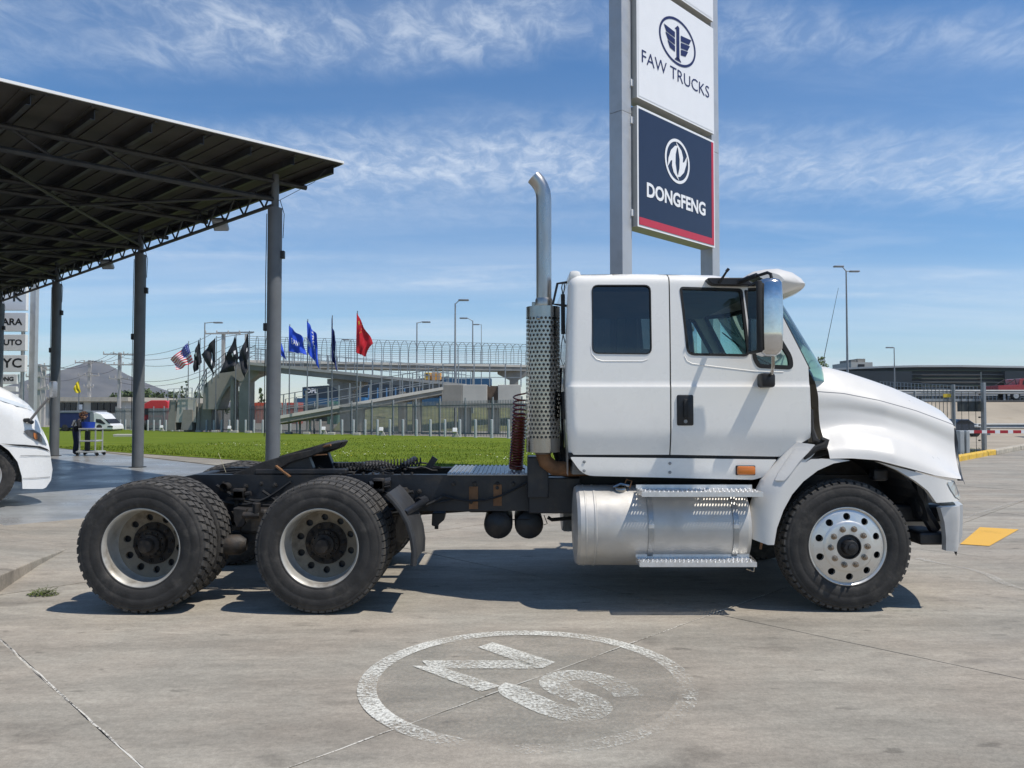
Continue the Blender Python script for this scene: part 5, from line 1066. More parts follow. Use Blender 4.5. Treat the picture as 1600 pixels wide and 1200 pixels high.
# ================================================================ WHITE TRUCK NOSE AT THE LEFT
def left_truck():
    G0 = Vector((-8.15, 12.1, 0)); H = -E2; yc = 1.2
    T = thing('parked_truck', G0, 'white rounded truck nose parked at the left edge under the canopy', 'truck'); ORG[T] = Vector((0,0,0)); T.rotation_euler = (0, 0, atan2(H.y, H.x))
    def loc(x, y, dy=0.0):   # place on the near flank, in the truck's own axes
        d = ray(x, y); n = E1; t = ((G0-Vector((0,0,CH))).dot(n)+dy)/d.dot(n); p = Vector((0,0,CH))+d*t; return Vector(((p-G0).dot(H), dy, p.z))
    def LX(x, y): p = loc(x, y); return (p.x, p.z)
    top = [(-420,545),(-160,556),(-60,576),(0,600),(30,615),(55,632),(70,647),(78,668),(83,690),(87,715),(91,735),(88,752),(78,763)]
    out = top+[(72,765),(36,764),(35,745),(28,722),(14,704),(0,694),(-22,688),(-60,692),(-92,720),(-104,764),(-420,764)]
    pts = [LX(x, y) for x, y in out]; xf = loc(91, 735).x; ttab = [LX(a, b) for a, b in top[:8]]
    def yv(x, z): d = max(0, x-(xf-.75))/.75; zt = lerp_tab(ttab, x); e = max(0, .40-(zt-z))/.40 if zt-z < .40 else 0; return .30*d**2.2+.30*e**1.9
    zl = [loc(0, y).z for y in range(560, 765, 9)]; xl = [loc(x, 700).x for x in (-160,-110,-60,-30,0,20,35,48,60,68,74,79,83,86,88)]
    m_wf = pm('white_truck_paint_far', (.76,.755,.73), .25, var=.02, coat=.6)
    panel('body', pts, [], yv, .03, zl, xl, m_wf, T, mirror=yc)
    mb = MB(); ln = [LX(x, y) for x, y in top+[(72,765)]]; n = 10; V_ = []
    for x, z in ln:
        ya = yv(x, z)+.005
        for k in range(n+1): s = k/n*2-1; V_.append((x+.10*(1-s*s)*max(0, 1-(xf-x)/1.6), yc+s*(yc-ya), z+.06*(1-s*s)*(1 if z > 1.1 else .1)))
    mb.add(V_, [(i*(n+1)+k, i*(n+1)+k+1, (i+1)*(n+1)+k+1, (i+1)*(n+1)+k) for i in range(len(ln)-1) for k in range(n)]); mb.build('hood', m_wf, T, smooth=True)
    def patch(name, px, mat, dy=-.012, par=T):
        q = [LX(x, y) for x, y in px]; bm = fill2d(q); bmesh.ops.subdivide_edges(bm, edges=bm.edges[:], cuts=2); bm.verts.index_update(); mb = MB(); mb.add([(v.co.x, yv(v.co.x, v.co.z)+dy, v.co.z) for v in bm.verts], [[v.index for v in f.verts] for f in bm.faces]); bm.free(); return mb.build(name, mat, par, smooth=True)
    hl = patch('headlamp', [(37,674),(43,671.5),(55,672),(67,678),(76,688),(80,696),(70,693),(58,688),(46,682)], pm('headlamp_dark', (.10,.105,.115), .1, .3, var=.3, vs=20, coat=1), -.015)
    patch('turn_lens', [(54,676),(60,678),(61,686),(57,687),(54,682)], pm('turn_orange', (.50,.17,.05), .3), -.024, hl)
    patch('grille_gap', [(-2,693),(40,695),(66,697.5),(80,702),(86,707),(80,704.5),(60,699.5),(30,697)], m_black)
    patch('bumper_line', [(32,711.5),(60,711.5),(86,713),(86,714),(60,712.6),(32,712.6)], pm('panel_gap', (.3,.3,.3), .7)); patch('bumper_line', [(36,747),(60,747),(86,746),(86,747),(60,748),(36,748)], pm('panel_gap', (.3,.3,.3), .7))
    patch('hood_groove', [(-60,606),(0,619),(30,628),(58,638),(57,641),(28,634),(0,625),(-60,612)], pm('groove_grey', (.55,.60,.64), .4), -.006)
    mb = MB(); mb.cbox((loc(-420, 700).x, .3, .35), (loc(30, 700).x, 2*yc-.3, 1.2), .05); mb.build('chassis', m_chas, T)
    mb = MB(); mb.tube([loc(47, 657, -.02), loc(62, 638, -.12), loc(76, 622, -.2)], .022, 8); m_ = mb.build('mirror', pm('grey_arm', (.22,.21,.20), .4, .3), T, smooth=True)
    mb = MB(); mb.tube([loc(38, 657, .05), loc(44, 656.5, -.02), loc(50, 660, .05)], .035, 8); mb.build('mirror_foot', m_black, m_, smooth=True)
    mb = MB(); c = loc(84, 607, -.2); mb.cbox((c.x-.045, c.y-.10, c.z-.15), (c.x+.035, c.y+.10, c.z+.12), .03); mb.build('mirror_head', pm('mirror_back', (.30,.31,.32), .3, .4), m_, smooth=True)
    for far in (0, 1):
        w = bpy.data.objects.new('wheel', None); COL.objects.link(w); w.parent = T; w.location = Vector((loc(-30, 700).x, (2*yc-.2) if far else .2, .512)); w.rotation_euler = (0, 0, pi if far else 0)
        for k_ in ('tyre', 'treadshoulder', 'rimS', 'hubS'): o = WHEEL_MESH[k_].copy(); COL.objects.link(o); o.parent = w
    Xc = loc(-170, 637).x; mb = MB(); q = [(Xc+.1, .75), (Xc+.1, 1.95), (Xc-.35, 2.95), (Xc-.6, 3.05), (Xc-2.2, 3.05), (Xc-2.3, .75)]; mb.prism(q, lambda a, b, y: Vector((a, y, b)), .1, 2*yc-.1); mb.build('cab', m_wf, T, bevel=.06)
    mb = MB(); mb.prism([(Xc-.25, 2.0), (Xc-.5, 2.7), (Xc-1.1, 2.7), (Xc-1.1, 1.95)], lambda a, b, y: Vector((a, y, b)), .09, 2*yc-.09); mb.build('window', g_dark, T)
left_truck()
# ================================================================ FENCE, BOLLARDS, FLAGS
def YF(x): return FA/((x-800)/1200-FB)
FD = Vector((-FB, -1, 0)).normalized()           # along the fence toward the right / nearer
FN = Vector((-FD.y, FD.x, 0)); FN = FN if FN.y > 0 else -FN   # away from the lawn
def fpt(Y, off=0.0): p = Vector((FA+FB*Y, Y, 0))+FN*off; p.z = gz(Y); return p
m_galv = pm('galvanised', (.27,.285,.29), .6, .1, var=.12, vs=5); m_bol = pm('bollard_paint', (.40,.43,.44), .55, .1, var=.12, vs=3, dirt=(.25,.24,.22), damt=.3, ds=3)
m_dkst = pm('dark_rail', (.07,.075,.08), .5, .3, var=.2); m_fenc = pm('fence_green_grey', (.16,.18,.18), .55, .3, var=.2, vs=3)
FE = thing('bar_fence', fpt(45, 1.1), 'long grey vertical-bar fence behind the lawn and bollards', 'fence')
L0 = fpt(74, 1.1); L1 = fpt(27.0, 1.1); tot = (L1-L0).length; npan = int(tot/2.06)
def fl_(t): p = L0+(L1-L0)*t; return Vector((p.x, p.y, gz(p.y)))
for k in range(npan+1):
    p = fl_(k/npan); mb = MB(); mb.box(p+Vector((0,0,1.1)), (.07, .07, 2.2), radians(45)); mb.build('post', m_galv, FE)
    if k == npan: break
    q = fl_((k+1)/npan); mb = MB()
    for z in (.22, 1.78): mb.bar(p+Vector((0,0,z)), q+Vector((0,0,z)), .04, .05)
    mb.build('rail', m_fenc, FE); mb = MB()
    for j in range(1, 18):
        r = p+(q-p)*j/18; mb.box(r+Vector((0,0,1.04)), (.028, .028, 1.98), radians(45))
    mb.build('bars', m_fenc, FE)['kind'] = 'stuff'
b0 = None; Y = 73.0; k = 0
while Y > 30:
    p = fpt(Y); mb = MB()
    loc = p
    if b0 is None:
        b0 = thing('bollard', loc, '', 'bollard', 'grey bollards along the back edge of the lawn'); mb.lathe([(0,.98),(.055,.98),(.072,.965),(.076,.94),(.076,-.1)], loc, (0,0,1), 12); mb.build('post', m_bol, b0, smooth=True); mb = MB(); mb.lathe([(.076,.03),(.11,.03),(.11,-.1)], loc, (0,0,1), 12); mb.build('foot', m_bol, b0); ob = b0
    else: ob = dup(b0, loc)
    ob['label'] = 'grey round bollard in the row along the back of the lawn'; Y -= .781; k += 1
m_pole = pm('flag_pole', (.20,.21,.22), .4, .5, var=.1); m_cube = pm('pole_footing', (.42,.40,.36), .9, var=.2)
def flag(px, ytop, quad, mats, label, paint=None, text=None, deco=None, amp=.10, Yd=None, marks=None):
    Y = (YF(px)-.9) if Yd is None else Yd; b = at(px, 637, Y); base = Vector((b.x, Y, gz(Y))); T = thing('flag_pole', base, label, 'flag', 'flags along the lawn')
    zt = at(px, ytop, Y).z; mb = MB(); mb.tube([base, Vector((base.x, Y, zt))], [.05, .028], 10); mb.lathe([(0,.06),(.04,.03),(.03,0)], (base.x, Y, zt), (0,0,1), 8); mb.build('pole', m_pole, T, smooth=True)
    mb = MB(); mb.box(base+Vector((0,0,.08)), (.42, .42, .2)); mb.build('footing', m_cube, T, bevel=.02)
    HT, HB, FT, FB_ = [at(x, y, Y) for x, y in quad]; nu, nv = 26, 13; rg = random.Random(int(px))
    ph = rg.random()*6
    def S(u, v):   # u along fly, v down the hoist
        p = (HT*(1-u)+FT*u)*(1-v)+(HB*(1-u)+FB_*u)*v
        return p+Vector((.06*sin(u*9+v*4+ph)*u, amp*(sin(u*11+v*3.5+ph)+.6*sin(u*6-v*7+ph*2))*min(1, 3*u)-.06, .05*sin(u*10+ph)*u))
    mb = MB(); mb.add([S(i/nu, j/nv) for j in range(nv+1) for i in range(nu+1)], [])
    for j in range(nv):
        for i in range(nu):
            mb.f.append([j*(nu+1)+i, j*(nu+1)+i+1, (j+1)*(nu+1)+i+1, (j+1)*(nu+1)+i]); mb.m.append(paint(i/nu, j/nv, i, j) if paint else 0)
    cl = mb.build('cloth', mats, T, smooth=True, angle=180, recalc=False)
    def onto(u, v, side=-1):
        e = .01; p = S(u, v); n = (S(u+e, v)-p).cross(S(u, v+e)-p).normalized(); n = n if n.y*side > 0 else -n; return p+n*.02
    if text:
        for body, (u, v), sz, rot in text:
            vs, fs = text_mesh(body, 1, .02); w = max(abs(a) for a, _ in vs); mb = MB(); c, s = cos(rot), sin(rot); mb.add([onto(u+(a*c-b*s)*sz, v-(a*s+b*c)*sz*1.5) for a, b in vs], fs); mb.build('lettering', m_wi, cl, recalc=False)
    for (u, v, ln, w_, rot) in (marks or ()):   # white print too small to read in the photograph
        mb = MB(); n_ = 6; c, s = cos(rot), sin(rot); mb.add([onto(u+(a*c-b*s), v-1.5*(a*s+b*c)) for k in range(n_+1) for a, b in ((ln*(k/n_-.5), -w_), (ln*(k/n_-.5), w_))], [(2*k, 2*k+1, 2*k+3, 2*k+2) for k in range(n_)]); mb.build('print', m_wi, cl, recalc=False)
    if deco:
        mb = MB()
        for (u, v, r_) in deco: mb.add([onto(u+r_*(1 if k % 2 == 0 else .42)*sin(2*pi*k/10), v-1.5*r_*(1 if k % 2 == 0 else .42)*cos(2*pi*k/10)) for k in range(10)]+[onto(u, v)], [(k, (k+1) % 10, 10) for k in range(10)])
        mb.build('emblem', m_wi if len(deco) > 6 else pm('star_yellow', (.75,.55,.05), .6), cl, recalc=False)
    return T
c_red = pm('flag_red', (.60,.012,.025), .7, var=.08); c_blu = pm('flag_blue', (.015,.075,.60), .65, var=.1); c_blk = pm('flag_black', (.010,.012,.017), .7, var=.2); c_nav = pm('flag_navy', (.012,.022,.13), .7, var=.12)
c_wht = pm('flag_white', (.75,.75,.76), .7, var=.03); c_can = pm('flag_canton', (.03,.05,.30), .7, var=.05); c_us = pm('flag_us_red', (.55,.03,.05), .7, var=.05)
flag(293.5, 534, [(293.5,536),(303,566),(267,562),(277,578)], [c_us, c_wht, c_can], 'striped red and white flag with blue starry canton, leftmost of the pole row', paint=lambda u, v, i, j: 2 if (u < .42 and j < 7) else j % 2, deco=[(.05+.09*a, .06+.11*b, .022) for a in range(4) for b in range(5)], amp=.12)
flag(311.5, 529, [(311.5,530),(316,566),(302.5,556),(304.5,584)], [c_blk], 'narrow black flag hanging just right of the striped flag', marks=[(.5,.34,.10,.05,.4)])
flag(337, 526, [(337,527),(337,563),(316,553),(333.5,587)], [c_blk], 'black flag with a white slanted print, second black one from the striped flag', marks=[(.55,.55,.34,.045,-.9),(.62,.70,.16,.03,-.9)])
flag(367.8, 523, [(367.8,524),(373.5,560),(343.5,583),(366,579)], [c_blk], 'large black flag swung left in front of the footbridge stairs', marks=[(.20,.55,.12,.05,.5),(.34,.48,.07,.05,.5)])
flag(388.7, 518, [(388.7,519),(389,556),(371.5,560),(384,592)], [c_blk], 'black flag with long hanging tail, nearest black one to the canopy column', marks=[(.25,.48,.12,.05,.3)])
flag(430, 516, [(430,518),(430,545),(441,534),(446,562)], [c_blu, c_wht], 'blue flag half hidden behind the nearest canopy column', paint=lambda u, v, i, j: 1 if (.55 < u < .7 and v < .35) else 0)
flag(451.7, 508, [(451.7,509),(451.7,549),(475,529),(478.5,554)], [c_blu], 'blue flag with white letters just right of the nearest canopy column', text=[('FAW', (.42,.55), .22, 0)])
flag(479.8, 500, [(479.8,501),(481,550),(495,524),(500,577)], [c_blu], 'blue flag with vertical white lettering hanging lower than its neighbour', text=[('FAW', (.12,.66), .2, 0), ('TRUCKS', (.60,.5), .17, -1.45)])
flag(518.3, 494, [(518.3,495),(518,560),(522.5,523),(528,581)], [c_nav], 'narrow navy flag hanging limp left of the red flag', marks=[(.5,.80,.22,.05,-1.2)])
flag(557.6, 487, [(557.6,489),(556.5,551),(583,536),(570,557)], [c_red], 'bright red flag with small yellow stars', deco=[(.15,.16,.05),(.30,.09,.02),(.35,.18,.02),(.34,.29,.02),(.27,.37,.02)], amp=.07)
flag(123, 592, [(123,594),(127,613),(116.5,604),(118,615)], [pm('flag_yellow', (.75,.58,.02), .7, var=.1), c_blk], 'small yellow flag beside the far low building', paint=lambda u, v, i, j: 1 if (.25 < u < .55 and (.25 < v < .42 or .6 < v < .72)) else 0, Yd=66, amp=.06)
# ground spot lamps at the pole feet
m_spot = pm('spot_white', (.62,.63,.62), .4, var=.1)
for px in (254, 303, 360, 507, 597, 712):
    Y = YF(px)-.5; p = at(px, 637, Y); p = Vector((p.x, Y, gz(Y)+.03)); T = thing('spot_lamp', p, 'white ground spotlight on the lawn near %s' % {254:'the red lorry', 303:'the striped flag', 360:'the large black flag', 507:'the navy flag', 597:'the red flag', 712:'the footbridge landing'}[px], 'lamp', 'ground spotlights on the lawn')
    mb = MB(); mb.prism([(-.22,0),(.22,0),(.10,.22),(-.05,.22)], lambda a, b, y: p+Vector((a, y, b)), -.12, .12); mb.build('housing', m_cube, T); mb = MB(); mb.box(p+Vector((-.04,-.05,.36)), (.24, .16, .26), M=Matrix.Rotation(radians(-30), 3, 'X')); mb.build('head', m_spot, T, bevel=.02)
# ================================================================ FOOTBRIDGE
m_conc = pm('bridge_concrete', (.27,.255,.225), .85, var=.15, vs=.8, dirt=(.12,.115,.10), damt=.5, ds=.6, bump=.1, bs=8); m_concl = pm('pale_concrete', (.50,.48,.43), .85, var=.10, vs=.8, dirt=(.25,.24,.21), damt=.35, ds=.8)
m_rail = pm('bridge_rail', (.32,.34,.35), .5, .4, var=.15)
FBR = thing('footbridge', (-8, 62, gz(62)), 'concrete pedestrian footbridge with ramps, stairs and arched mesh cage', 'bridge')
def slab_between(a, b, wdir, w, th, name='deck', mat=m_conc):
    wv = Vector(wdir)*w; up = Vector((0,0,th)); mb = MB(); P_ = [a, b, b+wv, a+wv]; mb.add([p-up for p in P_]+P_, [(3,2,1,0),(4,5,6,7),(0,1,5,4),(1,2,6,5),(2,3,7,6),(3,0,4,7)]); o = mb.build(name, mat, FBR, bevel=.03)
    mb = MB(); e = Vector((0,-.04,0)); mb.bar(a+e-Vector((0,0,.08)), b+e-Vector((0,0,.08)), .10, .20); mb.build('fascia', m_concl, o); return o
def railing(a, b, n, hts, post=.05, rail=.035, top=None, parent=None):
    for k in range(n+1):
        p = a+(b-a)*k/n; mb = MB(); mb.bar(p-Vector((0,0,.15)), p+Vector((0,0,hts[-1])), post); mb.build('rail_post', m_rail, parent)
    for h in hts:
        mb = MB(); mb.bar(a+Vector((0,0,h)), b+Vector((0,0,h)), rail); mb.build('rail', top if (top and h == hts[-1]) else m_rail, parent)
A_l, A_r = at(388, 563, 60), at(850, 571, 70.5); dA = (A_r-A_l); wA = Vector((-dA.y, dA.x, 0)).normalized()
dk = slab_between(A_l, A_r, wA, 2.4, .55); n = 34
railing(A_l, A_r, n, (.35, .7, 1.05), .05, .03, m_dkst, dk); railing(A_l+wA*2.4, A_r+wA*2.4, n, (.7, 1.05), .05, .03, m_dkst, dk)
for k in range(n+1):
    p = A_l+dA*k/n; mb = MB(); mb.tube([p+wA*(1.2-1.2*cos(t))+Vector((0,0,1.05+.95*sin(t))) for t in [pi*i/12 for i in range(13)]], .02, 5); mb.build('cage_hoop', m_dkst, dk)
for t in (.35, .8, pi/2, pi-.8, pi-.35):
    o_ = wA*(1.2-1.2*cos(t))+Vector((0,0,1.05+.95*sin(t))); mb = MB(); mb.tube([A_l+o_, A_r+o_], .016, 4); mb.build('cage_wire', m_dkst, dk)
B_l, B_r = at(388, 566, 57.5), at(728, 600.5, 55); wB = Vector((.1,1,0)).normalized()
dB = slab_between(B_l, B_r, wB, 2.2, .58); railing(B_l, B_r, 24, (.35, .7, 1.1), .055, .035, None, dB); railing(B_l+wB*2.2, B_r+wB*2.2, 24, (.7, 1.1), .05, .03, None, dB)
C_l, C_r = at(425, 652, 49.5), at(692, 605, 53); dC = slab_between(C_l, C_r, wB, 2.2, .50); railing(C_l, C_r, 16, (.4, 1.35), .07, .04, m_dkst, dC); railing(C_l+wB*2.2, C_r+wB*2.2, 16, (.7, 1.2), .06, .03, None, dC)
# landing block
p0, p1 = at(690, 601, 53), at(722, 632, 53); mb = MB(); mb.prism([(p0.x, p1.z), (p1.x, p1.z), (p1.x, p0.z), (p0.x, p0.z)], lambda a, b, y: Vector((a, y, b)), 53, 56); ld = mb.build('landing', m_conc, FBR, bevel=.03)
for x0, x1 in ((722.3, 761), (778, 814)):
    p0, p1 = at(x0, 601, 53), at(x1, 630, 53); mb = MB(); mb.prism([(p0.x, p1.z), (p1.x, p1.z), (p1.x, p0.z), (p0.x, p0.z)], lambda a, b, y: Vector((a, y, b)), 53.05, 56); mb.build('landing_wall', m_concl, ld, bevel=.03)
p0, p1 = at(761, 603, 53.6), at(778, 640, 53.6); mb = MB(); mb.prism([(p0.x+.01, p1.z), (p1.x-.01, p1.z), (p1.x-.01, p0.z), (p0.x+.01, p0.z)], lambda a, b, y: Vector((a, y, b)), 53.6, 56); mb.build('recess', pm('recess_brown', (.13,.095,.07), .9, var=.2), ld)
mb = MB(); p0, p1 = at(682, 630, 53), at(830, 637, 53); mb.prism([(p0.x, p1.z), (p1.x, p1.z), (p1.x, p0.z), (p0.x, p0.z)], lambda a, b, y: Vector((a, y, b)), 52.9, 56.2); mb.build('landing_base', m_conc, ld)
railing(at(692, 601, 53.1), at(814, 601, 53.1), 5, (.5, 1.0, 1.45), .08, .045, None, ld)
def pier(x, ytop, Y, w, d, cap=None):
    p = at(x, ytop, Y); mb = MB(); mb.box((p.x, Y+d/2, (p.z+gz(Y)-.2)/2), (w, d, p.z-gz(Y)+.2)); o = mb.build('pier', m_conc, FBR, bevel=.04)
    if cap: mb = MB(); mb.prism([(-w/2,-.9), (w/2,-.9), (cap/2,-.35), (cap/2,0), (-cap/2,0), (-cap/2,-.35)], lambda a, b, y: Vector((p.x+a, y, p.z+b)), Y-.03, Y+d+.03); mb.build('pier_cap', m_conc, o)
pier(382, 577, 58.2, .8, 1.2, 2.2); pier(363, 592, 58.6, .3, 1.0); pier(541, 592, 56.8, .95, 1.2, 2.8); pier(725, 636, 53.6, .8, 1.8); pier(771, 636, 53.8, .85, 1.8); pier(803, 578, 69.8, .8, 1.2, 3.0); pier(628, 612, 55.6, .5, 1.2); pier(560, 637, 51.6, .4, 1.4); pier(650, 618, 52.6, .5, 1.4)
# stair flight at the left end
pts = [at(x, y, 59) for x, y in ((316,640),(318,602),(330,592),(352,576),(384,561),(392,566),(410,579),(404,585),(384,592),(366,597),(356,606),(346,622),(340,640))]
mb = MB(); mb.prism([(p.x, p.z) for p in pts], lambda a, b, y: Vector((a, y, b)), 59, 61); st = mb.build('stair_flight', m_conc, FBR, bevel=.03)
for off in (0, 1.9):
    P_ = [at(x, y, 59)+Vector((0, off, 0)) for x, y in ((303,640),(322,602),(352,577),(386,562))]
    for a, b in zip(P_, P_[1:]): railing(a, b, 3, (.5, .85, 1.25), .06, .04, m_dkst, st)
for x0, x1, y0, y1, mt, Yw_ in ((275,306,622,660,m_concl,60.5), (262,274,625,672,m_conc,60.45), (306.5,330,630,672,m_conc,60.55), (283,300,640,672,m_conc,60.35)):
    p0, p1 = at(x0, y0, Yw_), at(x1, y1, Yw_); mb = MB(); mb.prism([(p0.x, p1.z), (p1.x, p1.z), (p1.x, p0.z), (p0.x+.15, p0.z)], lambda a, b, y: Vector((a, y, b)), Yw_, 62.5); mb.build('stair_wall', mt, st)
railing(at(262, 624, 60.3), at(300, 622, 60.3), 4, (.4, .8), .05, .035, m_rail, st)
# ================================================================ BACKGROUND STREET
def lamp_post(px, ytop, ybase, Y, arms, label, r=.075):
    b = at(px, 637, Y); base = Vector((b.x, Y, gz(Y))); T = thing('street_lamp', base, label, 'street lamp', 'street lamps behind the fence'); zt = at(px, ytop, Y).z
    mb = MB(); mb.tube([base, Vector((b.x, Y, zt))], [r*1.4, r*.7], 8); mb.build('pole', m_galv, T, smooth=True)
    for dx, dz in arms:
        L_ = dx/1200*Y; e = Vector((b.x+L_, Y, zt+dz)); mb = MB(); mb.tube([Vector((b.x, Y, zt-.05)), Vector((b.x+L_*.6, Y, zt+dz*.8+.02)), e], r*.5, 6); mb.build('arm', m_galv, T); s = 1 if L_ > 0 else -1
        mb = MB(); mb.cbox((min(e.x-.25*s, e.x+.55*s), Y-.15, e.z-.07), (max(e.x-.25*s, e.x+.55*s), Y+.15, e.z+.06), .04); mb.build('lamp_head', pm('lamp_head_grey', (.25,.26,.27), .4, .3), T, smooth=True)
lamp_post(711, 474, 0, 58, [(10,.25)], 'tall street lamp right of the red flag, nearest over the footbridge')
lamp_post(651, 504, 0, 72, [(12,.05)], 'shorter street lamp midway between the red flag and the tall lamp')
lamp_post(738.5, 501, 0, 76, [(-12,.25)], 'street lamp with arm to the left, just left of the exhaust stack')
lamp_post(752, 507, 0, 95, [(-6,.0)], 'faint thin street lamp right beside the exhaust stack', .05)
lamp_post(318.5, 504, 0, 68, [(18,.0)], 'street lamp with long arm between the black flags')
lamp_post(548, 531, 0, 90, [(-6,.0)], 'small far street lamp just left of the red flag', .06)
lamp_post(1325, 423, 0, 62, [(-9,.35),(10,-.05)], 'tall double-armed street lamp rising behind the hood', .085)
lamp_post(1398.5, 543, 0, 85, [(-5,.0)], 'short far street lamp right of the double-armed lamp', .07)
m_pc = pm('concrete_pole', (.42,.40,.37), .85, var=.1); m_wire = pm('wire_black', (.05,.05,.055), .6)
def power_pole(px, ytop, Y, arms, label):
    b = at(px, 637, Y); base = Vector((b.x, Y, gz(Y))); T = thing('power_pole', base, label, 'power pole', 'power poles at the left'); zt = at(px, ytop, Y).z; mb = MB(); mb.bar(base, Vector((b.x, Y, zt)), .30, .30); mb.build('pole', m_pc, T)
    for z, w in arms:
        mb = MB(); mb.box((b.x, Y-.2, zt-z), (w, .12, .14)); a = mb.build('crossarm', m_pc if w < 4 else m_galv, T)
        for k in range(4): mb = MB(); mb.lathe([(.05,0),(.08,.08),(.05,.16),(.08,.22),(0,.3)], (b.x-w/2+w*k/3*.96+.04, Y-.2, zt-z+.05), (0,0,1), 6); mb.build('insulator', m_pc, a)
    return Vector((b.x, Y, zt))
pA = power_pole(139, 563, 95, [(.3, 3.4), (1.9, 2.6), (3.3, 1.2)], 'concrete power pole in front of the mountain peak')
pB = power_pole(186, 551, 88, [(.2, 3.6), (1.4, 3.2), (3.0, 2.2)], 'tall concrete power pole beside the second canopy column')
pC = power_pole(61, 569, 80, [(.2, 4.0), (1.3, 2.6), (2.6, 2.2)], 'power pole with wide crossarm left of the third column')
pD = power_pole(68, 571, 84, [(.5, 2.4), (2.4, 3.4)], 'power pole with equipment close behind its twin at left')
pE = power_pole(348, 520, 78, [(.1, 3.6)], 'power pole with frame behind the black flags')
mb = MB(); a, b = at(338, 520, 78), at(397, 519, 78); mb.bar(a, b, .12, .14); mb.bar(a-Vector((0,0,.5)), at(395, 520, 78)-Vector((0,0,.02)), .05); T = thing('line_gantry', (b.x, 78, gz(78)), 'steel line gantry between power poles above the black flags', 'gantry'); mb.build('beam', m_galv, T)
mb = MB(); q = at(385, 522, 78); mb.bar(Vector((q.x, 78, gz(78))), q, .25); mb.build('leg', m_pc, T)
def wires(name, a, b, offs_, sag, label):
    T = thing(name, ((a+b)/2), label, 'cable')
    for dz, dx in offs_:
        mb = MB(); mb.tube([a+(b-a)*t+Vector((dx, 0, -dz-sag*4*t*(1-t))) for t in [k/14 for k in range(15)]], .022, 4); mb.build('cable', m_wire, T)
wires('power_lines', pC, pA, [(0,-1),(0,0),(0,1),(1.4,0)], .7, 'sagging power cables between the poles at far left'); wires('power_lines', pA, pB, [(0,-1),(0,0),(0,1),(1.5,0)], .5, 'sagging power cables before the mountain'); wires('power_lines', pB, pE, [(0,-1),(.5,0),(1.2,1),(2.9,0),(3.4,0)], 1.1, 'sagging power cables running from the pole to the black flags')
# hills
prof_h = [(-700,640),(-400,618),(-120,604),(20,611),(70,602),(95,588),(118,574),(140,564),(150,563.5),(166,568),(196,585),(225,598),(262,613),(300,622),(360,628),(430,629),(560,631),(800,632),(1100,632),(1500,633),(2300,634)]
mb = MB(); P_ = []; rg = random.Random(4); rows = 9; cols = []
for i in range(len(prof_h)-1):
    (x0, y0), (x1, y1) = prof_h[i], prof_h[i+1]
    for k in range(4): t = k/4; cols.append((x0+(x1-x0)*t, y0+(y1-y0)*t+rg.uniform(-.5,.5)))
for (x, y) in cols:
    cst = at(x, y, 2600)
    for r in range(rows):
        t = r/(rows-1); Y = 1900+1400*t; e = 1-abs((Y-2600)/700); X_ = (x-800)/1200*2600*(1+.1*(t-.5)); P_.append((X_, Y, max(-2, cst.z*max(0, e)**.85+rg.uniform(-6,6)*e*(1-e)*2)-.6))
mb.add(P_, [(i*rows+r, i*rows+r+1, (i+1)*rows+r+1, (i+1)*rows+r) for i in range(len(cols)-1) for r in range(rows-1)])
tag(mb.build('hills', pm('hill_scrub', (.085,.074,.058), .95, var=.5, vs=.012, det=8), smooth=True, angle=180), 'bare brown mountain and low ridge on the horizon', 'hills', kind='structure')
# trees
m_lf = [pm('leaf_dark', (.030,.050,.016), .8, var=.3), pm('leaf_mid', (.055,.085,.025), .8, var=.3), pm('leaf_light', (.10,.14,.045), .8, var=.3)]; m_bark = pm('bark', (.09,.065,.045), .9, var=.3)
def tree(px, ytop, wpx, Y, label, conif=False, n=620, bright=0, seed=0, group='trees behind the street'):
    b = at(px, 637, Y); base = Vector((b.x, Y, gz(Y)-.1)); zt = at(px, ytop, Y).z; H = zt-base.z; R = wpx/2400*Y; rg = random.Random(int(px*7+seed)); T = thing('conifer_tree' if conif else 'leafy_tree', base, label, 'tree', group)
    mb = MB(); mb.tube([base, base+Vector((.05*R, 0, H*.5)), base+Vector((0, .05, H*.92))], [R*.10+.05, R*.06+.03, .02], 7)
    for k in range(7): a = rg.random()*6.28; z = H*rg.uniform(.3,.75); mb.tube([base+Vector((0,0,z)), base+Vector((cos(a)*R*.6, sin(a)*R*.6, z+H*.14))], [R*.03+.02, .012], 5)
    mb.build('trunk', m_bark, T); mb = MB(); cl = []
    for k in range(26):
        t = rg.random()
        if conif: z = H*(.12+.88*t); rr = R*(1-t)**.8*rg.uniform(.3, 1)
        else: z = H*(.28+.62*t); rr = R*sqrt(max(.05, 1-((t-.45)/.6)**2))*rg.uniform(.2,.85)
        a = rg.random()*6.28; cl.append((Vector((cos(a)*rr, sin(a)*rr, z)), R*rg.uniform(.22,.42)*(1-.5*t if conif else 1)))
    for k in range(n):
        c, r_ = rg.choice(cl); d = Vector((rg.gauss(0,1), rg.gauss(0,1), rg.gauss(0,.8))).normalized()*r_*rg.random()**.4; p = base+c+d
        if p.z > zt+.1*R: continue
        s = R*rg.uniform(.09,.19)*(1.0); u = Vector((rg.gauss(0,1), rg.gauss(0,1), rg.gauss(0,1))).normalized(); v = u.orthogonal().normalized()
        mb.add([p+u*s, p+v*s*.6, p-u*s, p-v*s*.6], [(0,1,2,3)], min(2, rg.choice((0,0,1,1,2))+bright))
    mb.build('crown', m_lf, T, recalc=False)
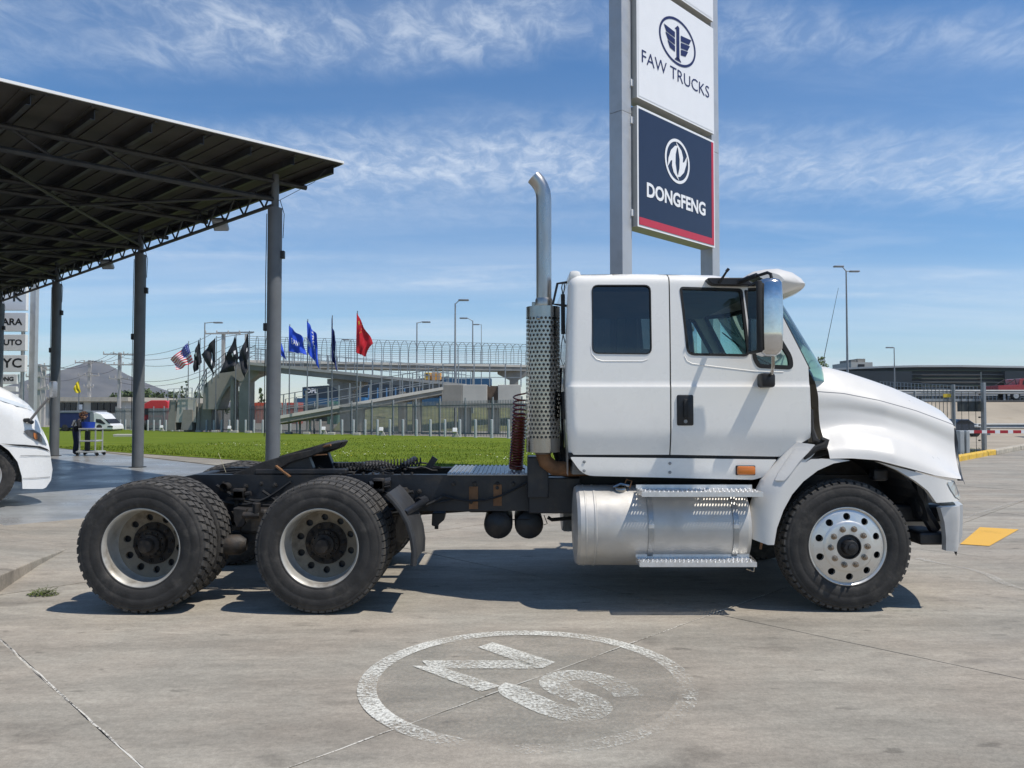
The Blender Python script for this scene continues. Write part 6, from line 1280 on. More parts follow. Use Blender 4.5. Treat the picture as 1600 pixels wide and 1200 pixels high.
for i, (x, yt, w, Y, c) in enumerate(((204,608,34,150,0),(228,606,30,150,0),(247,610,30,140,0),(268,609,30,135,0),(291,596,18,120,1),(284,602,15,118,1),(309,611,26,125,0),(343,612,30,120,0),(372,609,26,118,0),(322,614,24,118,0),(407,606,20,120,1),(182,614,30,160,0))):
    tree(x, yt, w, Y, ['dark broad tree behind the red lorry roof', 'dark round tree between column and red lorry', 'dark bushy tree above the red lorry', 'dark tree beyond the platform railing', 'taller dark conifer behind the platform', 'narrow conifer left of the taller one', 'dark tree behind the stair foot', 'dark tree seen under the stair flight', 'dark tree between the footbridge piers', 'dark low tree left of the stair flight', 'slim conifer just left of the nearest column', 'dark tree against the foot of the mountain'][i], bool(c), 620)
tree(1280, 545, 34, 34, 'small bright green tree top peeping over the hood', False, 700, 1, group=None or 'tree behind the hood')
mb = MB(); mb.tube([at(1287, 600, 33), at(1288, 556, 33), at(1310, 450, 33)], [.02, .016, .008], 5); tag(mb.build('whip_antenna', m_dkst), 'thin leaning whip aerial rising behind the hood', 'aerial')
# ---------------------------------------------------------------- buildings and vehicles at the left
def wallbox(T, name, x0, x1, y0, y1, Y, D, mat, bevel=.0, zlow=None):
    p0, p1 = at(x0, y0, Y), at(x1, y1, Y); z0 = p1.z if zlow is None else zlow; mb = MB(); mb.prism([(p0.x, z0), (p1.x, z0), (p1.x, p0.z), (p0.x, p0.z)], lambda a, b, y: Vector((a, y, b)), Y, Y+D); return mb.build(name, mat, T, bevel=bevel)
T = thing('low_building', at(140, 640, 92), 'low beige flat-roofed building with dark window band behind the lorries', 'building')
w = wallbox(T, 'wall', 60, 196, 624, 670, 92, 12, m_concl, zlow=-.6); wallbox(T, 'roof_slab', 56, 200, 620.5, 627, 91.6, 13, pm('beige_fascia', (.45,.41,.34), .8, var=.1))
for x0, x1 in ((94,101),(102.5,110),(111.5,119),(122,129),(142,152),(153,162),(163,172),(173,184)): ww = wallbox(T, 'window', x0, x1, 629, 645, 91.9, .1, m_black); wallbox(T, 'pane', x0+.6, x1-.6, 629.8, 644.2, 91.85, .02, pm('pane_dark', (.02,.026,.032), .12, var=.1))
wallbox(T, 'white_panel', 122, 128.5, 632, 640, 91.8, .06, m_wp)
def vehicle_blue():
    Y = 64; T = thing('tarpaulin_lorry', at(130, 672, Y), 'small white-cab lorry with blue tarpaulin box behind the worker', 'lorry'); T.location.z = gz(Y); ORG[T] = Vector(T.location)
    m_tarp = pm('blue_tarp', (.012,.022,.10), .55, var=.25, vs=1.2, bump=.4, bs=3)
    wallbox(T, 'cargo_box', 92, 141, 643.5, 669, Y, 2.2, m_tarp, .06); wallbox(T, 'box_frame', 84, 145, 642, 645, Y-.03, 2.26, pm('frame_grey', (.20,.22,.25), .5), .02); wallbox(T, 'box_frame', 140.5, 145, 645, 671, Y-.02, 2.24, MATS['frame_grey'], .02)
    pts = [at(x, y, Y) for x, y in ((145.5,671.5),(145.5,645),(150,644),(158,647),(165,655),(170,661),(176,664),(177.5,671.5))]; mb = MB(); mb.prism([(p.x, p.z) for p in pts], lambda a, b, y: Vector((a, y, b)), Y, Y+1.8); cab = mb.build('cab', MATS['white_truck_paint_far'], T, bevel=.08)
    pts = [at(x, y, Y-.01) for x, y in ((150,654.5),(157,655),(165,662),(162,663),(150,660))]; mb = MB(); mb.prism([(p.x, p.z) for p in pts], lambda a, b, y: Vector((a, y, b)), Y-.015, Y+.01); mb.build('window', m_black, cab)
    pts = [at(x, y, Y-.01) for x, y in ((162,653),(166,655.5),(172,661.5),(169,661))]; mb = MB(); mb.prism([(p.x, p.z) for p in pts], lambda a, b, y: Vector((a, y, b)), Y-.012, Y+1.7); mb.build('windshield', m_black, cab); wallbox(T, 'headlamp', 168, 176, 665.5, 667.5, Y-.02, .05, m_black)
    for x in (101, 155):
        p = at(x, 671, Y); mb = MB(); mb.lathe([(0,-.06),(.2,-.06),(.34,-.03),(.36,.05),(.36,.25)], (p.x, Y+.05, gz(Y)+.36), (0,1,0), 18); mb.build('wheel', m_tyre, T, smooth=True)
    wallbox(T, 'sill', 88, 176, 670.5, 673, Y+.1, 1.6, m_black)
vehicle_blue()
def vehicle_red():
    Y = 70; T = thing('red_lorry', at(242, 668, Y), 'red high-roof lorry cab seen through the fence', 'lorry'); T.location.z = gz(Y); ORG[T] = Vector(T.location); mr = pm('red_paint', (.55,.012,.018), .35, var=.08, coat=.4); mrd = pm('red_lower', (.30,.02,.022), .4, var=.1)
    pts = [at(x, y, Y) for x, y in ((223,640),(223,632),(230,628),(236,625.5),(258,625.5),(262,628),(262.5,640))]; mb = MB(); mb.prism([(p.x, p.z) for p in pts], lambda a, b, y: Vector((a, y, b)), Y, Y+2.4); mb.build('roof', mr, T, bevel=.05)
    wallbox(T, 'cab', 223, 262, 640.1, 667, Y+.02, 2.36, mrd, .05); wallbox(T, 'windshield', 226, 259, 638, 648, Y-.01, .04, m_black); wallbox(T, 'bumper', 222, 263, 664, 670.5, Y-.06, 2.4, m_chas); wallbox(T, 'grille', 232, 253, 652, 660, Y-.01, .04, m_black)
    for x in (227, 258): p = at(x, 670, Y); mb = MB(); mb.lathe([(0,-.1),(.3,-.1),(.5,-.05),(.5,.3)], (p.x, Y+.2, gz(Y)+.5), (1,0,0), 16); mb.build('wheel', m_tyre, T)
vehicle_red()
# dark warehouse with a company name, blue band, containers
m_wh = pm('warehouse_navy', (.020,.034,.050), .5, var=.1, vs=.4); m_wb = pm('warehouse_blue', (.022,.085,.17), .5, var=.08, vs=.5)
Yw = 120; T = thing('warehouse', (at(560, 640, Yw).x, Yw, gz(Yw)), 'dark blue warehouse with white name and blue band under the footbridge', 'building')
p0, p1 = at(472.5, 605, Yw), at(700, 640, Yw); q1 = at(700, 588, Yw); mb = MB(); mb.prism([(p0.x, gz(Yw)), (p1.x, gz(Yw)), (p1.x, q1.z), (p0.x, p0.z)], lambda a, b, y: Vector((a, y, b)), Yw, Yw+30); wl = mb.build('wall', m_wh, T)
wallbox(T, 'blue_band', 459, 705, 622, 634, Yw-.6, .55, m_wb)
mb = MB(); c = at(487.5, 611, Yw-.1); put_text(mb, 'DPL', .95, lambda x, y: Vector((c.x+x, Yw-.1, c.z+y)), .03); mb.build('lettering', m_wi, wl, recalc=False)
mb = MB(); c = at(477, 613, Yw-.1)
for k in range(24):
    a, b = 2*pi*k/24, 2*pi*(k+1)/24; mb.add([Vector((c.x+r_*cos(t), Yw-.1, c.z+r_*1.3*sin(t))) for r_, t in ((.26,a),(.40,a),(.40,b),(.26,b))], [(0,1,2,3)])
mb.build('emblem', m_wb, wl, recalc=False)
for x in range(575, 700, 14): wallbox(T, 'panel_strip', x, x+2.2, 606, 622, Yw-.05, .04, pm('strip_blue', (.10,.22,.38), .5))
def container(x0, x1, y0, y1, Y, col, label):
    T = thing('container', at((x0+x1)/2, 640, Y), label, 'container', 'containers behind the fence'); T.location.z = gz(Y); ORG[T] = Vector(T.location); m = pm('cont_%d' % int(x0), col, .55, var=.15, vs=.8); o = wallbox(T, 'body', x0, x1, y0, y1, Y, 2.4, m, zlow=gz(Y)); a, b = at(x0, y0, Y-.03), at(x1, y1, Y-.03); n = max(4, int((b.x-a.x)/.5))
    for k in range(n): xx = a.x+(b.x-a.x)*(k+.5)/n; mb = MB(); mb.box((xx, Y-.03, (a.z+gz(Y))/2), (.14, .06, a.z-gz(Y)-.2)); mb.build('rib', m, o)
container(388, 434, 629, 650, 105, (.42,.075,.035), 'orange red container left of the nearest column'); container(448, 466, 629, 650, 100, (.45,.09,.06), 'red container right of the nearest column'); container(511, 528, 627, 650, 98, (.10,.22,.17), 'green container under the footbridge ramp'); container(560, 570, 621, 634, 96, (.025,.15,.33), 'bright blue container right of the red flag pole')
# yellow machine on the road behind the bridge
T = thing('road_truck', at(675, 590, 110), 'yellow lorry passing behind the footbridge railings', 'lorry'); wallbox(T, 'cab', 663, 672, 582, 593, 110, 2.2, pm('yellow_paint', (.65,.38,.03), .5), .05); wallbox(T, 'body', 674, 688, 582, 594, 110, 2.2, pm('orange_body', (.60,.28,.05), .6), .05); wallbox(T, 'window', 664, 670, 584, 587.5, 109.95, .1, m_black); wallbox(T, 'load', 690, 768, 591, 602, 111, 2.2, m_wb, .05); wallbox(T, 'chassis', 663, 768, 593, 604, 111.2, 1.8, m_chas)
# embankment behind the fence at the right of the footbridge
def bank(name, pts, label, mat, kind='structure'):
    mb = MB(); mb.add([Vector(p) for p in pts], [(0,1,2,3)]); bm = bmesh.new(); return tag(mb.build(name, mat), label, name.split('_')[0], kind=kind)
m_scrub = pm('scrub_bank', (.125,.130,.050), .95, var=.45, vs=.6, dirt=(.24,.20,.12), damt=.6, ds=.9, bump=.5, bs=3)
m_dirt = pm('dirt_bank', (.34,.29,.22), .95, var=.2, vs=.35, dirt=(.22,.18,.13), damt=.5, ds=.7, bump=.3, bs=2)
mb = MB(); nx, ny_ = 60, 8; rg = random.Random(9); V_ = []
for j in range(ny_+1):
    for i in range(nx+1):
        X_ = -16+44*i/nx; t = j/ny_; V_.append((X_, 68+14*t, gz(68)-.05+2.4*t**.8+rg.uniform(-.08,.08)))
mb.add(V_, [(j*(nx+1)+i, j*(nx+1)+i+1, (j+1)*(nx+1)+i+1, (j+1)*(nx+1)+i) for j in range(ny_) for i in range(nx)]); tag(mb.build('bank', m_scrub, smooth=True), 'green and straw coloured road bank behind the bar fence', 'bank', kind='structure')
# far viaduct road behind
m_asph = pm('asphalt', (.075,.075,.075), .85, var=.12, vs=1)
# ================================================================ RIGHT SIDE
kb = thing('kerb', gnd(1520, 714), 'kerb with yellow painted stones turning into bare stone by the gate', 'kerb'); a, b, c_ = gnd(1440, 731), gnd(1551, 709.5), gnd(1640, 692)
my = pm('kerb_yellow', (.66,.42,.055), .75, var=.18, vs=6, dirt=(.30,.24,.14), damt=.6, ds=5); ms = pm('kerb_stone', (.40,.36,.29), .9, var=.2, vs=5, dirt=(.2,.18,.15), damt=.5, ds=6)
for i in range(9):
    p, q = a+(b-a)*i/9, a+(b-a)*(i+1)/9; d = (q-p).normalized(); mb = MB(); mb.bar(p+d*.012+Vector((0,0,.06)), q-d*.012+Vector((0,0,.06)), .22, .20); mb.build('kerb_stone', my, kb, bevel=.03)
for i in range(8):
    p, q = b+(c_-b)*i/8, b+(c_-b)*(i+1)/8; d = (q-p).normalized(); mb = MB(); mb.bar(p+d*.02+Vector((0,0,.05)), q-d*.02+Vector((0,random.uniform(-.03,.03),.05)), .24, .20); mb.build('kerb_stone', ms, kb, bevel=.04)
# verge behind the kerb
mb = MB(); mb.add([a+Vector((-.08,.08,.08)), b+Vector((-.08,.08,.08)), c_+Vector((-.08,.08,.06)), Vector((c_.x+6, c_.y+14, .02)), Vector((a.x-2, a.y+18, .02))], [(0,1,2,3,4)]); tag(mb.build('verge', m_dirt), 'bare dusty verge behind the yellow kerb', 'verge', kind='structure')
mb = MB(); rg = random.Random(8)
for _ in range(2600):
    t = rg.random(); p = a+(b-a)*t*1.1+Vector((-1,1,0))*rg.uniform(.25,1.6)+Vector((0,0,.08)); an = rg.random()*6.28; h = rg.uniform(.03,.14); d = Vector((cos(an), sin(an), 0)); mb.add([p-d*.014, p+d*.014, p+Vector((rg.uniform(-.05,.05), rg.uniform(-.05,.05), h))], [(0,1,2)], rg.choice((0,1)))
tag(mb.build('verge_grass', [MATS['blade_dark'], pm('dry_blade', (.22,.19,.08), .8)], recalc=False), 'rough dry grass growing behind the yellow kerb', 'grass', kind='stuff')
# gate and posts
GT = thing('gate', (at(1515, 640, 26).x, 26.3, 0), 'grey barred sliding gate between two tall posts beyond the hood', 'gate')
Yg = 26.2; mg = pm('gate_grey', (.30,.32,.33), .5, .4, var=.1); mgd = pm('gate_dark', (.055,.065,.065), .6, .2, var=.2)
for x0, x1, y0 in ((1490.5, 1494.5, 601), (1536.5, 1542.5, 598)):
    p0, p1 = at(x0, y0, Yg), at(x1, 705, Yg); mb = MB(); mb.prism([(p0.x, 0), (p1.x, 0), (p1.x, p0.z), (p0.x, p0.z)], lambda a, b, y: Vector((a, y, b)), Yg, Yg+.16); mb.build('post', mg, GT, bevel=.008)
mb = MB(); p0, p1 = at(1533, 581, Yg+.3), at(1536, 705, Yg+.3); mb.prism([(p0.x, 0), (p1.x, 0), (p1.x, p0.z), (p0.x, p0.z)], lambda a, b, y: Vector((a, y, b)), Yg+.3, Yg+.36); ep = mb.build('energiser_post', m_fenc, GT)
for k in range(9): p = at(1530.5, 592+k*12, Yg+.25); mb = MB(); mb.lathe([(.02,-.04),(.035,0),(.02,.04)], p, (1,0,0), 6); mb.build('insulator', m_black, ep)
def gbox(name, x0, x1, y0, y1, Y, D, mat): return wallbox(GT, name, x0, x1, y0, y1, Y, D, mat)
gbox('top_rail', 1440, 1533, 623, 627, Yg+.2, .06, mg); gbox('bottom_rail', 1440, 1533, 702, 705, Yg+.2, .06, mg); pnl = gbox('dark_panel', 1496, 1533, 627.2, 643, Yg+.22, .02, mgd); gbox('rail', 1440, 1533, 612, 614, Yg+.22, .04, mg)
for x in list(range(1444, 1490, 6)): gbox('bar', x, x+1.4, 602, 702, Yg+.2, .03, m_fenc)
for x in (1502.5, 1513.5, 1524.5): gbox('bar', x, x+1.6, 612.3, 702, Yg+.17, .03, mgd)
gbox('plate', 1474, 1486, 615.5, 621, Yg+.1, .02, pm('yellow_plate', (.62,.45,.04), .5)); 
for y in (586, 592, 598, 604): mb = MB(); mb.tube([at(1440, y, Yg+.3), at(1533, y, Yg+.3)], .006, 4); mb.build('wire', m_wire, GT)
# barrier
BR = thing('barrier', (at(1510, 700, 25.2).x, 25.2, 0), 'red and white barrier arm on grey cabinets at the gate', 'barrier'); Yb_ = 25.2
for x0, x1 in ((1499.5, 1507.5), (1509.5, 1516)): o = wallbox(BR, 'cabinet', x0, x1, 673, 706, Yb_, .3, m_bol, .02, zlow=0)
n = 9; xa, xb = at(1516, 673, Yb_).x, at(1700, 673, Yb_).x; zc = at(1530, 674.8, Yb_).z
for k in range(n):
    x0, x1 = xa+(xb-xa)*k/n, xa+(xb-xa)*(k+1)/n; m0 = x0+(x1-x0)*.38; mb = MB(); mb.box(((x0+m0)/2, Yb_+.1, zc), (m0-x0, .06, .10)); mb.build('arm_white', m_wp, BR); mb = MB(); mb.box(((m0+x1)/2, Yb_+.1, zc), (x1-m0-.002, .058, .098)); mb.build('arm_red', pm('barrier_red', (.40,.02,.03), .5), BR)
# raised road with guard rails, embankment, pickup
Zr = at(1560, 626, 60).z
mb = MB(); nx, ny_ = 40, 10; V_ = []; rg = random.Random(2)
for j in range(ny_+1):
    for i in range(nx+1):
        X_ = 22+90*i/nx; t = j/ny_; V_.append((X_, 45+11*t, -.08+(Zr-.05)*min(1, max(0, (t-.25)/.72))**.9+rg.uniform(-.06,.06)*(0 < t < 1)))
mb.add(V_, [(j*(nx+1)+i, j*(nx+1)+i+1, (j+1)*(nx+1)+i+1, (j+1)*(nx+1)+i) for j in range(ny_) for i in range(nx)]); tag(mb.build('embankment', m_dirt, smooth=True), 'bare beige earth embankment below the raised road', 'embankment', kind='structure')
mb = MB(); mb.cbox((18, 55.9, Zr-.5), (118, 66, Zr), .02); tag(mb.build('raised_road', m_asph), 'raised asphalt road carrying the red pickup', 'road', kind='structure')
def guard(x0, x1, Y, z, h, label, n, thick=.30):
    T = thing('guard_rail', ((x0+x1)/2, Y, z), label, 'guard rail')
    for k in range(n+1): xx = x0+(x1-x0)*k/n; mb = MB(); mb.box((xx, Y+.06, z+h/2-.2), (.12, .1, h+.4)); mb.build('post', m_galv, T)
    mb = MB(); 
    for dz, dy in ((-.11,0),(0,-.05),(.11,0)): pass
    pr = [(-.15,.0),(-.09,-.05),(-.03,.0),(.03,.0),(.09,-.05),(.15,.0)]; vs = [Vector((xx, Y-.02+dy, z+h-.15+dz)) for xx in (x0, x1) for dz, dy in pr]; mb.add(vs, [(k, k+1, 7+k, 6+k) for k in range(5)]); mb.build('beam', m_galv, T)
guard(20, 116, 56.1, Zr, .75, 'steel guard rail along the raised road in front of the pickup', 24); guard(20, 116, 65.6, Zr, .75, 'steel guard rail on the far side of the raised road', 24)
guard(18, 60, 43.5, 0, .7, 'low guard rail at the foot of the embankment', 14); mb = MB(); mb.add([(14, 39.5, -.004), (90, 39.5, -.004), (90, 43, -.004), (14, 43, -.004)], [(0,1,2,3)]); tag(mb.build('service_road', m_asph), 'narrow asphalt road at the foot of the embankment', 'road', kind='structure')
T = thing('bridge_railing', (40, 70, Zr), 'long thin bridge railing in front of the dark arena building', 'railing')
for k in range(40): p = at(1375, 596, 72)+(at(1600, 608, 66.5)-at(1375, 596, 72))*k/39; mb = MB(); mb.bar(Vector((p.x, p.y, Zr-.3)), p, .05); mb.build('post', m_galv, T)
for dz in (0, -.35, -.7): mb = MB(); mb.bar(at(1375, 596, 72)+Vector((0,0,dz)), at(1600, 608, 66.5)+Vector((0,0,dz)), .05); mb.build('rail', m_galv, T)
def pickup():
    Y = 58.2; T = thing('pickup_truck', (at(1600, 620, Y).x, Y, Zr), 'red pickup truck with black roll bar driving on the raised road', 'pickup'); mr = pm('pickup_red', (.36,.012,.025), .3, var=.05, coat=.6); s = Y/1200
    X0 = at(1560, 620, Y).x; f = lambda x, y: (X0+(x-1560)*s, at(1560, y, Y).z)
    low = [(1560,612),(1560,602.5),(1593,601),(1594,592),(1598,591.5),(1628,591.5),(1640,602),(1668,605),(1670,614),(1660,616)]
    arch = lambda cx: [(cx+8.2*cos(t), 618+8.2*sin(t)*-1) for t in [radians(a) for a in (20,50,90,130,160)]]
    out = [(1560,613),(1560,602.5),(1593,601),(1594,592),(1598,591.5),(1628,591.5),(1640,602),(1668,605),(1670,614)]+[p for p in arch(1651)]+[p for p in arch(1588)]
    mb = MB(); bm = fill2d([f(*p) for p in out]); bm.verts.index_update(); v0 = [v.co.copy() for v in bm.verts]; tri = [[v.index for v in g.verts] for g in bm.faces]; bm.free(); n = len(out); mb.add([(v.x, Y, v.z) for v in v0]+[(v.x, Y+1.75, v.z) for v in v0], tri+[[i+n for i in t] for t in tri]+[(i, (i+1) % n, n+(i+1) % n, n+i) for i in range(n)]); b = mb.build('body', mr, T, bevel=.02)
    for q in ([(1599,594),(1612,594),(1612,601),(1598,601)], [(1614,594),(1627,594),(1636,602),(1614,601)]): mb = MB(); mb.prism([f(*p) for p in q], lambda a, b_, y: Vector((a, y, b_)), Y-.01, Y+1.76); mb.build('window', m_black, b)
    for yy in (Y+.25, Y+1.5): mb = MB(); mb.tube([Vector((f(1574,602)[0], yy, f(1574,602)[1])), Vector((f(1590,592)[0], yy, f(1590,592)[1])), Vector((f(1592,602)[0], yy, f(1592,602)[1]))], .04, 6); mb.build('roll_bar', m_black, T)
    for cx in (1588, 1651):
        for yy, sg in ((Y+.12, 1), (Y+1.63, -1)): x, _ = f(cx, 618); mb = MB(); mb.lathe([(0,-.1),(.2,-.1),(.22,-.12),(.33,-.1),(.36,0),(.33,.1),(0,.1)], (x, yy, Zr+.36), (0,1,0), 20); w = mb.build('wheel', m_tyre, T, smooth=True); mb = MB(); mb.lathe([(0,-.125),(.08,-.13),(.10,-.12),(.21,-.125),(.215,-.1)], (x, yy, Zr+.36), (0,sg,0), 14); mb.build('rim', m_alloy, w)
    mb = MB(); p = f(1560, 614); mb.cbox((p[0]-.1, Y+.1, p[1]-.08), (p[0]+.05, Y+1.65, p[1]+.1), .03); mb.build('bumper', m_chas, T)
pickup()
def dark_car():
    Y = 41.0; T = thing('dark_car', (at(1516, 670, Y).x, Y, 0), 'dark parked car seen through the gate bars', 'car'); s = Y/1200; X0 = at(1516, 640, Y).x; f = lambda x, y: (X0+(x-1516)*s, at(1516, y, Y).z); mc_ = pm('car_dark_blue', (.02,.03,.05), .25, var=.05, coat=.8)
    out = [(1478,678),(1478,666),(1490,662),(1499,655),(1514,655),(1524,662),(1533,665),(1534,678)]; mb = MB(); mb.prism([f(*p) for p in out], lambda a, b, y: Vector((a, y, b)), Y, Y+1.7); b = mb.build('body', mc_, T, bevel=.08)
    mb = MB(); mb.prism([f(*p) for p in ((1493,662),(1500,656.5),(1513,656.5),(1521,662))], lambda a, b_, y: Vector((a, y, b_)), Y-.01, Y+1.71); mb.build('window', m_black, b); p = f(1529, 666); mb = MB(); mb.cbox((p[0]-.25, Y-.03, p[1]-.06), (p[0]+.1, Y+.1, p[1]+.06), .03); mb.build('headlamp', m_spot, b)
    for x in (1489, 1524): q = f(x, 678); mb = MB(); mb.lathe([(0,-.08),(.2,-.08),(.3,-.05),(.32,.05),(.3,.1)], (q[0], Y+.1, .32), (0,1,0), 16); mb.build('wheel', m_tyre, T, smooth=True)
dark_car()
# arena-like dark building with louvres, and the pale block
Ya = 150; T = thing('arena_building', (at(1450, 640, Ya).x, Ya, 0), 'long low dark building with louvred front and pale roof edge', 'building'); P_ = [(1225,580),(1300,578),(1340,576),(1380,574.3),(1430,573.2),(1500,573),(1560,574),(1640,575),(1760,580)]
tops = [at(x, y, Ya+4*sin((x-1225)/535*pi)*-1) for x, y in P_]; m_ar = pm('arena_dark', (.022,.028,.026), .6, var=.3, vs=.15); mb = MB(); n = len(tops); mb.add([Vector((p.x, p.y, -.5)) for p in tops]+tops+[Vector((p.x, Ya+50, p.z)) for p in tops], [(i, i+1, n+i+1, n+i) for i in range(n-1)]+[(n+i, n+i+1, 2*n+i+1, 2*n+i) for i in range(n-1)]); mb.build('wall', m_ar, T)
mb = MB()
for i in range(n-1): mb.bar(tops[i]+Vector((0,-.4,.1)), tops[i+1]+Vector((0,-.4,.1)), .9, .35)
mb.build('roof_edge', pm('roof_edge_pale', (.42,.43,.42), .5, var=.05), T)
m_lv = [pm('louvre_green', (.035,.052,.028), .6, var=.3, vs=.3), pm('louvre_grey', (.075,.08,.078), .6, var=.3, vs=.3)]
for k in range(9):
    mb = MB(); z = -.7-k*.72
    for i in range(n-1): mb.bar(tops[i]+Vector((0,-.25,z)), tops[i+1]+Vector((0,-.25,z)), .5, .16)
    mb.build('louvre', m_lv[k % 2], T)
for x0, x1 in ((1225, 1425), (1570, 1600)): wallbox(T, 'glazed_bay', x0, x1, 580, 604, Ya-5.2, .3, pm('bay_dark', (.016,.022,.028), .35, var=.3, vs=.2))
T = thing('pale_block', (at(1348, 640, 170).x, 170, 0), 'pale concrete block with rooftop plant above the dark building', 'building'); o = wallbox(T, 'wall', 1330, 1364.5, 566, 640, 170, 10, m_concl, zlow=0); wallbox(T, 'side_tower', 1330, 1338, 562, 566.2, 170.1, 6, m_conc); wallbox(T, 'rooftop_plant', 1340, 1352, 560.5, 566.2, 171, 5, m_conc); wallbox(T, 'window', 1341, 1351, 569, 577, 169.9, .2, m_black)
# ================================================================ WORKER WITH TROLLEY
def worker():
    o = gnd(118, 711); T = thing('person', o, 'person in dark work clothes with white back patch bending over the trolley', 'person')
    me = bpy.data.meshes.new('body'); V = []; E = []; R = []
    def v(x, y, z, r, p=None):
        V.append((x, y, z)); R.append(r); i = len(V)-1
        if p is not None: E.append((p, i))
        return i
    pel = v(0, 0, .84, .135); ab = v(.03, 0, .98, .13, pel); ch = v(.10, 0, 1.12, .145, ab); nk = v(.17, 0, 1.20, .06, ch); hd = v(.22, 0, 1.25, .085, nk); hc = v(.245, 0, 1.32, .09, hd)
    for s in (-1, 1):
        hp = v(0, s*.09, .78, .095, pel); kn = v(.03, s*.10, .44, .068, hp); an = v(-.02, s*.10, .09, .048, kn); v(.10, s*.11, .04, .04, an)
        sh = v(.12, s*.17, 1.13, .075, ch); el = v(.17, s*.24, .92, .052, sh); wr = v(.38, s*.19, .88, .034, el); pa = v(.44, s*.18, .88, .034, wr)
        for k, (dx, dy, dz) in enumerate(((.03, -s*.04, .0), (.075, -s*.024, -.012), (.085, -s*.005, -.015), (.08, s*.012, -.015), (.065, s*.028, -.012))):
            k1 = v(.44+dx*.6, s*.18+dy, .88+dz*.5, .0095, pa); v(.44+dx, s*.18+dy, .88+dz*2, .0085, k1)
    me.from_pydata(V, E, []); b = bpy.data.objects.new('body', me); COL.objects.link(b)
    md = b.modifiers.new('s', 'SKIN'); md.use_smooth_shade = True
    for i, r in enumerate(R): me.skin_vertices[0].data[i].radius = (r, r)
    me.skin_vertices[0].data[0].use_root = True
    b.modifiers.new('u', 'SUBSURF').levels = 2; b.modifiers['u'].render_levels = 2
    dg = bpy.context.evaluated_depsgraph_get(); m2 = bpy.data.meshes.new_from_object(b.evaluated_get(dg)); bpy.data.objects.remove(b)
    mats = [pm('work_jacket', (.012,.013,.020), .8, var=.2), pm('work_trousers', (.014,.022,.060), .8, var=.2), pm('skin', (.36,.20,.13), .6, var=.1), pm('shoe', (.012,.012,.012), .6)]
    m2.materials.clear()
    for m in mats: m2.materials.append(m)
    for p in m2.polygons:
        c = p.center
        p.material_index = 3 if c.z < .10 else 1 if c.z < .80 else 2 if (c.z > 1.20 or (c.x > .36 and c.z < 1.0)) else 0
    b = bpy.data.objects.new('body', m2); COL.objects.link(b); b.parent = T
    # face, hair, patch (local coordinates, facing +x)
    def part(name, mb, mat): 
        mb.v = [q+ORG[T] for q in mb.v]; return mb.build(name, mat, T, smooth=True)
    mb = MB(); rg = random.Random(1)
    for k in range(420):
        d = Vector((rg.gauss(0,1), rg.gauss(0,1), rg.gauss(0,1))).normalized()
        if d.x > .45 and d.z < .35: continue
        p = Vector((.235, 0, 1.335))+d*rg.uniform(.10,.145); u = Vector((rg.gauss(0,1), rg.gauss(0,1), rg.gauss(0,1))).normalized()*.022; w = u.orthogonal().normalized()*.014; mb.add([p+u, p+w, p-u, p-w], [(0,1,2,3)])
    part('hair', mb, pm('brown_hair', (.10,.045,.022), .8, var=.3))
    for s in (-1, 1):
        mb = MB(); mb.lathe([(0,.012),(.010,.008),(.012,0)], (.325, s*.033, 1.325), (1,0,0), 8); part('eye', mb, m_black)
        mb = MB(); mb.lathe([(0,-.01),(.02,-.005),(.022,.01)], (.24, s*.092, 1.31), (0,s,0), 8); part('ear', mb, mats[2])
    mb = MB(); mb.tube([(.328,0,1.325),(.352,0,1.298),(.335,0,1.292)], [.008,.013,.01], 6); part('nose', mb, mats[2]); mb = MB(); mb.box((.322,0,1.268), (.012,.045,.008)); part('mouth', mb, pm('lip', (.28,.10,.08), .6))
    mb = MB(); 
    for i in range(6):
        for j in range(5): pass
    mb.add([Vector((x, y, z)) for x, y, z in ((.00,-.162,.97),(.17,-.168,1.00),(.20,-.175,1.15),(.05,-.172,1.12))], [(0,1,2,3)]); mb.add([Vector((x, y, z)) for x, y, z in ((-.115,-.10,.98),(-.115,.10,.98),(-.045,.12,1.18),(-.045,-.12,1.18))], [(0,1,2,3)]); part('white_patch', mb, c_wht)
    T.rotation_euler = (0, 0, radians(12))
worker()
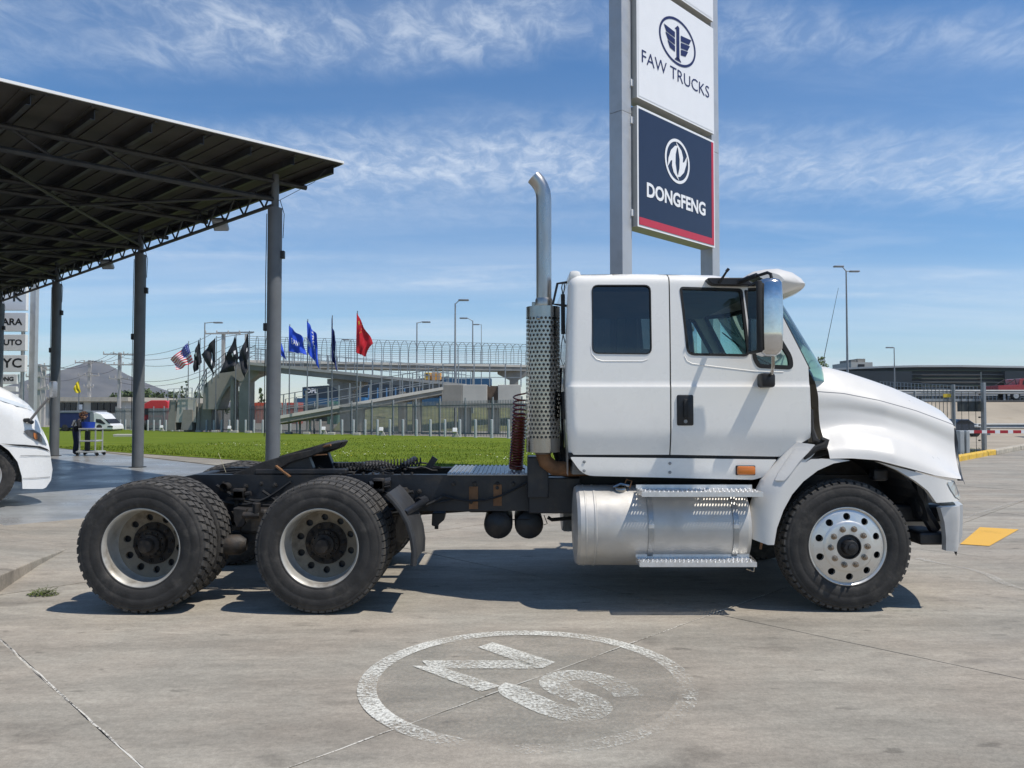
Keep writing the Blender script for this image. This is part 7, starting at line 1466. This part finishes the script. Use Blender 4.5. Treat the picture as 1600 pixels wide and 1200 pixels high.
def trolley():
    o = gnd(142, 711.5); T = thing('trolley', o, 'grey steel tool trolley with shelves beside the bending worker', 'trolley'); m = pm('trolley_grey', (.42,.43,.42), .5, .2, var=.1)
    for dx in (-.26, .26):
        for dy in (-.22, .22): mb = MB(); mb.box(o+Vector((dx, dy, .46)), (.035, .035, .84)); mb.build('leg', m, T); mb = MB(); mb.lathe([(0,-.02),(.05,-.02),(.05,.02),(0,.02)], o+Vector((dx*1.25, dy, .05)), (0,1,0), 12); mb.build('caster', m_rub, T)
    for z, w in ((.10, .74), (.46, .54), (.86, .60)): mb = MB(); mb.cbox(o+Vector((-w/2,-.25,z)), o+Vector((w/2,.25,z+.05)), .01); mb.build('shelf', m, T)
    mb = MB(); mb.box(o+Vector((-.12,.0,.48)), (.14, .14, .66)); mb.build('canister', m_chas, T, bevel=.03)
    mb = MB(); p = o+Vector((-.10, 0, .912)); mb.lathe([(0,0),(.19,0),(.21,.20),(.20,.20),(.18,.02),(0,.02)], p, (0,0,1), 20); tag(mb.build('blue_tub', pm('tub_blue', (.012,.05,.36), .4, var=.08), smooth=True), 'round blue tub standing on the trolley top', 'tub')
trolley()
# drain box on the lawn
mb = MB(); p = gnd(192, 682); mb.cbox((p.x-.55, p.y, gz(p.y)), (p.x+.75, p.y+.5, gz(p.y)+.16), .02); o = tag(mb.build('concrete_block', m_concl), 'low pale concrete block lying on the lawn by the second column', 'block')
# ================================================================ HAZE
mh = bpy.data.materials.new('haze_air'); mh.use_nodes = True; N = mh.node_tree.nodes; N.clear(); o_ = N.new('ShaderNodeOutputMaterial'); vp = N.new('ShaderNodeVolumePrincipled')
vp.inputs['Color'].default_value = (.80,.88,1,1); vp.inputs['Density'].default_value = .00015; vp.inputs['Anisotropy'].default_value = .2; mh.node_tree.links.new(vp.outputs[0], o_.inputs['Volume'])
mb = MB(); mb.box((0, 1500, 98), (12000, 4200, 204)); hz = tag(mb.build('haze', mh), 'thin pale air haze over the whole place', 'haze', kind='stuff')
